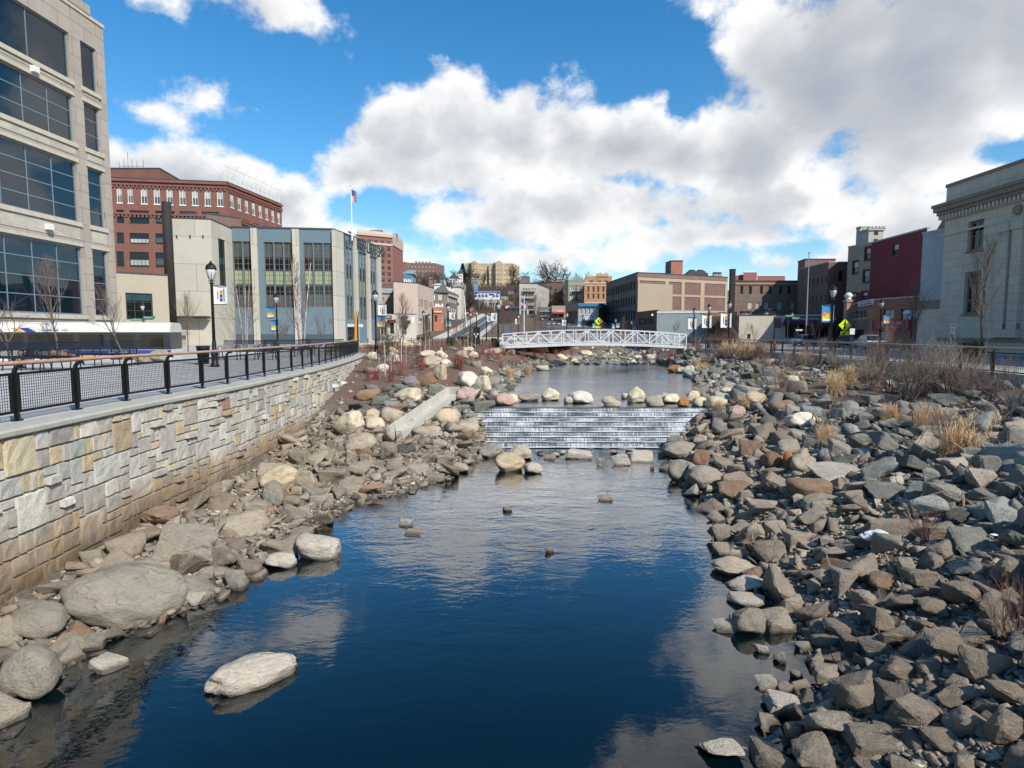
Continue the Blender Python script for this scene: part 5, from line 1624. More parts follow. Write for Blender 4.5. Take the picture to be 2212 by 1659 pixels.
# U: orange brick
zt=Z(1280,612,206)
U=Bldg('orange_brick_building','orange brick four storey building with pale trim beside the green house','building',[P(1262.3,612,206),P(1309.5,612,206)],4,zt,'brick_orange',depth=10,coping=('palecoping',.4))
for a in(1269,1290.5):
    U.win(0,(a,622,a+15,630.5),2,1,.34,1,1,2,'coping','g_dark',.1,lint=.5); U.win(0,(a,637,a+15,645),2,1,.34,1,1,2,'coping','g_dark',.1,lint=.5)
U.done(); U.trim('frieze','palecoping',[(1266,616,1284,617.5,.1,0),(1290,616,1307,617.5,.1,0),(1262.5,653,1309,655,.3,0)])
zt2=Z(1290,597.5,240)
U2=Bldg('orange_brick_upper_block','taller orange brick block with a gable and round window behind','building',[P(1266,597.5,240),P(1322,597,240)],8,zt2,'brick_orange',depth=10,coping=('palecoping',.4))
for X in(1273,1291,1305): U2.win(0,(X,606,X+8,611),1,1,1,1,2,1,'coping','g_teal',.2)
U2.done(); f=U2.faces[0]; b=MB(); ua,ub=f.uv(1290,600)[0],f.uv(1314,600)[0]; za=Z(1300,588,240)
b.add([f.pt(ua,zt2,-.3),f.pt(ub,zt2,-.3),f.pt(ub,zt2+1.2,-.3),f.pt((ua+ub)/2,za,-.3),f.pt(ua,zt2+1.2,-.3),f.pt(ua,zt2,2),f.pt(ub,zt2,2),f.pt(ub,zt2+1.2,2),f.pt((ua+ub)/2,za,2),f.pt(ua,zt2+1.2,2)],[(0,1,2,3,4),(5,9,8,7,6),(0,4,9,5),(4,3,8,9),(3,2,7,8),(2,1,6,7)]); buildw(b,'gable',M['brick_orange'],U2.root)
b=MB(); c_=f.pt((ua+ub)/2,zt2+1.6,-.32); b.tube([c_,(c_[0],c_[1]-.1,c_[2])],.8,12); buildw(b,'round_window',M['white'],U2.root)
# V: row of storefronts
zt=Z(1175,663,180)
V=Bldg('blue_sign_shop','low dark shop with a light blue sign under a blank parapet','shop',[P(1159,663,180),P(1191.5,663,180)],3,zt,'brick_grey',depth=10)
V.win(0,(1162,675,1190,684),1,1,1,1,4,1,'dkframe','g_dark',.15); V.done(); V.trim('sign_board','skyblue',[(1165,670,1191,674,.25,0)])
V2=Bldg('red_awning_shop','low tan shop with a red awning at the street corner','shop',[P(1192,662,179),P(1223,662,179)],3,Z(1200,662,179),'tan',depth=10,coping=('palecoping',.2))
V2.win(0,(1193,678,1203,686),1,1,1,1,2,1,'dkframe','g_dark',.15); V2.win(0,(1208,678,1218,686),1,1,1,1,2,1,'dkframe','g_dark',.15); V2.done(); V2.trim('awning','redsign',[(1193,674,1219,677.5,1.2,0)]); V2.trim('sign_board','palecoping',[(1200,670,1219,673.5,.15,0)])
# W: tan and brick corner building
zt=Z(1239,656,152)
Wc=Bldg('tan_corner_building','brown brick corner building with a tan upper wall and orange line','building',[corn(1222,659,zt),P(1239,656,152),P(1248.5,657,150)],-.2,zt,'brick_brown',depth=8)
Wc.win(0,(1232,672,1234,682),1,1,1,1,1,1,'dkframe','g_dark',.06); Wc.done()
for fi,(a,c) in enumerate(((1222,1239),(1239,1248.5))):
    F_=Wc.faces[fi]; zz=F_.uv(1239,670)[1]; Wc.trim('upper_wall','tan',[('uv',0,F_.L,zz,zt-.02,.06,-.01)],fi); Wc.trim('orange_line','bannerora',[('uv',0,F_.L,zz-.25,zz-.02,.1,-.01)],fi)
Wc.trim('service_door','metalroof',[(1243,690,1247,701,.05,-.01)],1)
# X: pale shop with blue cornice
zt=Z(1270,655,148)
Xs=Bldg('blue_cornice_shop','pale blue shop with bright blue cornice, tall windows and striped awning','shop',[P(1249,655.5,148),P(1293,655,148),P(1309,651,158)],-.2,zt,'ltblue',depth=8)
Xs.win(0,(1253,666,1283,679),4,1,.42,1,1,2,'white','g_grey',.12,sill=1); Xs.win(0,(1263,692,1286,705),1,1,1,1,3,1,'dkframe','g_dark',.12); Xs.done()
Xs.trim('cornice','cyan',[(1249,655.5,1293,662,.45,-.01)],0); Xs.trim('cornice','cyan',[('uv',0,Xs.faces[1].L,zt-1.1,zt,.45,-.01)],1)
Xs.trim('brick_side','brick_red',[('uv',0,Xs.faces[1].L,-.2,zt-1.3,.05,-.01)],1)
f=Xs.faces[0]; ua,ub=f.uv(1261,686)[0],f.uv(1287,686)[0]; za,zb=f.uv(1270,683)[1],f.uv(1270,690)[1]
for st,mt in((0,'dkgreen'),(1,'white')):
    b=MB(); n=18
    for k in range(st,n,2):
        a=ua+(ub-ua)*k/n;c=ua+(ub-ua)*(k+1)/n
        b.add([f.pt(a,za,0),f.pt(c,za,0),f.pt(c,zb,-1.2),f.pt(a,zb,-1.2),f.pt(c,zb-.25,-1.2),f.pt(a,zb-.25,-1.2)],[(3,2,1,0),(5,4,2,3)])
    buildw(b,'awning',M[mt],Xs.root)
# Y: long brick industrial building with parged end wall
zt=Z(1377,590,130)
Y=Bldg('long_brick_building','long brown brick industrial building with a tan parged end wall and framed panels','building',[corn(1309.5,613,zt),P(1377,590,130),P(1571.5,599,141)],-.8,zt,'brick_grey',depth=26,coping=('coping',.25))
f=Y.faces[0]
for (a,c) in((603,623),(637,657.5),(670,690)):
    Y.win(0,(1311.5,a+ (720-a)*.21-2,1372,c+(720-c)*.21-3),12,1,.62,1,1,3,'dkframe','g_dark',.08,lint=.3,sill=1)
Y.done()
f=Y.faces[1]; zw=lambda yy:f.uv(1400,yy)[1]; uu=lambda X:f.uv(X,640)[0]
Y.trim('brick_parapet','brick_brown',[('uv',.3,f.L,zw(599),zt-.02,.07,-.01)],1)
fr=[('uv',0,f.L,zw(606.5),zw(600),.16,-.01)]+[('uv',max(0,uu(a)),min(f.L,uu(c)),-.8,zw(606.5),.16,-.01) for a,c in((1377,1380),(1435.5,1443),(1471,1477.5),(1512,1520.5),(1565,1571.5))]
fr+=[('uv',uu(a),uu(c),zw(y1),zw(y0),.14,-.01) for a,c in((1450,1471),(1477.6,1511.9),(1520.6,1564.9)) for y0,y1 in((634,638.5),(668.5,673))]
Y.trim('concrete_frame','tanc',fr,1)
Y.trim('infill_panel','brick_dark',[('uv',uu(a)+.02,uu(c)-.02,zw(y1)+.02,zw(y0)-.02,.03,-.01) for a,c in((1443,1471),(1477.6,1511.9),(1520.6,1564.9)) for y0,y1 in((606.6,634),(638.6,668.4),(673,700))]+[('uv',uu(1380),uu(1435.4),zw(612),zw(606.6),.03,-.01)],1)
Y.trim('parged_wall','tan',[('uv',.02,uu(1451),-.8,zw(613),.26,-.01)],1)
zp=zt
Pn=Bldg('rooftop_lift_house','tall rust brick lift house with a sloping dark side on the long roof','penthouse',[P(1438,575,152),P(1450,566,148),P(1475,566,148)],zp-1,Z(1460,565,148),'brick_rust',depth=6,coping=('coping',.3)); Pn.done(); Pn.trim('dark_cladding','coping',[('uv',0,Pn.faces[0].L,zp-1,Z(1460,568,148),.08,-.01)],0)
Bldg('roof_parapet_block','low rust brick roof block left of the lift house','penthouse',[P(1385,590,150),P(1440,588,152)],zp-1,Z(1410,588,150),'brick_rust',depth=6).done()
def aircon(X0,X1,Y,yy,zb,lab,mt='metalroof'):
    p0=ony(X0,Y,yy);p1=ony(X1,Y,yy); w_=p1[0]-p0[0]; h=p0[2]-zb; r=empty('roof_unit',((p0[0]+p1[0])/2,yy,zb),0,lab,'roof unit',)
    b=MB(); b.box((0,0,h*.4),(w_,w_*.5,h*.7)); b.box((0,0,h*.83),(w_*.8,w_*.42,h*.14)); b.build('casing',M[mt],r)
    b=MB(); b.lathe([(h*.3,0),(h*.3,h*.12),(.05,h*.16)],(-w_*.2,0,h*.9),10); b.lathe([(h*.3,0),(h*.3,h*.12),(.05,h*.16)],(w_*.2,0,h*.9),10)
    for k in range(8): b.box((-w_*.45+w_*.9*k/7,-w_*.26,h*.4),(w_*.03,.05,h*.5))
    b.build('fan',M['dkframe'],r)
aircon(1481,1526,584,150,zp-.2,'wide grey cooling tower on the long brick roof','coping'); aircon(1539,1559,589,150,zp-.2,'silver fan unit at the right end of the long brick roof')
# Z: low brick, pale blue wall, brown shop
zt=Z(1419,671,104)
Z1=Bldg('low_brick_workshop','low maroon brick workshop with narrow windows under the tan wall','building',[corn(1374,676,zt),P(1419.5,671,104)],-.8,zt,'brick_dark',depth=6,coping=('coping',.15))
Z1.win(0,(1380,688,1411,702),8,1,.6,1,1,2,'dkframe','g_grey',.06); Z1.done()
b=MB(); p=ony(1407,682,103); b.lathe([(.02,0),(.12,.05),(.1,.22),(.02,.28)],(p[0],p[1]-.7,p[2]),8); bulb=buildw(b,'lit_lamp',plain('lit_orange_bulb','#ffb070',.5,0,.02,1,0,emit=3),Z1.root)
zt=Z(1450,677,100)
Z2=Bldg('pale_blue_shop','single storey pale blue rendered shop with white roof edge','shop',[P(1420,676,100),P(1527,679.5,98)],-.8,zt,'ltblue',depth=8,coping=('white',.3))
Z2.win(0,(1516,690,1522,699),1,1,1,1,1,1,'dkframe','g_dark',.06); Z2.done()
zt=Z(1560,683,90)
Z3=Bldg('brown_bar','brown timber fronted bar with a small green awning','shop',[P(1527.5,683,92),P(1578,681,90),P(1597,678,88)],-.8,zt,'brownw',depth=8)
Z3.win(0,(1533,704,1545,722),1,1,1,1,2,1,'woodbrown','g_dark',.1); Z3.win(0,(1568,706,1576,726),1,1,1,1,1,2,'woodbrown','g_dark',.1); Z3.done()
Z3.trim('timber_front','woodbrown',[('uv',.1,Z3.faces[0].L-.1,-.8,zt-1.3,.08,-.01)] if 0 else [(1529,698,1531.5,728,.08,-.01),(1547,698,1567,728,.08,-.01)],0); Z3.trim('awning','dkgreen',[(1552,693,1570,700,.9,0)],0)
# AA stack
p=ony(1582,600,112); zz=ony(1582,582,112)[2]; r=empty('chimney_stack',(p[0],112,-.8),0,'square sooty black chimney right of the long brick building','chimney'); b=MB(); b.box((0,0,(zz+.8)/2),(.85,.85,zz+.8)); b.box((0,0,zz+.75),(.95,.95,.2)); b.box((.25,.3,3.2),(1.5,1.2,6.4)); b.build('flue',M['stack'],r)
# AB: brick back building
zt=Z(1650,608,118)
AB=Bldg('rear_brick_building','wide brown brick building with two rows of windows behind the deli','building',[P(1588,608,118),P(1723,609,118)],-.8,zt,'brick_brown',depth=14,coping=('coping',.2))
for a,n in((1599,2),(1641.5,2),(1683.5,2)): AB.win(0,(a,618,a+25,635),n,1,.34,1,2,3,'coping','g_dark',.1)
AB.win(0,(1633,654,1641,668),1,1,1,1,2,2,'white','g_dark',.16); AB.win(0,(1651,654,1659,668),1,1,1,1,2,2,'white','g_dark',.16); AB.win(0,(1679,654,1687,668),1,1,1,1,2,2,'white','g_dark',.16); AB.win(0,(1707,654,1715,668),1,1,1,1,2,2,'white','g_dark',.16)
AB.done(); f=AB.faces[0]; AB.trim('string_course','tanc',[(1588,612.5,1723,614.5,.2,-.01)]); AB.trim('patched_band','brick_grey',[('uv',.8,f.L-.1,f.uv(1650,652)[1],f.uv(1650,637)[1],.04,-.01)]); AB.trim('blocked_window','palecoping',[(1615,655,1623,668,.04,0)])
Bldg('red_rooftop_building','red roofed upper building behind the rear brick building','building',[P(1588,595,150),P(1634,595,150)],4,Z(1600,595,150),'pink',depth=6,coping=('white',.2)).done()
Bldg('red_rooftop_tower','taller red roof box in the middle of the red roofed building','penthouse',[P(1606,589,149),P(1635,589,149)],4,Z(1620,588.5,149),'pink',depth=6,coping=('white',.2)).done()
Bldg('red_rooftop_wing','right wing of the red roofed building with a tan end','building',[P(1636,596,151),P(1696,596,151)],4,Z(1660,596,151),'pink',depth=6,coping=('white',.2)).done()
aircon(1598,1624,673,104,3.2,'small pale blue condenser on the flat roof behind the whitewashed wall'); aircon(1652,1674,668,108,3.4,'green grey duct unit on the flat roof behind the whitewashed wall')
# AC whitewashed shop + deli
zt=Z(1640,681,100)
AC=Bldg('whitewashed_shop','plain whitewashed single storey building left of the deli','building',[P(1597,681,101),P(1672.5,681.5,100),P(1694,683,100)],-1,zt,'whitewall',depth=8,coping=('coping',.12))
AC.win(0,(1614,721,1621,732),1,1,1,1,1,1,'dkframe','g_dark',.06); AC.done(); AC.trim('brick_patch','brick_brown',[(1674,687,1688,708,.05,-.01)],1); AC.trim('downpipe','coping',[(1672,683,1673.5,732,.12,0)],0)
zt=Z(1740,680,100)
AD=Bldg('deli_shop','corner deli with a long maroon awning and wide shop windows','shop',[P(1694.2,683,100),P(1793,682,98)],-1,zt,'whitewall',depth=8)
for a,c in((1696,1722),(1725,1756),(1759,1790)): AD.win(0,(a,701,c,730),1,1,1,1,2,1,'dkframe','g_dark',.12)
AD.done(); f=AD.faces[0]; b=MB(); ua,ub=f.uv(1690,690)[0],f.uv(1793,690)[0]; za,zb=f.uv(1740,683)[1],f.uv(1740,698)[1]
b.add([f.pt(ua+.6,za,-.03),f.pt(ub-.2,za,-.03),f.pt(ub,zb,-1.5),f.pt(ua,zb,-1.5),f.pt(ub,zb-.25,-1.5),f.pt(ua,zb-.25,-1.5),f.pt(ub,zb-.25,-.03),f.pt(ua,zb-.25,-.03)],[(0,3,2,1),(3,5,4,2),(0,7,5,3),(1,2,4,6),(5,7,6,4)]); aw=buildw(b,'awning',M['maroon'],AD.root)
class AF:  # sloping awning face for lettering
    pass
af=AF(); af.du=f.du; af.n=f.n
def apt(u,z,dep=0):
    k=(za-z)/(za-zb); return f.pt(u,z,-(.06+1.47*k)+dep)
org=Vector(ORG[AD.root.name])
def awning_text(body,X,zf,size,shear):
    cu=bpy.data.curves.new('t','FONT'); cu.body=body; cu.size=size; cu.shear=shear; cu.extrude=.01
    o=bpy.data.objects.new('t',cu); COL.objects.link(o); dg=bpy.context.evaluated_depsgraph_get(); dg.update(); me=bpy.data.meshes.new_from_object(o.evaluated_get(dg)); bpy.data.objects.remove(o); me.materials.clear(); me.materials.append(M['white'])
    u0=f.uv(X,690)[0]; zq=zb+(za-zb)*zf
    for v in me.vertices: v.co=Vector(apt(u0+v.co.x,zq+v.co.y))+f.n*(.04+v.co.z)-org
    r=bpy.data.objects.new('lettering',me); link(r,aw); ORG[r.name]=tuple(org)
awning_text('THE WATERFRONT DELI',1707,.42,.60,.25); awning_text('FULL CATERING',1727,.16,.3,.1) if 0 else None
# AE: dark three storey brick
zt=Z(1790,567,100)
AE=Bldg('dark_brick_building','dark red brick three storey building with faded painted lettering','building',[corn(1727,582,zt),P(1790,567,100),P(1832,567,100)],-1,zt,'brick_dark',depth=14,coping=('palecoping',.15))
AE.win(0,(1747,603,1786,618),5,1,.32,1,1,2,'grayframe','g_dark',.08,lint=.15,sill=1) ; AE.win(0,(1745,641,1785,656),5,1,.32,1,1,2,'grayframe','g_grey',.08,lint=.15,sill=1)
AE.win(1,(1811,587,1820,605),1,1,1,1,1,2,'dkframe','g_dark',.12,lint=.2,sill=1); AE.done()
f=AE.faces[1]; word(AE.root,'faded_lettering','ILL PAINT',f,f.uv(1797,615)[0],f.uv(1797,613)[1],.75,'pink',.02,extr=.004); word(AE.root,'faded_lettering','STUDIO',f,f.uv(1800,622)[0],f.uv(1800,622)[1],.7,'pink',.02,extr=.004)
Bldg('brick_stair_tower','brick stair tower rising behind the dark three storey building','building',[P(1724,566,116),P(1739,561,112),P(1805,561,112)],-1,Z(1760,561,112),'brick_dark',depth=8,coping=('coping',.2)).done()
# AG: tan and maroon building
zt=Z(1833,535,93); q0=P(1833,535,93); q1=corn(1883,525.5,zt); q2=corn(2003,494,zt)
AG=Bldg('maroon_building','four storey building with stained tan wall at left and maroon painted brick wall','building',[q0,q1,q2],-1,zt,'maroonwall',depth=18,coping=('siding',.2))
for (X0,Y0,X1,Y1) in ((1842.5,566,1854,591),(1869,536,1880.5,562),(1865,585,1877.5,610),(1838,634,1849,649),(1862,631,1874,647)): AG.win(0,(X0,Y0,X1,Y1),1,1,1,1,1,2,'dkframe','g_dark',.12,pane2=[(.5,.95,'g_pale')],sill=1)
AG.win(1,(1928,528,1941,554),1,1,1,1,1,2,'dkframe','g_dark',.14,pane2=[(.5,.95,'g_pale')],sill=1)
AG.done()
f=AG.faces[0]
# stained stucco skin laid round the windows
b=MB(); ops=[(o[0]-.15,o[1]+.15,o[2]-.2,o[3]+.2) for o in AG.op[0]]
us=sorted({.0,f.L}|{o[0] for o in ops}|{o[1] for o in ops}); zs_=sorted({f.uv(1850,632)[1],zt-.02}|{min(o[2],zt-.02) for o in ops}|{min(o[3],zt-.02) for o in ops}); zs_=[z for z in zs_ if z>=f.uv(1850,632)[1]]
for u0_,u1_ in zip(us,us[1:]):
    for z0_,z1_ in zip(zs_,zs_[1:]):
        um,zm=(u0_+u1_)/2,(z0_+z1_)/2
        if u1_-u0_<1e-3 or z1_-z0_<1e-3 or any(o[0]<um<o[1] and o[2]<zm<o[3] for o in ops): continue
        b.add([f.pt(u0_,z0_,-.04),f.pt(u1_,z0_,-.04),f.pt(u1_,z1_,-.04),f.pt(u0_,z1_,-.04)],[(0,1,2,3)],[[(u0_,z0_),(u1_,z0_),(u1_,z1_),(u0_,z1_)]])
buildw(b,'stucco_wall',M['tan_r'],AG.root)
for X,Yt,w_,lab,mt in ((1880,487,1.2,'round stone chimney above the maroon building','greyw'),):
    p=ony(X,Yt,92); r=empty('chimney',(p[0],p[1]+2,zt-.5),0,lab,'chimney'); b=MB(); b.box((0,0,(p[2]-zt)/2+.3),(w_,w_,p[2]-zt+.6)); b.box((0,0,p[2]-zt+.55),(w_*1.1,w_*1.1,.2)); b.build('shaft',M[mt],r)
p=ony(1901,492,90); r=empty('roof_turret',(p[0],p[1]+2,zt-.5),0,'square crenellated stone turret above the maroon building','turret'); h_=p[2]-zt+.5; b=MB(); b.box((0,0,h_/2),(2.2,2.2,h_))
for k in range(5): b.box((-1.1+.55*k,-1.15,h_+.15),(.3,.3,.4)); b.box((-1.1+.55*k,1.15,h_+.15),(.3,.3,.4))
b.box((0,0,h_-.1),(2.6,2.6,.25)); b.build('tower',M['greyw'],r); b=MB(); b.box((0,-1.12,h_*.35),(.6,.05,.9)); b.box((.0,-1.12,h_*.8),(.6,.05,.6)); b.build('slit_window',M['g_dark'],r)
# mansard at its near end
zz=Z(2030,470,74)
AH=Bldg('mansard_corner_house','tall corner house with slate mansard and striped brick dormer behind the bank','house',[P(2003,508,76),P(2052,470,74)],-1,zz-2.5,'brick_orange',depth=8); AH.done(); f=AH.faces[0]; b=MB()
b.add([f.pt(0,zz-3.2,-.1),f.pt(f.L,zz-2.5,-.4),f.pt(f.L,zz,1),f.pt(f.L*.5,zz,1),f.pt(f.L*.5,zz,6),f.pt(f.L,zz,6),f.pt(0,zz-3.2,7)],[(0,1,2,3),(3,2,5,4),(0,3,4,6)]); buildw(b,'mansard_roof',M['slate'],AH.root)
AH.trim('dormer_band','palecoping',[('uv',f.L*.45,f.L,zz-2.2,zz-1.4,.5,0),('uv',f.L*.4,f.L,zz-2.9,zz-2.5,.6,0)])
# AI: white siding building
zt=Z(2000,507,63)
AI=Bldg('white_siding_building','narrow building clad in white ribbed metal beside the stone bank','building',[P(1994,507,63),P(2052,497,60)],-1,zt,'siding',depth=10,coping=('siding',.25)); AI.done()
AI.trim('stone_base','bankdark',[('uv',.0,AI.faces[0].L,Z(1990,650,63)-.9,Z(1990,650,63),.15,-.01)]); AI.trim('lower_wall','bankstone',[('uv',.0,AI.faces[0].L,-1,Z(1990,650,63)-.92,.1,-.01)])
# AJ: brick shop with red sign
zt=Z(1890,648,72); j1=P(1890,648,72)
AJ=Bldg('rust_brick_shop','two storey rust brick shop with a red sign board and blue name sign','shop',[P(1826,651,88),j1,P(1989,650,66)],-1,zt,'brick_rust',depth=5,coping=('palecoping',.15))
AJ.win(0,(1836,672,1872,690),1,1,1,1,4,1,'palecoping','g_grey',.1); AJ.win(1,(1908,668,1931,691),1,1,1,1,2,1,'dkframe','g_pale',.1); AJ.win(1,(1946,668,1981,692),1,1,1,1,3,1,'dkframe','g_pale',.1); AJ.win(1,(1900,717,1925,736),1,1,1,1,3,1,'white','g_pale',.1)
AJ.win(0,(1840,712,1866,740),1,1,1,1,2,1,'dkframe','g_dark',.1); AJ.done()
f=AJ.faces[1]; sg=AJ.trim('sign_board','redsign',[(1892,692,1967,712,.25,-.02)],1); ua=f.uv(1905,700)[0]
word(AJ.root,'lettering','SEAFOOD 1974',f,f.uv(1909,700)[0],f.uv(1909,702)[1],.50,'white',.3,sx=.8); word(AJ.root,'lettering',"'S INC.",f,f.uv(1921,707)[0],f.uv(1921,709)[1],.42,'white',.3)
f=AJ.faces[0]; AJ.trim('name_sign','white',[(1858,652,1889,663,.2,-.02)],0); AJ.trim('name_print','navy',[(1861,653.5,1886,656,.23,-.2),(1860,658,1887,661.5,.23,-.2)],0)
AJ.trim('maroon_fascia','brick_dark',[('uv',.1,f.L-.1,f.uv(1850,712)[1],f.uv(1850,694)[1],.12,-.01)],0)
AJ.trim('upper_brick','brick_dark',[('uv',.05,f.L-1.2,f.uv(1850,669)[1],zt-.1,.05,-.01)],0)
# urn column
p=ony(1830,700,82); zz=Z(1830,648,82); r=empty('gate_pier',(p[0],82,-1),0,'tall terracotta pier topped by a white stone urn beside the deli','pier'); b=MB(); b.box((0,0,(zz+1)/2),(.75,.75,zz+1)); b.box((0,0,zz+.85),(1.0,1.0,.3)); b.build('shaft',M['brick_rust'],r); b=MB(); b.lathe([(.35,0),(.5,.1),(.25,.2),(.5,.45),(.52,.65),(.3,.95),(.05,1.0)],(0,0,zz+1.0),12); b.build('urn',M['white'],r,True)
# AK: stone bank
zt=Z(2046.5,406,49); bx=P(2043.5,440,49)
d=Vector((0.0,-1.0)); 
BK=Bldg('stone_bank','massive grey limestone bank with heavy cornice, pilasters and tall windows at the right','building',[(bx[0],49),(bx[0],14)],-1,zt,'bankstone',back=[(bx[0]+25,14),(bx[0]+25,49)],coping=('bankdark',.25))
f=BK.faces[0]
def bz(Y): return f.uv(2060,Y)[1]
zc=bz(453)
w1=(f.uv(2087,560)[0],f.uv(2121,560)[0],f.uv(2087,544)[1],f.uv(2087,481)[1])
w2=(w1[0],w1[1],f.uv(2075,679)[1],f.uv(2075,590)[1])
BK.win(0,None,1,1,1,1,2,2,'grayframe','g_dark',.16,.3,uvr=w1,sill=1); BK.win(0,None,1,1,1,1,2,3,'grayframe','g_dark',.16,.3,uvr=w2,sill=1)
BK.win(0,None,1,1,1,1,4,1,'grayframe','g_dark',.1,.3,uvr=(w1[0]-.3,w1[1]+.3,-.9,.9))
for k in (1,2,3):
    du_=7.5*k; BK.win(0,None,1,1,1,1,2,2,'grayframe','g_dark',.16,.3,uvr=(w1[0]+du_,w1[1]+du_,w1[2],w1[3]),sill=1); BK.win(0,None,1,1,1,1,2,3,'grayframe','g_dark',.16,.3,uvr=(w2[0]+du_,w2[1]+du_,w2[2],w2[3]),sill=1)
BK.done()
b=MB(); b.add([],[]); 
for (z0_,z1_,pr) in ((zc-.0,zc+.35,.6),(zc+.36,zc+.6,.7),(zc-.28,zc-.01,.42)): f.box(b,-pr,f.L,z0_,z1_,-pr,-.01); 
buildw(b,'cornice',M['bankdark'],BK.root)
b=MB()
for k in np.arange(-.3,f.L-.2,.36): f.box(b,k,k+.2,zc-.62,zc-.3,-.34,-.01)
f.box(b,-.1,f.L,zc-.7,zc-.62,-.2,-.01); f.box(b,-.05,f.L,zc-1.9,zc-1.75,-.1,-.01); buildw(b,'dentil_course',M['bankstone'],BK.root)
up=f.uv(2168,480)[0]
for k in range(4):
    u=up+k*5.2 if k else up
    b=MB(); f.box(b,u,u+.85,1.9,zc-2.6,-.3,-.01); f.box(b,u-.12,u+.97,zc-2.6,zc-1.95,-.38,-.01); f.box(b,u-.15,u+1.0,1.3,1.9,-.4,-.01)
    for q in range(4): f.box(b,u+.1+.2*q,u+.2+.2*q,zc-2.9,zc-2.62,-.34,-.3)
    f.box(b,u+1.15,u+2.0,1.9,zc-2.6,-.3,-.01); f.box(b,u+1.05,u+2.1,zc-2.6,zc-1.95,-.38,-.01); f.box(b,u+1.02,u+2.15,1.3,1.9,-.4,-.01)
    buildw(b,'pilaster',M['bankstone'],BK.root)
b=MB(); 
for k in range(3):
    c_=f.pt(up+1.2+k*7,zc-1.25,-.06); b.tube([c_,(c_[0]-.08,c_[1],c_[2])],.36,14)
buildw(b,'rosette',M['bankdark'],BK.root)
b=MB(); f.box(b,-.1,f.L,1.0,1.25,-.18,-.01); f.box(b,-.05,f.L,-1,-.1,-.12,-.01); buildw(b,'plinth',M['bankdark'],BK.root)
# ---------------- street lamps ----------------
def make_lamp(loc,label):
    r=empty('street_lamp',loc,0,label,'street lamp','black lantern street lamps')
    b=MB(); b.lathe([(.20,0),(.20,.12),(.15,.16),(.15,.55),(.18,.62),(.11,.75),(.09,1.2),(.085,1.25)],n=12); b.build('base',M['black'],r,True)
    b=MB(); b.lathe([(.075,1.2),(.06,3.9),(.12,3.95),(.05,4.02),(.05,4.1)],n=10); b.build('pole',M['black'],r,True)
    b=MB(); b.lathe([(.06,4.1),(.13,4.16),(.22,4.5),(.21,4.62)],n=12); g=b.build('lantern_glass',M['lampglass'],r,True)
    b=MB(); b.lathe([(.24,4.6),(.25,4.64),(.20,4.78),(.09,4.88),(.05,4.93),(.03,5.0)],n=12); 
    for k in range(6):
        t=k*math.pi/3; c,s_=math.cos(t),math.sin(t); b.bar((.07*c,.07*s_,4.12),(.14*c,.14*s_,4.17),.018); b.bar((.14*c,.14*s_,4.17),(.23*c,.23*s_,4.62),.018)
    b.box((0,0,4.06),(.3,.04,.04)); b.build('lantern_cap',M['black'],r,False)
    return r
LAMPS=[(455,566,'beside the litter bin on the left promenade'),(596,632,'in front of the left of the blue building'),(603.7,671,'small, just right of the lamp before the blue building'),(704,681,'small, low in front of the blue wall beside a blue banner'),(810,625,'at the right corner of the blue building'),(786.8,683,'small, before the entrance side of the blue building'),(307,653,'between the bus and the yellow annex'),
(843.6,682,'in front of the pizza shop'),(896,680,'in front of the poster on the cream shop'),(914.5,670,'in front of the beige building'),(927,677,'small, before the arched door of the beige building'),(967.5,654,'in front of the stone house'),(1015.7,672,'beside the uphill road, left one'),(1029,669,'beside the uphill road, middle one'),(1050.6,675,'beside the uphill road, right one'),(1076,650,'at the left end of the footbridge'),(1119.7,678,'near the flagpole beyond the footbridge'),(1224.5,673,'behind the middle of the footbridge, beside a white banner'),(1259.7,680,'in front of the pale shop with the blue cornice'),
(1329.7,687,'before the long brick building, left one'),(1364,692,'before the long brick building, small one by its corner'),(1388.6,688,'in front of the maroon brick workshop, left one'),(1409.4,693,'in front of the maroon brick workshop, right one'),(1438.7,682,'in front of the left part of the pale blue wall'),(1464.4,690,'small, in the middle of the pale blue wall'),(1500.3,663.7,'tall, at the right part of the pale blue wall'),(1532.5,655,'tall, between the pale blue wall and the brown bar'),(1550.4,686,'small, in front of the brown bar'),(1576.3,647,'tall, before the black chimney'),
(1621.8,677,'in front of the whitewashed building'),(1711,672,'at the left end of the deli'),(1800.8,614.5,'large, at the right end of the deli'),(1904.8,645,'in front of the red sign board')]
lamp0=None; LAMPPOS=[]
for X,Yt,lab in LAMPS:
    h=5.0; z0=0.0; dd=(h+z0-EYE)*FD/(720-Yt)
    if dd>112: dd=112; 
    p=ony(X,Yt,dd); sc=(p[2]-z0)/5.0
    L='black lantern street lamp '+lab
    if lamp0 is None: lamp0=make_lamp((p[0],p[1],z0),L); o=lamp0
    else: o=copy_tree(lamp0,(p[0],p[1],z0),0,(sc,)*3,L)
    LAMPPOS.append((X,Yt,p,sc))
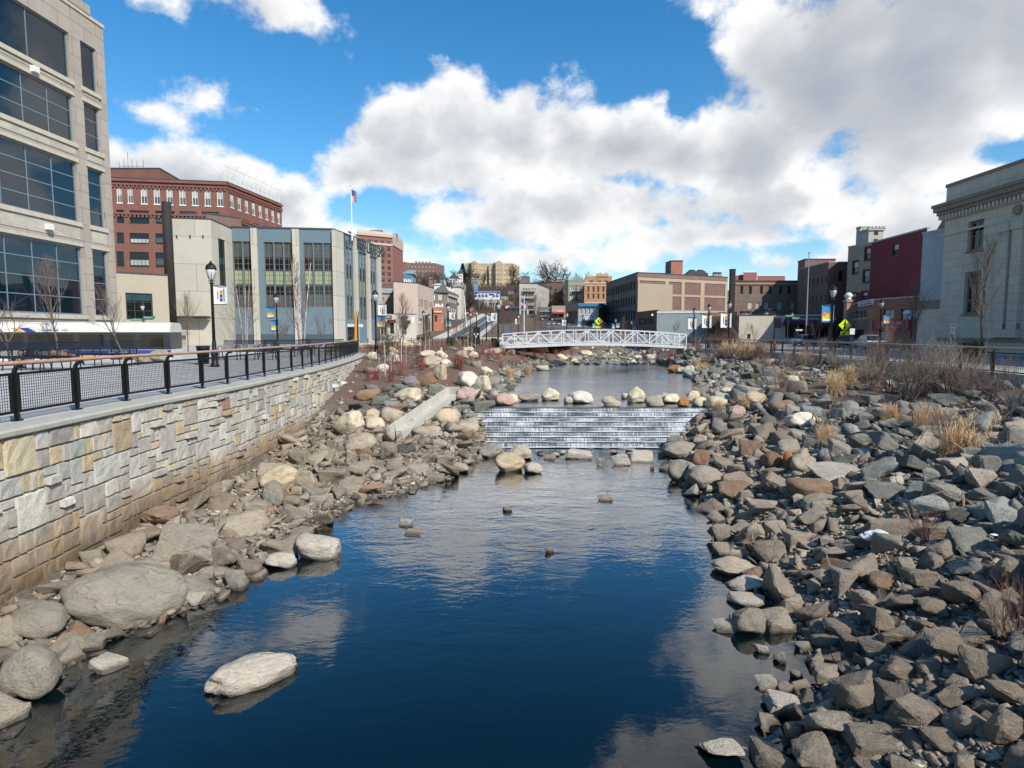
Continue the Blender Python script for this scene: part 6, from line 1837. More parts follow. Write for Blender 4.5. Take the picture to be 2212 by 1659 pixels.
# ---------------- banners on the lamps ----------------
def make_banner(kind,loc,sc,label,rz=0):
    r=empty('banner',loc,rz,label,'banner','lamp post banners'); w_,h_=.62,.88
    def cloth(x0,x1,z0,z1,dy):
        b=MB(); n=8
        for i in range(n):
            a=x0+(x1-x0)*i/n;c=x0+(x1-x0)*(i+1)/n
            ya=.06*math.sin(a*4.5)+dy;yc=.06*math.sin(c*4.5)+dy
            b.add([(a,ya,z0),(c,yc,z0),(c,yc,z1),(a,ya,z1),(a,ya+.012,z0),(c,yc+.012,z0),(c,yc+.012,z1),(a,ya+.012,z1)],[(0,1,2,3),(5,4,7,6),(0,4,5,1),(3,2,6,7)])
        return b
    if kind=='w':
        cloth(0,w_,-h_,0,0).build('cloth',M['white'],r)
        for k,mt in enumerate(['bannerora','gold','maroon2','bannerblue','dkgreen']): cloth(w_*.42,w_*.62,-h_*(.24+.12*k)-.10,-h_*(.24+.12*k),-.012).build('printed_block',M[mt],r)
        b=MB()
        for k in range(9): b.box((w_*.74,.06*math.sin(w_*.74*4.5)-.012,-h_*(.2+.075*k)),(.04,.01,.05))
        for k in range(6): b.box((w_*.28,.06*math.sin(w_*.28*4.5)-.012,-h_*(.34+.07*k)),(.04,.01,.05))
        b.build('printed_lettering',M['dkframe'],r)
    else:
        cloth(0,w_,-h_,0,0).build('cloth',M['bannerblue'],r)
        cloth(.02,w_-.02,-h_*.86,-h_*.5,-.012).build('skyline_print',M['banneryel'],r)
        cloth(.04,w_*.4,-h_*.62,-h_*.42,-.02).build('orange_print',M['bannerora'],r); cloth(w_*.6,w_-.05,-h_*.6,-h_*.38,-.02).build('orange_print',M['bannerora'],r)
        cloth(.06,w_-.06,-h_*.9,-h_*.8,-.02).build('white_print',M['white'],r)
    b=MB()
    for z in(0.0,-h_): b=MB(); b.bar((-.14,0,z),(w_,0.0,z),.03); b.build('bracket',M['black'],r)
    return r
BN=[('w',461,617,-1,'white banner with a column of coloured blocks on the lamp by the litter bin'),('b',576,664,1,'blue and yellow skyline banner left of the lamps before the blue building'),('b',585,692,1,'low small blue banner by the base of the blue building lamps'),('b',694,692,1,'blue and yellow banner at the right part of the blue building base'),('w',817,657,-1,'white banner on the lamp at the corner of the blue building'),('b',781,694,1,'small blue banner before the side entrance of the blue building'),('b',814,683,1,'blue banner low on the lamp at the blue building corner'),
('b',904,688,1,'blue and yellow banner in front of the beige building'),('b',889.5,692,1,'small blue banner in front of the cream shop poster'),('w',970.5,673.5,-1,'pale banner on the lamp in front of the stone house'),('b',963,689,1,'small blue banner left of the stone house lamp'),('w',1052,682,-1,'narrow white banner on the right lamp beside the uphill road'),('w',1061,675,1,'bright white banner beside the lamp at the left end of the footbridge'),('w',1113,688,1,'small white banner near the flagpole'),('w',1214,690,1,'white banner on the lamp behind the middle of the footbridge'),
('b',1280,697.5,-1,'small blue banner in front of the pale shop'),('b',1247.5,695,-1,'narrow blue banner at the left edge of the pale shop'),('b',1322,699,1,'blue banner before the long brick building, left of its lamp'),('b',1331,697,-1,'blue banner before the long brick building, right of its lamp'),('b',1366,700,-1,'blue banner on the small lamp by the corner of the long building'),('b',1411,703,-1,'blue banner before the maroon brick workshop'),('w',1428,699,1,'small white banner at the left of the pale blue wall'),('b',1466,704,-1,'blue banner in the middle of the pale blue wall'),('w',1487,686,1,'white banner on the tall lamp right of the pale blue wall middle'),('w',1517,679,1,'white banner at the right end of the pale blue wall'),('b',1551,702,1,'blue banner in front of the brown bar'),('w',1557.5,675,1,'largest white banner, left of the black chimney'),
('b',1624,698,-1,'blue banner on the whitewashed building lamp'),('b',1776,658,1,'large blue, yellow and orange skyline banner at the deli corner'),('b',1909,680,-1,'blue skyline banner hanging before the red sign board')]
bproto={}
for kind,X,Y,sd,lab in BN:
    q=min(LAMPPOS,key=lambda l:abs(l[0]-X)+ (0 if l[1]<Y else 50)); y=q[2][1]
    p=ony(X,Y,y-.0); sc=1.0*(1.0 if y<70 else 1.1)
    if X in(1557.5,1487,1517,1428): sc=1.75
    if X==1776: sc=1.4
    if kind in bproto: o=copy_tree(bproto[kind],p,0,sc,lab)
    else: o=bproto[kind]=make_banner(kind,p,sc,lab); o.scale=(sc,)*3
    if sd>0: pass
    tag(o,cat='banner',group='white lamp post banners' if kind=='w' else 'blue lamp post banners')
# ---------------- footbridge ----------------
def bridge():
    x0,x1=-1.0,17.9; y0=61.5; W=2.4; r=empty('footbridge',((x0+x1)/2,y0+W/2,0),0,'arched white steel truss footbridge spanning the river','footbridge')
    n=15
    def zd(x): t=(x-x0)/(x1-x0); return .22+.62*4*t*(1-t)*.5
    def zt(x): t=(x-x0)/(x1-x0); return 1.50+.9*4*t*(1-t)*.5
    S=60; xs=[x0+(x1-x0)*i/S for i in range(S+1)]
    b=MB()
    for a,c in zip(xs,xs[1:]): b.bar(((a),y0+W/2,zd(a)+.02),((c),y0+W/2,zd(c)+.02),W-.2,.10)
    buildw(b,'deck',M['concrete'],r)
    for yy in(y0,y0+W):
        b=MB()
        for a,c in zip(xs,xs[1:]): b.bar((a-.01,yy,zt(a)),(c+.01,yy,zt(c)),.11,.11)
        buildw(b,'top_chord',M['steel'],r); b=MB()
        for a,c in zip(xs,xs[1:]): b.bar((a-.01,yy,zd(a)-.06),(c+.01,yy,zd(c)-.06),.14,.26)
        buildw(b,'bottom_chord',M['steel'],r)
        for i in range(n+1):
            x=x0+(x1-x0)*i/n; b=MB(); b.bar((x,yy,zd(x)+.1),(x,yy,zt(x)-.05),.085); buildw(b,'vertical_post',M['steel'],r)
            if i<n:
                x2=x0+(x1-x0)*(i+1)/n; b=MB()
                if i%2==0: b.bar((x,yy,zd(x)+.12),(x2,yy,zt(x2)-.08),.09)
                else: b.bar((x,yy,zt(x)-.08),(x2,yy,zd(x2)+.12),.09)
                buildw(b,'diagonal',M['steel'],r)
        b=MB(); iy=yy+(.12 if yy==y0 else -.12)
        for x in np.arange(x0,x1,.13): b.bar((x,iy,zd(x)+.12),(x,iy,zd(x)+1.0),.02)
        for a,c in zip(xs[::2],xs[2::2]): b.bar((a,iy,zd(a)+1.02),(c,iy,zd(c)+1.02),.05); b.bar((a,iy,zd(a)+.16),(c,iy,zd(c)+.16),.04)
        buildw(b,'picket_railing',M['steel'],r)
    b=MB()
    for xx in(x0-.3,x1+.3): b.box((xx,y0+W/2,-.45),(1.2,W+.6,1.15))
    buildw(b,'abutment',M['concrete'],r)
bridge()
# ---------------- estate fence along the left slope ----------------
def fence():
    P=[onz(812,757,0)]+[onz(X,757-(X-812)*.036,0) for X in (860,905,950,990,1030)]+[(-1.6,61.0,0)]
    r=empty('metal_fence',P[0],0,'low black metal fence with thin rails along the top of the left slope','fence'); n=16; L=polylen(P)
    pts=[along([(p[0],p[1]) for p in P],L,L[-1]*i/n)[0] for i in range(n+1)]
    for p in pts: b=MB(); b.bar((p.x,p.y,-.3),(p.x,p.y,1.12),.06); buildw(b,'post',M['black'],r)
    for z in(.25,.65,1.05):
        b=MB()
        for a,c in zip(pts,pts[1:]): b.bar((a.x,a.y,z),(c.x,c.y,z),.03)
        buildw(b,'rail',M['black'],r)
fence()
p=onz(795,757,0); r=empty('chain_barrier',p,0,'short black chain hung between two posts at the end of the wall railing','barrier')
b=MB(); b.bar((0,0,0),(0,0,1.15),.06); b.build('post',M['black'],r); b=MB(); b.bar((.9,.2,0),(.9,.2,1.15),.06); b.build('post',M['black'],r)
for h in(.9,.45):
    b=MB(); b.tube([(.9*k/8,.2*k/8,h-.18*math.sin(math.pi*k/8)) for k in range(9)],.02,6); b.build('chain',M['black'],r)
# ---------------- benches ----------------
def make_bench(label):
    r=empty('park_bench',(0,0,0),0,label,'bench','black slatted promenade benches'); W=2.3
    b=MB()
    for k in range(46):
        x=-W/2+.03+(W-.06)*k/45; b.bar((x,0,.45),(x,.42,.42),.022,.01)
    for y,z in((0,.44),(.42,.41)): b.bar((-W/2,y,z),(W/2,y,z),.04)
    b.build('seat',M['benchm'],r); b=MB()
    for k in range(46):
        x=-W/2+.03+(W-.06)*k/45; b.bar((x,.44,.46),(x,.66,.95),.022,.01)
    for y,z in((.44,.46),(.66,.95)): b.bar((-W/2,y,z),(W/2,y,z),.045)
    b.build('backrest',M['benchm'],r)
    for x in(-W/2,-W/6,W/6,W/2):
        b=MB(); b.tube([(x,.40,.44),(x,.42,.66),(x,.30,.70),(x,-.02,.68),(x,-.09,.62),(x,-.06,.5),(x,.02,.44)],.02,6); b.build('armrest',M['black'],r)
        b=MB(); b.tube([(x,-.02,0),(x,.05,.42),(x,.40,.40),(x,.48,0)],.024,6); b.build('leg',M['black'],r)
    return r
bn0=None
for X,Y,y,rz,lab in [(22,0,25.5,-.10,'at the far left edge of the view'),(88,0,26.2,-.08,'in front of the bus, second from the left edge'),(222,0,29.5,.06,'in front of the blue stripe of the bus'),(530,0,36,.02,'just right of the litter bin'),(612,0,40,.0,'second to the right of the litter bin'),(690,0,44,.0,'farthest, in front of the birch stems'),]:
    p=ony(X,740,y); loc=(p[0],y,.0)
    L='black slatted metal bench '+lab
    if bn0 is None: bn0=make_bench(L); bn0.location=loc; bn0.rotation_euler=(0,0,rz); bn0.scale=(1.15,1.2,1.27)
    else: copy_tree(bn0,loc,rz,(1.15,1.2,1.27) if y<34 else (1.4,1.1,1.2),L)
# litter bin
p=ony(438,740,31.5); r=empty('litter_bin',(p[0],p[1],0),0,'black slatted metal litter bin at the foot of the tall lamp','litter bin'); b=MB(); b.lathe([(.24,.05),(.30,.85)],n=20); b.build('liner',M['rubber'],r); b=MB()
for k in range(28):
    t=k*2*math.pi/28; b.bar((.25*math.cos(t),.25*math.sin(t),.03),(.32*math.cos(t),.32*math.sin(t),.92),.035,.012)
b.lathe([(.31,.88),(.35,.90),(.35,.94),(.30,.95)],n=20); b.lathe([(.27,.0),(.27,.06)],n=20); b.build('slats',M['black'],r)
# ---------------- bus ----------------
def bus():
    zb=-.78; L_=10.6; Wd=2.5
    r=empty('bus',(-26.6,37.0,zb),.25,'white city bus with blue and gold stripes parked before the office block','bus')
    hx=L_/2; hy=-Wd/2
    def shell(z0,z1,ins=0,mat='buswhite',name='body'):
        b=MB(); pr=[(-hx+.35,-Wd/2),(hx,-Wd/2),(hx,Wd/2),(-hx+.35,Wd/2),(-hx,Wd/2-.5),(-hx,-Wd/2+.5)]
        cx=0; pr=[(x*(1-ins/hx),y*(1-ins/(Wd/2))) for x,y in pr]; b.prism(pr,z0,z1); return b.build(name,M[mat],r)
    shell(.32,1.38); shell(1.38,2.45,.015,'busdark','window_band'); 
    b=MB(); pr=[]; n=8
    ring=[(-Wd/2,2.45),(-Wd/2,2.72),(-Wd/2+.12,2.92),(-Wd/2+.45,3.05),(Wd/2-.45,3.05),(Wd/2-.12,2.92),(Wd/2,2.72),(Wd/2,2.45)]
    vs=[(x,y,z) for x in(-hx+.15,hx) for y,z in ring]; k=len(ring); b.add(vs,[tuple(range(k)),tuple(range(k,2*k))[::-1]]+[(i,k+i,k+(i+1)%k,(i+1)%k) for i in range(k)]); b.build('roof',M['buswhite'],r)
    wx=[(-hx+.9,1.9),(-hx+3.0,.8)]+[(-hx+4.0+1.62*k,1.4) for k in range(4)]
    for x,w_ in wx:
        if x+w_>hx-.1: continue
        b=MB(); b.box((x+w_/2,hy-.005,1.92),(w_,.03,.86)); wn=b.build('window',M['busdark'],r)
        b=MB(); b.box((x+w_/2,hy-.024,1.83),(w_-.12,.01,.58)); b.box((x+w_/2,hy-.024,2.23),(w_-.12,.01,.16)); b.build('pane',M['g_dark'],wn)
    b=MB(); b.add([(-hx+5,hy-.012,1.12),(hx,hy-.012,1.12),(hx,hy-.012,1.36),(-hx+4.6,hy-.012,1.36)],[(0,1,2,3)]); b.add([(-hx+3.0,hy-.010,2.99-.55),(-hx+3.5,hy-.010,2.44),(-hx+3.1,hy-.010,2.70),(-hx+2.6,hy-.010,2.70)],[(0,1,2,3)]); b.build('blue_stripe',M['navy'],r)
    b=MB(); b.add([(-hx+5.2,hy-.012,.92),(hx,hy-.012,.92),(hx,hy-.012,1.04),(-hx+5.1,hy-.012,1.04)],[(0,1,2,3)]); b.add([(-hx+5.2,hy-.013,.92),(-hx+5.35,hy-.013,1.04),(-hx+4.7,hy-.013,1.37),(-hx+4.45,hy-.013,1.37)],[(0,1,2,3)]); b.add([(-hx+2.6,hy-.010,2.44),(-hx+2.9,hy-.010,2.44),(-hx+2.5,hy-.010,2.70),(-hx+2.2,hy-.010,2.70)],[(0,1,2,3)]); b.build('gold_stripe',M['gold'],r)
    class FF: pass
    f=FF(); f.du=Vector((1,0,0)); f.n=Vector((0,-1,0)); org=r.location
    f.pt=lambda u,z,dep=0:(org[0]+u,org[1]+hy+dep,org[2]+z)
    word(r,'lettering','the',f,-hx+3.75,2.54,.12,'navy',.02,extr=.002); word(r,'lettering','bee-line',f,-hx+3.97,2.52,.2,'navy',.02,extr=.002); word(r,'lettering','system',f,-hx+4.8,2.54,.12,'navy',.02,extr=.002); word(r,'lettering','602',f,-hx+.95,2.54,.16,'navy',.02,extr=.002)
    word(r,'lettering',"DON'T TEXT AND DRIVE",f,hx-3.4,1.18,.13,'white',.03,extr=.002)
    for x in(-hx+2.4,hx-3.0):
        b=MB(); b.tube([(x,hy-.02,.48),(x,hy+.28,.48)],.48,20); w_=b.build('wheel',M['rubber'],r); b=MB(); b.tube([(x,hy-.035,.48),(x,hy-.01,.48)],.27,16); b.build('rim',M['steel'],w_)
    b=MB(); b.box((-hx-.02,0,1.75),(.06,Wd-.3,1.5)); b.build('windscreen',M['g_sky'],r); b=MB(); b.box((hx-.9,hy-.008,.72),(.8,.03,.35)); b.build('engine_grille',M['busdark'],r)
    b=MB(); b.tube([(-hx-.1,hy-.05,2.3),(-hx-.35,hy-.2,2.2)],.025); b.box((-hx-.36,hy-.2,2.0),(.08,.18,.4)); b.build('wing_mirror',M['black'],r)
bus()
# ---------------- cars ----------------
def car(loc,rz,label,paint,group='cars on the right street'):
    r=empty('parked_car',loc,rz,label,'car',group)
    # side profile swept across the width with tumblehome
    lo=[(-2.2,.35),(-2.25,.6),(-2.1,.82),(-1.55,.92),(1.1,.9),(2.0,.78),(2.25,.6),(2.2,.35)]
    b=MB(); 
    def sweep(pr,w0,w1=None):
        vs=[];n=len(pr)
        for s_ in(-1,1):
            for x,z in pr: vs.append((x,s_*(w0 if w1 is None else (w0+(w1-w0)*max(0,(z-.9)/.55))),z))
        b.add(vs,[tuple(range(n))[::-1],tuple(range(n,2*n))]+[(i,(i+1)%n,n+(i+1)%n,n+i) for i in range(n)])
    sweep(lo,.88); sweep([(-1.2,1.40),(-.2,1.46),(.35,1.40),(.3,1.38),(-1.1,1.37)],.6); body=b.build('body',M[paint],r)
    bm=bmesh.new(); bm.from_mesh(body.data); bmesh.ops.bevel(bm,geom=list(bm.edges),offset=.05,segments=2,affect='EDGES'); bm.to_mesh(body.data); bm.free()
    b=MB(); sweep([(-1.75,.90),(-1.15,1.38),(-.2,1.43),(.35,1.36),(1.15,.89)],.80,.62); b.build('window_glass',M['g_dark'],r)
    for x in(-1.4,1.4):
        for y in(-.82,.82): b=MB(); b.tube([(x,y-.1,.33),(x,y+.1,.33)],.33,18); w_=b.build('wheel',M['rubber'],r); b=MB(); b.tube([(x,y-.115,.33),(x,y+.115,.33)],.2,12); b.build('rim',M['steel'],w_)
    for y in(-.62,.62): b=MB(); b.box((2.2,y,.66),(.1,.34,.14)); b.build('headlight',M['lampglass'],r); b=MB(); b.box((-2.2,y,.7),(.1,.34,.16)); b.build('tail_light',M['red'],r)
    return r
p=ony(1747,740,78); car((p[0],78,-.02),.15,'silver blue saloon car in front of the deli','carblue')
p=ony(1826,740,66); car((p[0],66,-.02),1.2,'dark blue car beside the crossing sign','cardark')
p=ony(1876,740,62); car((p[0],62,-.02),1.4,'white car with red tail lights right of the dark blue car','carwhite')
p=ony(1180,690,165); car((p[0],165,G(0,165)+.05),.3,'small dark car parked before the storefronts uphill','cardark','cars uphill')
p=ony(1010,690,190); car((p[0],190,G(0,190)+.05),1.4,'small white car coming down the uphill road','carwhite','cars uphill')
# ---------------- signs ----------------
def sign_cross():
    p=ony(1825,705,47); r=empty('crossing_sign',(p[0],p[1],0),0,'fluorescent yellow pedestrian crossing sign with arrow plate beyond the right railing','sign')
    b=MB(); b.bar((0,.03,0),(0,.03,3.0),.06); b.build('pole',M['coping'],r); zc=p[2]+.1; s=.50
    b=MB(); b.add([(0,0,zc-s),(s,0,zc),(0,0,zc+s),(-s,0,zc),(0,.02,zc-s),(s,.02,zc),(0,.02,zc+s),(-s,.02,zc)],[(0,1,2,3),(7,6,5,4),(0,4,5,1),(1,5,6,2),(2,6,7,3),(3,7,4,0)]); b.build('diamond_panel',M['yelgrn'],r)
    b=MB(); y=-.012
    b.tube([(0.02,y,zc+.27),(.02,y+.004,zc+.27)],.05,12); b.bar((0,y,zc+.2),(-.01,y,zc-.02),.01,.11); b.bar((-.01,y,zc-.02),(.10,y,zc-.27),.01,.06); b.bar((-.01,y,zc-.02),(-.11,y,zc-.27),.01,.06); b.bar((0,y,zc+.18),(.13,y,zc+.05),.01,.045); b.bar((0,y,zc+.18),(-.12,y,zc+.02),.01,.045)
    b.build('walking_figure',M['black'],r); z2=zc-s-.14
    b=MB(); b.box((0,0.01,z2),(.62,.02,.30)); b.build('arrow_plate',M['yelgrn'],r); b=MB(); b.bar((.16,y,z2+.08),(-.12,y,z2-.06),.01,.05); b.add([(-.2,y-.005,z2-.10),(-.02,y-.005,z2-.10),(-.12,y-.005,z2+.03)],[(0,1,2)]); b.build('arrow',M['black'],r)
sign_cross()
def small_cross(X,Y,y,lab):
    p=ony(X,Y,y); r=empty('crossing_sign',(p[0],p[1],0),0,lab,'sign'); b=MB(); b.bar((0,.05,0),(0,.05,p[2]),.07); b.build('pole',M['coping'],r); s=.72; zc=p[2]
    b=MB(); b.add([(0,0,zc-s),(s,0,zc),(0,0,zc+s),(-s,0,zc),(0,.03,zc-s),(s,.03,zc),(0,.03,zc+s),(-s,.03,zc)],[(0,1,2,3),(7,6,5,4),(0,4,5,1),(1,5,6,2),(2,6,7,3),(3,7,4,0)]); b.box((0,0,zc-s-.3),(.8,.03,.4)); b.build('panel',M['yelgrn'],r); b=MB(); b.bar((0,-.02,zc+.3),(0,-.02,zc-.3),.02,.14); b.build('figure',M['black'],r)
small_cross(1293,694,105,'small distant yellow crossing sign before the long brick building')
def street_sign(X,Y,y,texts,lab):
    p=ony(X,Y,y); r=empty('street_sign',(p[0],p[1],0),0,lab,'sign'); b=MB(); b.bar((0,.05,0),(0,.05,p[2]+.1),.06); b.build('pole',M['coping'],r)
    for i,(tx,dx,dz) in enumerate(texts):
        b=MB(); b.box((dx,0,p[2]+dz),(1.15,.02,.26)); pl=b.build('name_plate',M['signgreen'],r)
        cu=bpy.data.curves.new('t','FONT'); cu.body=tx; cu.size=.2; cu.extrude=.004; o=bpy.data.objects.new('t',cu); COL.objects.link(o); dg=bpy.context.evaluated_depsgraph_get(); dg.update(); me=bpy.data.meshes.new_from_object(o.evaluated_get(dg)); bpy.data.objects.remove(o); me.materials.clear(); me.materials.append(M['white'])
        for v in me.vertices: c=v.co.copy(); v.co=(dx-.5+c.x,-.018-c.z,p[2]+dz-.07+c.y)
        q=bpy.data.objects.new('lettering',me); link(q,pl)
street_sign(312,687,58,[('DOCK ST',.45,.05),('LARKIN PL',-.75,-.15)],'green street name signs behind the bus at the yellow annex')
street_sign(1744/1,686,76,[('MAIN ST',-.3,.0)],'green street name sign before the deli lamp') if 0 else street_sign(1703,684,86,[('DOCK ST',.2,.1),('MAIN ST',1.1,-.2)],'green street name signs in front of the left end of the deli awning')
p=ony(1732,713,84); r=empty('one_way_sign',(p[0]-.9,p[1],0),0,'black and white one way arrow sign in front of the deli window','sign'); b=MB(); b.bar((0,.05,0),(0,.05,p[2]+.25),.06); b.build('pole',M['coping'],r); b=MB(); b.box((.55,0,p[2]),(1.15,.02,.36)); pl=b.build('panel',M['black'],r); b=MB(); b.add([(.05,-.02,p[2]-.09),(.75,-.02,p[2]-.09),(.75,-.02,p[2]-.15),(1.08,-.02,p[2]),(.75,-.02,p[2]+.15),(.75,-.02,p[2]+.09),(.05,-.02,p[2]+.09)],[(0,1,2,3,4,5,6)]); b.build('arrow',M['white'],pl)
p=ony(2058,708,38); r=empty('parking_sign',(p[0],p[1],0),0,'small white and red parking sign on a thin post before the stone bank','sign'); b=MB(); b.bar((0,.04,0),(0,.04,p[2]+.3),.05); b.build('pole',M['coping'],r)
for k,mt in((0,'white'),(1,'white')): b=MB(); b.box((0,0,p[2]+.12-.34*k),(.3,.015,.3)); pl=b.build('panel',M[mt],r); b=MB(); b.box((0,-.012,p[2]+.12-.34*k),(.2,.008,.05)); b.box((0,-.012,p[2]+.2-.34*k),(.22,.008,.03)); b.build('print',M['redsign'],pl)
p=ony(1841,716,60); r=empty('notice_sign',(p[0],p[1],0),0,'small white notice sign right of the crossing sign','sign'); b=MB(); b.bar((0,.04,0),(0,.04,p[2]+.3),.05); b.build('pole',M['coping'],r); b=MB(); b.box((0,0,p[2]),(.5,.02,.6)); b.build('panel',M['white'],r)
# hydrant
p=onz(1672.5,757,0); r=empty('fire_hydrant',(p[0]+.0,p[1],.05),0,'red fire hydrant behind the right railing','hydrant'); b=MB(); b.lathe([(.16,0),(.16,.06),(.11,.08),(.11,.5),(.15,.53),(.14,.6),(.09,.72),(.04,.78),(.04,.84)],n=14); b.build('barrel',M['redpaint'],r,True); b=MB(); b.tube([(-.22,0,.45),(.22,0,.45)],.06,10); b.tube([(0,-.2,.38),(0,0,.38)],.08,10); b.build('nozzle',M['gold'],r)
# green clock-like post
p=ony(1952,740,55); zt_=ony(1952,695,55)[2]; r=empty('green_post',(p[0],55,0),0,'ornate green iron post among the reddish shrubs on the right','post'); b=MB(); b.lathe([(.2,0),(.2,.3),(.1,.4),(.07,zt_-.9),(.16,zt_-.8),(.16,zt_-.35),(.06,zt_-.1),(.02,zt_)],n=12); b.build('shaft',M['greenpaint'],r)
# globe-top lamp with white cap at the bank
p=ony(1971,672,50); r=empty('cobra_lamp',(p[0],50,0),0,'short lamp with a white disc head in front of the rust brick shop','street lamp'); b=MB(); b.lathe([(.1,0),(.07,p[2]-.5)],n=8); b.bar((0,0,p[2]-.5),(-.4,0,p[2]-.1),.05); b.build('pole',M['black'],r); b=MB(); b.lathe([(.36,0),(.3,.1),(.05,.3)],(-.4,0,p[2]-.2),12); b.build('disc_head',M['white'],r)
# flag poles
def flagpole(X,Yt,y,zb,lab,flag=True,r_=.08,fl=None,mt='white'):
    p=ony(X,Yt,y); r=empty('flagpole',(p[0],y,zb),0,lab,'flagpole'); h=p[2]-zb; b=MB(); b.lathe([(r_,0),(r_*.5,h),(r_*1.4,h+.1),(.01,h+.3)],n=8); b.build('pole',M[mt],r)
    if flag:
        q=empty('flag',(p[0],y,zb+h-.4),0,fl,'flag'); L_,H_=2.2*flag,3.2*flag
        def cl(z0,z1,x0,x1,dy,mt,nm):
            b=MB(); n=10
            for i in range(n):
                a=x0+(x1-x0)*i/n;c=x0+(x1-x0)*(i+1)/n; sa=.18*math.sin(a*5);s2=.18*math.sin(c*5); da=a*.55; dc=c*.55
                b.add([(a,sa+dy,-z1*H_-da),(c,s2+dy,-z1*H_-dc),(c,s2+dy,-z0*H_-dc),(a,sa+dy,-z0*H_-da)],[(0,1,2,3)])
            b.build(nm,M[mt],q)
        for k in range(7): cl(k/7,(k+.5)/7,0.05,L_*.7,0,'red','stripe'); cl((k+.5)/7,(k+1)/7,0.05,L_*.7,0,'white','stripe')
        cl(0,.5,.05,L_*.35,-.03,'navy','canton')
flagpole(758,402,92,15.6,'white flagpole on the roof of the blue building',.55,.12,'striped flag hanging from the pole above the blue building')
flagpole(1132,642,120,1,'white flagpole beyond the left end of the footbridge',.5,.14,'striped flag hanging on the pole beyond the footbridge')
flagpole(1748,548,86,-.5,'tall grey steel pole rising in front of the dark brick building',0,.12,None,'metalroof')
flagpole(1073,665,150,2,'slim white leaning pole beside the uphill road',0,.1,None) if 0 else None
p=ony(1003,640,140); r=empty('white_pole',(p[0],140,1),0,'slim white pole beside the cream clapboard house','pole'); b=MB(); b.tube([(.6,0,0),(0,0,p[2]-1)],[.14,.08],8); b.build('shaft',M['white'],r)
# ---------------- orange sculpture ----------------
p=onz(771,741,0); p=(p[0]*.55,p[1]*.55,0); p=ony(770,735,55); r=empty('sculpture',(p[0],55,0),0,'tall orange steel blade sculpture with a hooked top beside the wall end','sculpture'); zt_=ony(770,671,55)[2]
b=MB(); b.tube([(0,0,0),(-.05,0,1.2),(-.02,0,zt_-.6),(.08,0,zt_-.1),(.22,0,zt_-.05)],[.15,.15,.12,.08,.04],8); b.build('upright',M['ora'],r); b=MB(); b.tube([(.12,0,.1),(.16,0,zt_-.7),(.28,0,zt_-.1)],[.12,.08,.03],6); b.build('dark_strap',M['coping'],r)
p=ony(812,738,56); r=empty('low_orange_bench',(p[0],56,0),0,'low curving orange timber bench beyond the end of the wall','bench'); b=MB()
for k in range(14):
    a=k/13; x=-2.6+5.2*a; y=.9*math.sin(a*3.1); x2=-2.6+5.2*(a+1/13); y2=.9*math.sin((a+1/13)*3.1); b.bar((x,y,.40),(x2,y2,.40),.5,.09); 
    if k%3==0: b.box((x,y,.18),(.15,.4,.36))
b.build('seat',M['ora'],r)
# ---------------- concrete channel ----------------
def channel():
    a=hit(858,950); c=hit(978,868); a=Vector((a[0],a[1]-.1,a[2]+.16)); c=Vector((c[0],c[1]+.2,c[2]+.30))
    r=empty('concrete_channel',tuple(a),0,'long pale concrete drainage channel lying down the boulders on the left bank','channel'); d=(c-a); L_=d.length; u=d.normalized(); s=Vector((u.y,-u.x,0)).normalized(); w=s.cross(u).normalized()
    if w.z<0: w=-w
    M3=Matrix((u,s,w)).transposed()
    def bx(x0,x1,y0,y1,z0,z1):
        b=MB(); b.box(M3@Vector(((x0+x1)/2,(y0+y1)/2,(z0+z1)/2)),(x1-x0,y1-y0,z1-z0),M3); return b
    bx(0,L_,-.24,.16,-.12,.03).build('floor_slab',M['concrete'],r); bx(-.05,L_+.1,-.38,-.24,-.14,.33).build('side_wall',M['concrete'],r); bx(-.05,L_-.4,.16,.28,-.14,.12).build('side_wall',M['concrete'],r); bx(L_+.1,L_+.26,-.38,.28,-.14,.34).build('head_wall',M['concrete'],r)
channel()
# plastic bag
x,y,z=hit(1893,1190); r=empty('plastic_bag',(x,y,z+.26),0,'crumpled white plastic bag lying on the brown rocks','bag'); me=boulder(77,4,2.5,5,.6); me.materials.clear(); me.materials.append(M['bag']); o=bpy.data.objects.new('bag_body',me); link(o,r); o.scale=(.42,.3,.42); b=MB(); b.tube([(-.17,0,.02),(-.25,0,-.02),(-.3,.02,.04)],[.05,.02,.035],6); b.build('handle',M['bag'],r)
x,y,z=hit(2145,1170); me=boulder(78,3,2.5,5,.5); me.materials.clear(); me.materials.append(M['bag']); o=bpy.data.objects.new('paper_scrap',me); link(o); o.scale=(.12,.1,.08); o.location=(x,y,z+.1); tag(o,'tiny scrap of white litter on the rocks at the right','litter')
# interpretive panels, kiosks beyond the fence
p=ony(1087,742,62); r=empty('info_lectern',(ony(1405/1.0,745,60)[0]*0+ony(1000,745,64)[0],64,0),0,'black sloping information lectern behind the metal fence','sign'); b=MB(); b.bar((0,0,0),(0,0,1.0),.12); b.build('post',M['black'],r); b=MB(); b.box((0,0,1.1),(1.1,.7,.05),Matrix.Rotation(.5,3,'X')); b.build('panel',M['black'],r)
p=ony(1029,718,78); r=empty('notice_column',(p[0],78,0),0,'dark notice column with white notices beside the uphill road','sign'); b=MB(); b.lathe([(.6,0),(.6,.3),(.45,.35),(.45,2.2),(.55,2.3),(.1,2.5)],n=12); b.build('column',M['black'],r); b=MB()
for k in range(3): b.box((-.2+.2*k,-.47,1.5-.3*(k%2)),(.16,.03,.24))
b.build('notice',M['white'],r)
p=ony(1095,693,110); r=empty('notice_board',(p[0],110,.5),0,'blue notice board on two legs on the pale square','sign'); b=MB(); b.box((0,0,1.8),(1.3,.08,1.5)); b.build('panel',M['skyblue'],r)
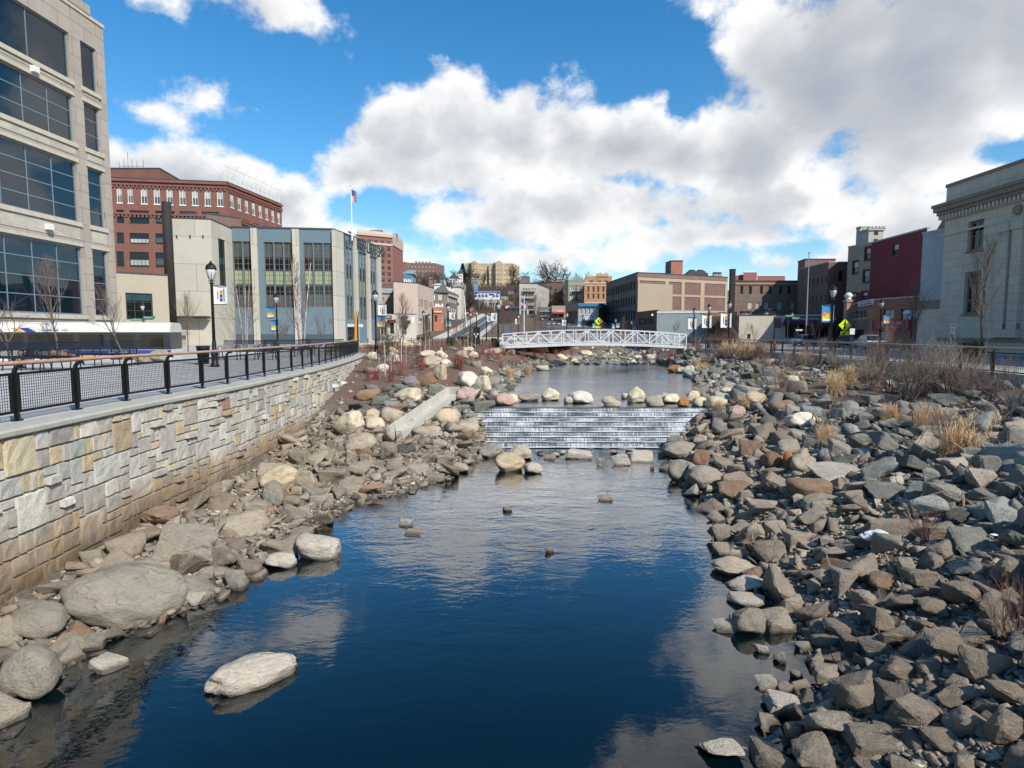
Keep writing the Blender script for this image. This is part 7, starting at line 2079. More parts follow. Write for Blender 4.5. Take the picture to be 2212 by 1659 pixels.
for sx in(-.7,.7): b=MB(); b.bar((sx,0,-.5),(sx,0,2.6),.09); b.build('leg',M['black'],r)
p=ony(1093,704,95); r=empty('litter_bin',(p[0],95,.2),0,'small black litter bin on the pale square','litter bin'); b=MB(); b.lathe([(.3,0),(.36,.95),(.3,1.0)],n=12); b.build('body',M['black'],r)
p=ony(1073,740,62); r=empty('litter_bin',(p[0]-.3,62.5,0),0,'dark litter bin at the left end of the footbridge','litter bin'); b=MB(); b.lathe([(.28,0),(.32,1.05),(.26,1.1)],n=12); b.build('body',M['black'],r)
# planters, boulders along the fence
for X,Y,w_,h_,col,lab in ((806,735,34,14,'pale','pale boulder beside the curving orange bench'),(872,738,30,13,'cream','cream boulder behind the metal fence, left one'),(893,737,30,15,'yellow','tan boulder behind the metal fence, right one'),(905,731,12,12,'cream','small upright cream boulder behind the metal fence')):
    y=66; p=ony(X,738,y); s=FD/y; o=bpy.data.objects.new('boulder',BOUL[int(X)%9]); link(o); o.scale=(w_/s,w_/s*.8,h_/s*1.3); o.location=(p[0],y,h_/s*.45); c=srgb(PAL[col]); o.color=c; tag(o,lab,'boulder','boulders along the promenade')
for X,yy,w_,h_,lab in ((345,33.4,1.05,.62,'mossy grey boulder in front of the rear of the bus'),(306,32.9,1.0,.42,'low brown boulder beside the grey one near the bus')):
    p=ony(X,745,yy); o=bpy.data.objects.new('boulder',BOUL[(int(X)+2)%9]); link(o); o.scale=(w_,w_*.8,h_*1.3); o.location=(p[0],yy,h_*.5); o.color=srgb('#8d8878'); tag(o,lab,'boulder','boulders along the promenade')
# ---------------- uphill road with crossings ----------------
def ribbon(name,L,Rr,z,mat,label,cat='road',n=14,dz=0.0):
    "L,R: plan polylines of same length"
    vs=[];fs=[]
    for a,c in zip(L,Rr):
        for k in range(n+1):
            t=k/n; x=a[0]+(c[0]-a[0])*t; y=a[1]+(c[1]-a[1])*t; vs.append((x,y,G(x,y)+z))
    for i in range(len(L)-1):
        for k in range(n): q=i*(n+1)+k; fs.append((q,q+1,q+n+2,q+n+1))
    b=MB(); b.add(vs,fs,[[(vs[j][0],vs[j][1]) for j in f_] for f_ in fs]); return tag(b.build(name,mat),label,cat,kind='structure')
ys=[88,96,104,112,120,128,136,144,152,160,168,176,184,192,200,210,220]
lx=lambda y:-13+(y-88)*.045
ribbon('uphill_road',[(lx(y),y) for y in ys],[(lx(y)+4.8,y) for y in ys],.02,M['asphalt'],'grey asphalt road climbing away beyond the square')
ribbon('uphill_pavement',[(lx(y)+4.8,y) for y in ys],[(lx(y)+6.2,y) for y in ys],.03,M['path'],'pale pavement beside the uphill road','pavement')
ribbon('uphill_verge',[(lx(y)-2.5,y) for y in ys],[(lx(y),y) for y in ys],.025,M['concrete'],'pale pavement on the left of the uphill road','pavement')
ribbon('side_road',[(4+(y-128)*.1,y) for y in ys[5:12]],[(34,y) for y in ys[5:12]],.04,M['asphalt'],'grey street sweeping right before the storefronts')
b=MB()
for k in range(9): 
    x=-12.4+.5*k; b.add([(x,97,G(x,97)+.03),(x+.25,97,G(x,97)+.03),(x+.3,100,G(x,100)+.03),(x+.05,100,G(x,100)+.03)],[(0,1,2,3)])
for k in range(14):
    x=9+1.3*k; b.add([(x,150,G(x,150)+.06),(x+.6,150,G(x,150)+.06),(x+.6,153,G(x,153)+.06),(x,153,G(x,153)+.06)],[(0,1,2,3)])
b.add([(8,140,G(0,140)+.06),(30,143,G(0,143)+.06),(30,143.4,G(0,143.4)+.06),(8,140.4,G(0,140.4)+.06)],[(0,1,2,3)]); [b.add([(lx(y)+2.35,y,G(0,y)+.035),(lx(y)+2.5,y,G(0,y)+.035),(lx(y+8)+2.5,y+8,G(0,y+8)+.035),(lx(y+8)+2.35,y+8,G(0,y+8)+.035)],[(0,1,2,3)]) for y in ys[2:14]]
tag(b.build('road_markings',M['paint']),'white painted crossing bars and lines on the uphill roads','road marking',kind='structure')
# white kerb line and traffic barrels
for X,Y,lab in((1004,703,'orange traffic barrel beside the uphill road, nearer one'),(988,683,'orange traffic barrel left of the uphill road, farther one')):
    y=90 if Y>700 else 125; p=ony(X,Y,y); r=empty('traffic_barrel',(p[0],y,G(0,y)),0,lab,'barrel'); b=MB(); b.lathe([(.32,0),(.3,.1),(.26,1.0),(.2,1.05)],n=12); b.build('drum',M['bannerora'],r); b=MB(); b.lathe([(.31,.35),(.3,.5)],n=12); b.lathe([(.29,.7),(.285,.85)],n=12); b.build('white_band',M['white'],r)
# curved rust ring wall and timber rail beyond the bridge
r=empty('curved_rail',(6,84,0),0,'curved pale pipe rail round the planting beyond the footbridge','railing'); b=MB(); b.tube([(6-6.5*math.cos(t)-6+3.5,84+5*math.sin(t)-84,.75+.0*t) for t in np.linspace(-1.3,1.3,20)],.07,8); b.build('rail',M['rail_wood'],r); b=MB()
for t in np.linspace(-1.2,1.2,9): b.bar((3.5-6.5*math.cos(t),5*math.sin(t),-.3),(3.5-6.5*math.cos(t),5*math.sin(t),.75),.07)
b.build('post',M['black'],r)
r=empty('metal_fence',(10,100,.2),0,'dark metal fence beside the side street beyond the footbridge','fence'); b=MB()
for k in range(26): b.bar((-5+.5*k,0,-.2),(-5+.5*k,0,1.1),.05)
for z in(.3,1.1): b.bar((-5,0,z),(7.5,0,z),.06)
b.build('pickets',M['black'],r)
# people near the square
# ---------------- bare trees, shrubs, grasses ----------------
def grow(r,b,p,d,L,rad,lev,maxl,spread,up,twb,nsides=(6,5,4,3,3,3),ratio=(.62,.8),kids=(3,5),taper=.55,wob=.12):
    n=5 if lev==0 else 4 if lev<3 else 3; pts=[p.copy()];q=p.copy();dd=d.copy()
    for i in range(n):
        dd=(dd+Vector((r.gauss(0,wob),r.gauss(0,wob),r.gauss(0,wob)+up*(.25 if lev else .1)))).normalized(); q=q+dd*(L/n); pts.append(q.copy())
    rads=[rad*(1-(1-taper)*i/n) for i in range(n+1)]
    tgt=b if lev<=0 else twb
    tgt.tube(pts,rads,nsides[min(lev,5)],cap=False)
    if lev>=maxl: return
    k=r.randint(*kids)
    for i in range(k):
        t=r.uniform(.35,1.0) if i else 1.0
        j=min(n-1,int(t*n)); base=pts[j].lerp(pts[min(n,j+1)],t*n-j if j<n else 1)
        ax=dd.cross(Vector((r.gauss(0,1),r.gauss(0,1),r.gauss(0,1)))).normalized()
        ang=r.uniform(.5,1.0)*spread*(.6 if i==0 else 1)
        nd=(Matrix.Rotation(ang,3,ax)@dd+Vector((0,0,up))).normalized()
        grow(r,b,base,nd,L*r.uniform(*ratio),rads[-1]*(.95 if i==0 else .7),lev+1,maxl,spread,up,twb,nsides,ratio,kids,taper,wob)
def tree_proto(seed,h,kind):
    r=random.Random(seed); tb=MB();cb=MB()
    if kind=='column': # young upright street tree
        pts=[];q=Vector((0,0,0))
        for i in range(9): pts.append(q.copy()); q=q+Vector((r.gauss(0,.03),r.gauss(0,.03),h/8))
        tb.tube(pts,[.055*h/5*(1-.1*i) for i in range(9)],7)
        for i in range(34):
            t=r.uniform(.28,.97); base=pts[0].lerp(pts[-1],t); a=r.uniform(0,6.28); d=Vector((math.cos(a)*.42,math.sin(a)*.42,1)).normalized()
            grow(r,cb,base,d,h*.36*(1.12-t),.016*h/5,1,3,.5,.22,cb,kids=(2,4),wob=.08)
    elif kind=='spread':
        r2=r; grow(r,tb,Vector((0,0,0)),Vector((0,0,1)),h*.32,.045*h/4,0,4,.75,.10,cb,ratio=(.62,.86),kids=(3,4),taper=.75)
    elif kind=='big':
        grow(r,tb,Vector((0,0,0)),Vector((0,0,1)),h*.30,h*.028,0,5,.8,.06,cb,ratio=(.62,.84),kids=(3,4),taper=.72)
    elif kind=='birch':
        for s in range(3):
            a=s*2.1+r.random(); tb.tube([(0.1*math.cos(a),.1*math.sin(a),0),(.25*math.cos(a),.25*math.sin(a),h*.4),(.5*math.cos(a)+r.gauss(0,.1),.5*math.sin(a),h*.95)],[.05,.035,.012],7)
            for i in range(22):
                t=r.uniform(.2,.95); base=Vector((.1+.4*t)*1.0*Vector((math.cos(a),math.sin(a),0)))+Vector((0,0,h*t)); q=r.uniform(0,6.28)
                grow(r,cb,base,Vector((math.cos(q)*.8,math.sin(q)*.8,.9)).normalized(),h*.28*(1.1-t),.012,1,3,.6,.12,cb,kids=(2,4))
    elif kind=='shrub':
        for s in range(16):
            a=r.uniform(0,6.28); l=r.uniform(.05,.65); grow(r,tb,Vector((r.gauss(0,.1),r.gauss(0,.1),-.05)),Vector((math.cos(a)*l,math.sin(a)*l,1)).normalized(),h*r.uniform(.4,.6),0.013+.005*r.random(),0,3,.5,.10,cb,nsides=(5,4,3,3,3,3),ratio=(.5,.75),kids=(2,4))
    elif kind=='stems':
        for s in range(26):
            a=r.uniform(0,6.28); l=r.uniform(0,.38); q=Vector((r.gauss(0,.14),r.gauss(0,.14),-.05)); d=Vector((math.cos(a)*l,math.sin(a)*l,1)).normalized(); pts=[q]
            for i in range(4): d=(d+Vector((r.gauss(0,.07),r.gauss(0,.07),.02))).normalized(); pts.append(pts[-1]+d*h*r.uniform(.5,1)/4)
            cb.tube(pts,[.013,.011,.009,.007,.003],4,cap=False)
            for _ in range(2): j=r.randint(1,3); e=(d+Vector((r.gauss(0,.4),r.gauss(0,.4),.2))).normalized(); cb.tube([pts[j],pts[j]+e*h*.3],[.007,.003],3,cap=False)
        tb.tube([(0,0,-.05),(0,0,.1)],.03,5)
    return tb,cb
def grass_proto(seed,h,n=420,spread=.5):
    r=random.Random(seed); b=MB()
    for i in range(n):
        a=r.uniform(0,6.28); l=abs(r.gauss(0,spread)); q=Vector((r.gauss(0,.13),r.gauss(0,.13),-.04)); H=h*r.uniform(.35,1.15); w=.009
        s=Vector((-math.sin(a),math.cos(a),0))*w; d=Vector((math.cos(a),math.sin(a),0)); p1=q+d*l*H*.3+Vector((0,0,H*.55)); p2=q+d*l*H*.8+Vector((0,0,H*(1-.3*l))); p3=p2+d*.10*H+Vector((0,0,-.12*l*H))
        b.add([q-s,q+s,p1+s*.9,p1-s*.9,p2+s*.6,p2-s*.6,p3],[(0,1,2,3),(3,2,4,5),(5,4,6)])
    return b
PROT={}
def plant(kind,var,loc,h,rz,label,cat,name,tm,cm,trunk='trunk',crown='crown',group=None,base=5.0):
    key=(kind,var,tm,cm)
    if key not in PROT:
        tb,cb=tree_proto(var*13+hash(kind)%1*7+len(kind),base,kind)
        r=empty(name,loc,rz,label,cat,group)
        if tb.v: tb.build(trunk,M[tm],r,True)
        if cb.v: cb.build(crown,M[cm],r)
        PROT[key]=r; s=h/base; r.scale=(s,s,s); return r
    s=h/base; o=copy_tree(PROT[key],loc,rz,(s,s,s),label,group); return o
def T0(x,y): 
    return T(x,y)
# young trees on the promenade and before the buildings: (X, depth, Ytop, kind, label)
for i,(X,y,Yt,kind,base_z,lab) in enumerate([
 (8,30,590,'spread',0,'bare tree with spreading grey branches at the far left before the bus'),(110,33,566,'column',0,'tall upright bare young tree in front of the office windows'),(262,30,607,'spread',0,'bare spreading tree before the rear half of the bus'),(400,46,634,'column',0,'small upright bare tree before the cream tower base'),
 (525,54,606,'birch',0,'pale barked multi stemmed birch in front of the left blue wall'),(646,50,556,'birch',0,'tall thin birch before the cream pilaster of the blue building'),(505,52,660,'shrub',0,'dense thicket of bare stems at the base of the cream tower'),(583,62,680,'spread',0,'low bare tree under the blue wall, left one'),(612,62,678,'spread',0,'low bare tree under the blue wall, middle one'),(680,60,668,'spread',0,'low bare tree under the blue wall, right one'),
 (868,46,640,'column',0,'slim bare young tree staked on the mulch before the beige building'),(921,52,690,'column',0,'small bare young tree in front of the stone house'),(978,60,665,'spread',0,'pale bare tree before the traffic barrels'),(1062,66,668,'column',0,'slim bare tree left of the lamp at the bridge end'),(1155,80,640,'column',0,'pale upright bare tree behind the left half of the footbridge'),(1180,88,668,'spread',0,'second pale bare tree behind the left half of the footbridge'),
 (1346,84,686,'column',0,'small reddish bare tree before the long brick building, left one'),(1296,84,690,'column',0,'small reddish bare tree before the pale cornice shop'),(1452,80,688,'spread',0,'small bare tree in front of the pale blue wall'),(1603,76,684,'spread',0,'small bare tree before the whitewashed building'),(1762,52,668,'spread',0,'reddish bare tree in front of the deli'),(1638,60,690,'spread',0,'twiggy bare tree at the right part of the whitewashed building'),
 (2135,33,524,'column',0,'tall narrow bare tree in front of the stone bank'),(1985,44,610,'column',0,'thin bare tree before the maroon wall'),(1925,40,668,'spread',0,'reddish spreading bush tree before the red sign board')]):
    p=ony(X,Yt,y); cm='twig_r' if 'reddish' in lab or kind=='shrub' else 'twig'
    if kind=='birch': plant(kind,i%3,(p[0],y,base_z),p[2]-base_z,i*1.3,lab,'tree','birch_tree','birch','twig',group='bare young trees of the riverside')
    else: plant(kind,i%4,(p[0],y,base_z),(p[2]-base_z)*(1.0 if kind=='column' else 1.05),i*1.7,lab,'tree','bare_tree','bark',cm,group='bare young trees of the riverside')
# trees on the left mulch slope (with stakes)
for i,(X,Yb,h,lab) in enumerate([(832,820,3.6,'staked bare sapling on the mulch nearest the stone wall'),(866,788,3.4,'staked bare sapling on the mulch, second from the stone wall'),(918,770,3.0,'staked bare sapling behind the white boulders'),(1019,760,2.8,'thin sapling near the fence above the red stems'),(1002,762,2.6,'thin sapling left of the one near the fence corner')]):
    x,y,z=hit(X,Yb); plant('column',i%4,(x,y,z-.05),h,i*2.1,lab,'tree','bare_tree','birch','twig',group='staked saplings on the left slope')
    for k,sx in enumerate((-.35,.35)):
        b=MB(); b.tube([(0,0,-.1),(0,0,1.5)],.028,7); o=b.build('tree_stake',M['stake']); o.location=(x+sx,y+.05,z); tag(o,f"{'left' if k==0 else 'right'} wooden stake of the {lab[7 if lab.startswith('staked') else 0:]}",'stake','tree stakes')
# evergreen bushes
def leafbush(loc,w,h,label,mt='pine',nm='evergreen_bush'):
    r=random.Random(int(loc[0]*100)); root=empty(nm,loc,0,label,'bush'); b=MB()
    for i in range(1500):
        d=Vector((r.gauss(0,1),r.gauss(0,1),r.gauss(0,1))).normalized()*(r.random()**.45); c=Vector((d.x*w/2*(1-.25*abs(d.z)),d.y*w/2,h*.52+d.z*h*.48))*(1) 
        if noise.noise(c*2.5+Vector((loc[0],0,0)))<-.15: continue
        a=Vector((r.gauss(0,1),r.gauss(0,1),r.gauss(0,1))).normalized()*.07; e=Vector((r.gauss(0,1),r.gauss(0,1),r.gauss(0,1))).normalized()*.03; b.add([c-a,c+e,c+a,c-e],[(0,1,2,3)])
    b.build('foliage',M[mt],root); b=MB(); b.tube([(0,0,0),(0,0,h*.6)],[.05,.02],6)
    for k in range(9): a_=k*.7; b.tube([(0,0,h*.15),(math.cos(a_)*w*.3,math.sin(a_)*w*.3,h*.6)],[.02,.008],4)
    b.build('stem',M['bark'],root)
x,y,z=hit(838,768); leafbush((x,y,z),1.5,2.6,'loose yellow green evergreen bush at the end of the stone wall')
for X,y,w_,h_,lab in((975,70,1.6,1.1,'low spreading green conifer behind the fence, left one'),(1018,72,2.2,1.3,'low spreading green conifer behind the fence, right one'),(735,60,2.4,.9,'low dark green juniper before the blue building entrance'),(755,58,2.0,.8,'low juniper beside the orange sculpture'),(2108,33,1.0,1.3,'small dark green bush behind the right railing')):
    p=ony(X,740,y); leafbush((p[0],y,0),w_,h_,lab)
# red dogwood
RD=[(700,0)]
for i,(X,Yb,h) in enumerate([(795,826,.9),(812,822,1.0),(846,826,1.1),(868,812,1.1),(905,795,1.1),(913,802,1.0),(950,783,.9),(985,797,1.3),(995,800,1.2),(1056,772,1.2),(1066,770,1.0),(1090,768,1.0),(1105,770,1.0),(1075,780,.9),(1035,775,.8),(1170,768,1.2),(1200,768,1.2),(1215,768,1.0),(1447,790,1.1),(1458,788,1.0)]):
    x,y,z=hit(X,Yb); o=plant('stems',i%3,(x,y,z),h*1.0,i*1.1,'x','shrub','red_stem_shrub','red_twig','red_twig','root','stems',base=1.2)
    nxt='on the left slope' if X<1130 else 'under the left end of the footbridge' if X<1300 else 'by the upper pool'
    o['label']=f"{'tall' if h>1.05 else 'short'} clump of red stems {nxt}, {ORD[i if X<1130 else i-15 if X<1300 else i-18]} from the left"; o['category']='shrub'; o['group']='red stemmed dogwood clumps'
# dry grasses
GP=[]
def grass(i,X,Yb,h,w,lab,mt='straw'):
    x,y,z=hit(X,Yb); key=('g',i%4,mt); w*=.8; h*=.88
    if key not in PROT:
        r=empty('grass_clump',(x,y,z),0,lab,'grass clump','dry grass clumps'); grass_proto(i+3,1.0,300,.62).build('blades',M[mt],r); PROT[key]=r; r.scale=(w,w,h)
    else: copy_tree(PROT[key],(x,y,z),i*1.3,(w,w,h),lab,'dry grass clumps')
GL=[(1000,830,.7,.8,'by the pale boulders above the concrete channel'),(1100,818,.9,1.0,'on the left bank of the upper pool'),(1140,806,.9,1.1,'further back on the left bank of the upper pool'),(1160,795,.8,1.0,'behind the pool boulders on the left bank'),
(1505,802,1.3,1.3,'golden, on the right bank below the bridge end'),(1520,812,1.1,1.1,'golden, nearest the upper pool on the right'),(1568,770,1.7,1.6,'tall golden, left in the big stand by the right bridge end'),(1590,772,1.7,1.6,'tall golden, in the middle of the big stand'),(1615,774,1.6,1.5,'tall golden, right in the big stand by the right bridge end'),(1640,772,1.5,1.4,'tall golden, at the right edge of the big stand'),
(1622,845,.6,.6,'small golden, alone on the grey rocks'),(1800,858,1.2,.9,'golden, left pair below the right railing'),(1815,850,1.1,.8,'golden, behind the left pair below the right railing'),(1838,838,1.2,.9,'golden, close to the right railing'),(1912,912,.7,.6,'small golden, in the middle of the right slope'),(1772,968,.8,.6,'small golden, above the pale flat slab, left one'),(1790,955,.7,.6,'small golden, above the pale flat slab, right one'),
(2060,990,1.0,1.1,'largest straw coloured, on the right slope rocks'),(2095,985,.8,.8,'straw coloured, just right of the largest'),(1985,935,.8,.7,'thin straw coloured, left of the largest'),(30,0,0,0,'')]
for i,(X,Yb,h,w,lab) in enumerate(GL[:-1]): grass(i,X,Yb,h,w,'dry '+lab.replace('golden','golden grass clump').replace('straw coloured','straw coloured grass clump') if ('golden' in lab or 'straw' in lab) else 'dry grass clump '+lab)
for X,y,lab in((48,32.5,'straw grass tuft behind the first bench'),(112,33.2,'straw grass mound behind the second bench')):
    p=ony(X,745,y); copy_tree(PROT[('g',0,'straw')],(p[0],y,0),1.0,(1.0,1.0,.75),'dry '+lab,'dry grass clumps')
# bare shrubs on the right bank and behind the right railing
SH=[(1545,780,1.6,'by the right end of the footbridge'),(1525,790,1.4,'just left of the bridge end thicket'),(1500,770,1.4,'in front of the last bridge panel'),(1560,762,1.8,'behind the golden stand, left'),(1600,760,1.7,'behind the golden stand, right'),(1655,800,1.1,'low on the grey rocks, left'),(1700,800,1.2,'low on the mulch below the railing, left'),(1740,800,1.3,'on the mulch below the railing, centre left'),
(1765,790,1.7,'close to the railing under the deli'),(1800,800,1.3,'behind the golden pair'),(1870,830,1.8,'with dark upright stems below the dark car'),(1905,800,1.9,'tall, under the red sign board'),(1930,845,2.0,'tall, dense, centre of the upper right slope'),(1960,870,2.4,'tallest, in front of the right railing'),(1990,860,2.0,'right of the tallest'),(2020,850,1.9,'in front of the railing, right of centre'),(2060,845,2.0,'in front of the railing before the narrow tree'),(2100,850,1.5,'near the railing at the far right'),(1945,800,2.0,'orange tinted, behind the tall ones'),(1885,845,1.3,'grey, low, left of the dense one'),
(1780,940,1.0,'grey, above the pale slab'),(1820,905,1.0,'grey, left of the small golden clump'),(2010,975,1.2,'grey thin stemmed, among rocks left of the largest grass clump'),(2040,960,1.1,'grey thin stemmed, behind the largest grass clump'),(2150,930,1.0,'low, at the right edge of the slope'),(2190,900,1.2,'low, under the end of the right railing'),(1690,940,.7,'tiny reddish, on the middle rocks'),(1680,870,1.0,'reddish, on the middle rocks'),(1700,860,.9,'reddish, right of the other on the middle rocks'),(2180,1400,.9,'small thorny, on the brown rocks at the right edge'),(2000,1180,.7,'tiny reddish, on the brown rocks'),(2080,870,1.2,'low, on the mulch at the right'),
(790,850,.7,'low, on the mulch at the end of the wall'),(830,850,.7,'low, on the mulch left of the channel top'),(930,765,.8,'low, brown, in front of the fence'),(960,760,.8,'low, brown, in front of the fence, second'),(1020,768,.8,'low, brown, in front of the fence, third'),(1130,775,1.0,'reddish brown, near the bridge abutment'),(1155,772,1.1,'reddish brown, under the footbridge'),(1235,768,1.1,'reddish brown, under the footbridge, right one'),(1180,780,.9,'brown, on the left bank below the footbridge'),(1085,800,.8,'brown, on the left bank, above the grass'),(1115,795,.8,'brown, on the left bank right of the grass'),(845,700,1.6,'twiggy')]
for i,(X,Yb,h,lab) in enumerate(SH[:-1]):
    x,y,z=hit(X,Yb); 
    if x>XRR(y)-.4 and y<60: x=XRR(y)-.5; z=T(x,y)
    red=('reddish' in lab or 'orange' in lab or 'brown' in lab)
    plant('shrub',i%4,(x,y,z),h,i*1.9,'bare twiggy shrub, '+lab,'shrub','bare_shrub','twig_r' if red else 'bark','twig_r' if red else 'stalk','stems','twigs',group='bare winter shrubs',base=1.5)
# thicket along the right railing and brush on both banks
TH=[]
for i in range(24): TH.append((1640+i*23.5+rng.uniform(-6,6),rng.uniform(772,850) if i<18 else rng.uniform(800,880),rng.uniform(.7,1.5)))
for i,(X,Yb,h) in enumerate(TH):
    x,y,z=hit(X,Yb); x=min(x,XRR(y)-.5); z=T(x,y); red=i%2==0
    w=f"{ORD[i%17]} from the {'left' if i<17 else 'middle'}"
    plant('shrub',i%4,(x,y,z),h,i*2.3,f"bare {'reddish' if red else 'grey'} shrub in the thicket along the right railing, {w}",'shrub','bare_shrub','twig_r' if red else 'bark','twig_r' if red else 'stalk','stems','twigs',group='thicket along the right railing',base=1.5)
for i in range(14):
    X=1500+i*48+rng.uniform(-12,12); Yb=rng.uniform(785,905) if i<9 else rng.uniform(880,960)
    x,y,z=hit(X,Yb); copy_tree(PROT[('g',i%4,'straw')],(x,y,z),i*1.1,(.7,.7,rng.uniform(.5,.9)),f"low dry grass tuft among the right bank rocks, {ORD[i]} from the left",'dry grass tufts on the right bank')
for i in range(18):
    X=770+i*24+rng.uniform(-8,8); x,y,z=hit(X,rng.uniform(756,800) if i<14 else 790)
    plant('shrub',i%4,(x,y,z),rng.uniform(.6,1.0),i*2.9,f"low brown shrub on the left mulch slope, {ORD[i]} from the left",'shrub','bare_shrub','twig_r','twig_r','stems','twigs',group='low shrubs on the left slope',base=1.5)
for i in range(16):
    X=800+i*19+rng.uniform(-6,6); x,y,z=hit(X,rng.uniform(752,774))
    plant('shrub',i%4,(x,y,z),rng.uniform(.7,1.2),i*2.3,f"rust brown shrub on the left bank just below the metal fence, {ORD[i]} from the left",'shrub','bare_shrub','twig_r','twig_r','stems','twigs',group='rust shrubs below the metal fence',base=1.5)
# small houses stepping up the far hill
FH=[(905,640,230,16,14,'brick_rust','narrow rust brick house below the dark apartments'),(925,628,260,14,16,'greyw','grey house under the dark apartments'),(948,612,290,14,14,'white','white clapboard house on the wooded hill'),(988,628,225,14,16,'brick_brown','brown brick house beside the uphill road'),(1000,612,270,12,16,'cream','tall cream house below the conifer'),(1022,664,215,14,12,'brick_rust','small brick house left of the white building'),(1090,640,250,16,14,'greyw','grey house right of the billboard'),(1104,628,290,14,14,'brick_brown','brown house high on the slope by the yellow blocks'),(1068,604+26,320,0,0,'',''),(1208,604,270,16,14,'brick_rust','rust brick house on the skyline right of the fire escape'),(1190,600,300,14,12,'taupe','taupe house on the skyline behind the brown house'),(1328,612,260,18,14,'brick_brown','brown brick block behind the long brick building')]
for X,Yt,yy,w_,h_,mt,lab in FH:
    if not w_: continue
    z_=Z(X,Yt,yy); g=Bldg('hillside_house',lab,'house',[P(X-w_/2,Yt,yy),P(X+w_*.3,Yt,yy),P(X+w_/2,Yt,yy+8)],G(0,yy)-4,z_,mt,depth=9,coping=('coping',.25),group='houses stepping up the far hill')
    g.win(0,(X-w_/2+2,Yt+3,X+w_*.3-1.5,Yt+3+h_*.9),3,2,.42,.5,1,2,'white','g_dark',.14); g.done()
# planting beyond the bridge
for i in range(18):
    y=68+i*3.4; x=2+(i*37%9)*.8; plant('shrub',i%4,(x,y,0 if y<85 else G(x,y)),1.3,i,f"bare shrub in the planting beyond the footbridge, {ORD[i]} from the front",'shrub','bare_shrub','bark','twig_r','stems','twigs',group='bare winter shrubs',base=1.5)
# reddish hedge before the brown bar
for i in range(7):
    p=ony(1536+i*7.5,735,66+i%2); plant('shrub',i%4,(p[0],p[1],0),1.7,i*2.2,f"rusty leafed shrub in the hedge before the brown bar, {ORD[i]} from the left",'shrub','bare_shrub','twig_r','twig_r','stems','twigs',group='rusty hedge shrubs',base=1.5)
# ---------------- hillside trees ----------------
r=random.Random(11); k=0
HT=[]
for i in range(20): HT.append((r.uniform(872,1000),r.uniform(300,430),r.uniform(14,19)))
for X,y,h in [(985,410,24),(998,405,24),(975,440,22),(1015,395,13),(1038,398,18),(1104,400,23),(1116,402,20),(1096,405,16),(1070,430,20),(1030,445,22),(1195,330,28),(1225,300,30),(1212,340,20),(1170,340,16),(1250,330,16),(1262,320,20),(1140,340,14),(1155,345,14),(1182,350,14),(1010,300,12),(1100,270,12),(1110,300,12),(960,240,12),(1000,235,14),(1012,225,12),(990,190,11),(1020,200,9),(1018,260,12),(1120,260,11),(940,300,14),(900,330,14)]: HT.append((X,y,h))
for i,(X,y,h) in enumerate(HT):
    p=ony(X,640,y); z=G(p[0],y)-.5
    side='wooded slope under the dark apartments' if X<960 else 'slope beside the yellow apartments' if X<1130 else 'skyline above the brick houses'
    HT[i]=(X,y,h,side)
cnt={}
for i,(X,y,h,side) in enumerate(sorted(HT)):
    p=ony(X,640,y); z=G(p[0],y)-.5; cnt[side]=cnt.get(side,0)+1
    plant('big',i%4,(p[0],y,z),h,i*1.37,f"bare tree on the {side}, {ORD[min(cnt[side]-1,19)]+' from the left' if cnt[side]<=20 else ('second' if cnt[side]==22 else 'very')+' rightmost'}",'tree','bare_tree','bark','twig_d',group='bare trees on the hill',base=20.0)
# thin brush on the slope, uncountable
def brush():
    rr=random.Random(3); b=MB()
    for i in range(15000):
        y=rr.uniform(150,430); X=rr.uniform(860,1280)
        if y<215 and (X<1075 or X>1120) and X>980: continue
        p=ony(X,640,y); z=G(p[0],y); h=rr.uniform(2,7) if y>225 else rr.uniform(.5,1.8)
        w=rr.uniform(.12,.3); lx=rr.gauss(0,.8); b.add([(p[0]-w,y,z-.3),(p[0]+w,y,z-.3),(p[0]+lx+.05,y+.4,z+h)],[(0,1,2)])
        for q in range(2): t=rr.uniform(.3,.8); s_=rr.choice((-1,1))*rr.uniform(.6,1.6); b.add([(p[0]+lx*t-.05,y,z+h*t),(p[0]+lx*t+.05,y,z+h*t+.1),(p[0]+lx*t+s_,y,z+h*t+rr.uniform(.6,1.6))],[(0,1,2)])
    tag(b.build('brushwood',M['twig_d']),'grey brown leafless brushwood covering the far hillside','brush',kind='stuff')
brush()
# conifer on the hill left of the yellow blocks
p=ony(1000,640,400); r=empty('conifer_tree',(p[0],400,G(0,400)),0,'tall dark conifer left of the yellow apartments','tree'); b=MB(); rr=random.Random(2)
for i in range(2600):
    t=rr.random(); a=rr.uniform(0,6.28); R_=4.2*(1-t)**.8*rr.uniform(.5,1.05)+.2; c=Vector((math.cos(a)*R_,math.sin(a)*R_,3+16*t)); d=Vector((math.cos(a),math.sin(a),-.35))*rr.uniform(.5,1.0); s=Vector((-math.sin(a),math.cos(a),0))*.35; b.add([c-s,c+s,c+d],[(0,1,2)])
b.build('crown',M['conifer'],r); b=MB(); b.tube([(0,0,0),(0,0,18)],[.4,.08],7); b.build('trunk',M['bark'],r)
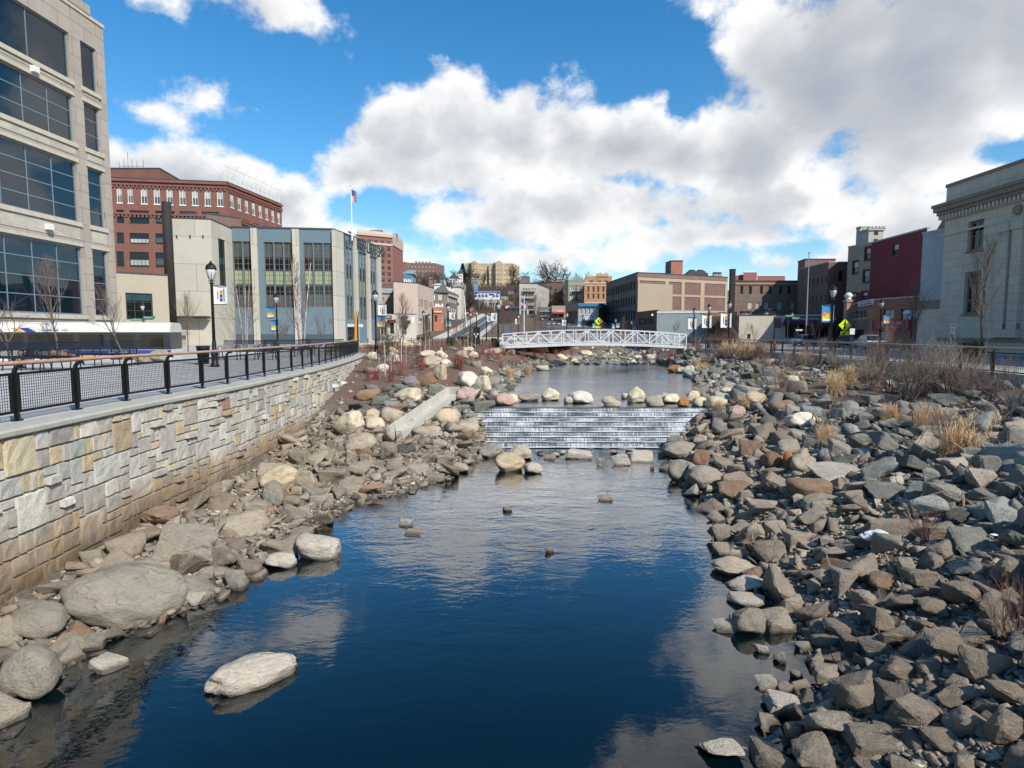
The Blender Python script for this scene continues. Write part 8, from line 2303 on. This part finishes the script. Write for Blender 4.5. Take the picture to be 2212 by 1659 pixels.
# ---------------- sky ----------------
SUND=Vector((.50,-.57,.65)).normalized()
def sky():
    w=bpy.data.worlds.new('World'); SC.world=w; w.use_nodes=True; t=NT(w); bg=t.n['Background']
    sk=t.new('ShaderNodeTexSky'); sk.sky_type='NISHITA'; sk.sun_disc=False
    sk.sun_elevation=math.asin(SUND.z); sk.sun_rotation=math.atan2(SUND.x,SUND.y); sk.air_density=1.0; sk.dust_density=.6; sk.ozone_density=2.2
    tc=t.new('ShaderNodeTexCoord').outputs['Generated']; sx=t.new('ShaderNodeSeparateXYZ'); t.lk(tc,sx.inputs[0])
    az=t.math('ARCTAN2',sx.outputs[0],sx.outputs[1]); el=t.math('ARCSINE',sx.outputs[2])
    cb=t.new('ShaderNodeCombineXYZ'); t.lk(az,cb.inputs[0]); t.lk(t.math('MULTIPLY',el,1.25),cb.inputs[1]); v=cb.outputs[0]
    def ae(X,Y):
        d=Vector(ray(X,Y)).normalized(); return math.atan2(d.x,d.y),math.asin(d.z)
    BL_=[(290,420,180,120,1),(440,430,190,100,1),(620,450,170,75,1),(800,400,130,110,1),(900,330,150,130,1),(990,300,140,150,1),(1010,210,70,70,1),(1120,310,140,110,1),(1230,300,100,120,1),(1240,210,50,45,1),(1130,240,70,50,1),(1350,330,180,100,1),(1480,330,170,105,1),(1620,330,160,130,1),(1640,90,95,130,1),(1780,160,230,200,1),(2000,150,300,220,1),(2250,100,250,260,1),(1950,350,260,110,1),(1700,440,260,80,1),(1250,450,340,100,1),(930,460,200,60,.8),(1500,520,300,70,1),(2000,500,300,90,1),(1200,560,500,40,.8),(400,520,260,70,1),(700,520,220,45,.9),(1800,560,350,50,.8),
      (480,-10,210,55,1),(600,25,110,45,1),(690,55,45,28,.8),(330,-10,100,30,.9),(440,205,70,42,.75),(330,245,80,36,.75),(620,275,38,24,.6),(520,232,30,20,.4),
      (1750,-120,260,150,1),(1600,-420,300,200,.9),(1350,-700,260,240,.8),(2000,-500,400,300,.9),(-300,300,300,150,1),(-500,0,200,120,.8),(2600,350,300,150,1)]
    HO=[(800,455,80,32),(2190,330,60,28),(1570,560,60,14),(1380,590,60,12),(1480,200,50,60),(1180,625,60,12),(1700,540,60,14)]
    def ell(X,Y,rx,ry):
        a,e=ae(X,Y); a1,_=ae(X+rx,Y); a0,_=ae(X-rx,Y); _,e1=ae(X,Y-ry); _,e0=ae(X,Y+ry)
        ra=abs(a1-a0)/2; re=abs(e1-e0)/2
        dx=t.math('DIVIDE',t.math('SUBTRACT',az,a),ra); dy=t.math('DIVIDE',t.math('SUBTRACT',el,e),re)
        return t.math('SUBTRACT',1.0,t.math('SQRT',t.math('ADD',t.math('MULTIPLY',dx,dx),t.math('MULTIPLY',dy,dy)))),min(ra,re)
    F=None
    for X,Y,rx,ry,wt in BL_:
        e,m=ell(X,Y,rx,ry); e=t.math('ADD',t.math('MULTIPLY',e,min(.11,m*1.3)),(wt-1)*.03)
        F=e if F is None else t.math('SMOOTH_MAX',F,e,.02)
    for X,Y,rx,ry in HO:
        e,m=ell(X,Y,rx,ry); e=t.math('MULTIPLY',e,m*2.2); F=t.math('SMOOTH_MIN',F,t.math('MULTIPLY',e,-1),.02)
    def fbm(vec,sc,det=7): return t.noise(vec,sc,det,.5,.1)
    n1=fbm(v,5.5); n2=t.noise(v,17,8,.62,.1)
    dn=t.math('ADD',t.math('MULTIPLY',t.math('SUBTRACT',n1,.5),.16),t.math('MULTIPLY',t.math('SUBTRACT',n2,.5),.10))
    D=t.math('ADD',F,dn)
    al=t.mapr(D,-.008,.03,0,1,True)
    # shading: compare with the cloud mass towards the light
    of=t.new('ShaderNodeVectorMath',operation='ADD'); t.lk(v,of.inputs[0]); of.inputs[1].default_value=(.035,.045,0)
    m1=fbm(of.outputs[0],5.5); m2=fbm(of.outputs[0],19,6)
    sh=t.math('ADD',t.math('MULTIPLY',t.math('SUBTRACT',n1,m1),1.5),t.math('MULTIPLY',t.math('SUBTRACT',n2,m2),.22))
    big=t.noise(v,2.6,4,.55)
    thick=t.mapr(D,.01,.11,0,1,True)
    lit=t.math('ADD',t.math('SUBTRACT',.86,t.math('MULTIPLY',thick,t.mapr(big,.32,.68,.12,.80))),sh,clamp=True)
    # the big mass at the upper right is seen from its shaded side
    eg,_=ell(1900,120,430,260); lit=t.math('SUBTRACT',lit,t.math('MULTIPLY',t.mapr(eg,-.1,.55,0,1,True),.42),clamp=True)
    cc=t.ramp(lit,[(.0,(3.1,3.4,4.0)),(.35,(4.0,4.2,4.6)),(.62,(5.2,5.35,5.6)),(.9,(7.5,7.5,7.5))])
    hs=t.new('ShaderNodeHueSaturation'); hs.inputs['Saturation'].default_value=1.38; hs.inputs['Value'].default_value=1.25; hs.inputs['Hue'].default_value=.495; t.lk(sk.outputs[0],hs.inputs['Color'])
    col=t.mix(al,hs.outputs[0],cc)
    t.lk(col,bg.inputs[0]); bg.inputs[1].default_value=.1
    try: w.cycles.sampling_method='MANUAL'; w.cycles.sample_map_resolution=512
    except Exception: pass
sky()
sd=bpy.data.lights.new('Sun','SUN'); sd.energy=3.9; sd.angle=R(.6); sd.color=(1,.94,.85); so=bpy.data.objects.new('Sun',sd); link(so); so.rotation_euler=(-SUND).to_track_quat('-Z','Y').to_euler(); so.location=(30,-20,40)
# ---------------- camera & render ----------------
cd=bpy.data.cameras.new('Camera'); cam=bpy.data.objects.new('Camera',cd); link(cam); cam.location=(0,0,EYE); cam.rotation_euler=(math.pi/2-PIT,0,0)
cd.sensor_width=36; cd.lens=36*FD/2212; cd.clip_end=2000; cd.clip_start=.1
SC.camera=cam
SC.view_settings.view_transform='Standard'; SC.view_settings.look='None'; SC.view_settings.exposure=.48; SC.view_settings.gamma=1
try: SC.cycles.use_denoising=True; SC.cycles.max_bounces=6; SC.cycles.transparent_max_bounces=8; SC.cycles.caustics_reflective=False; SC.cycles.caustics_refractive=False
except Exception: pass
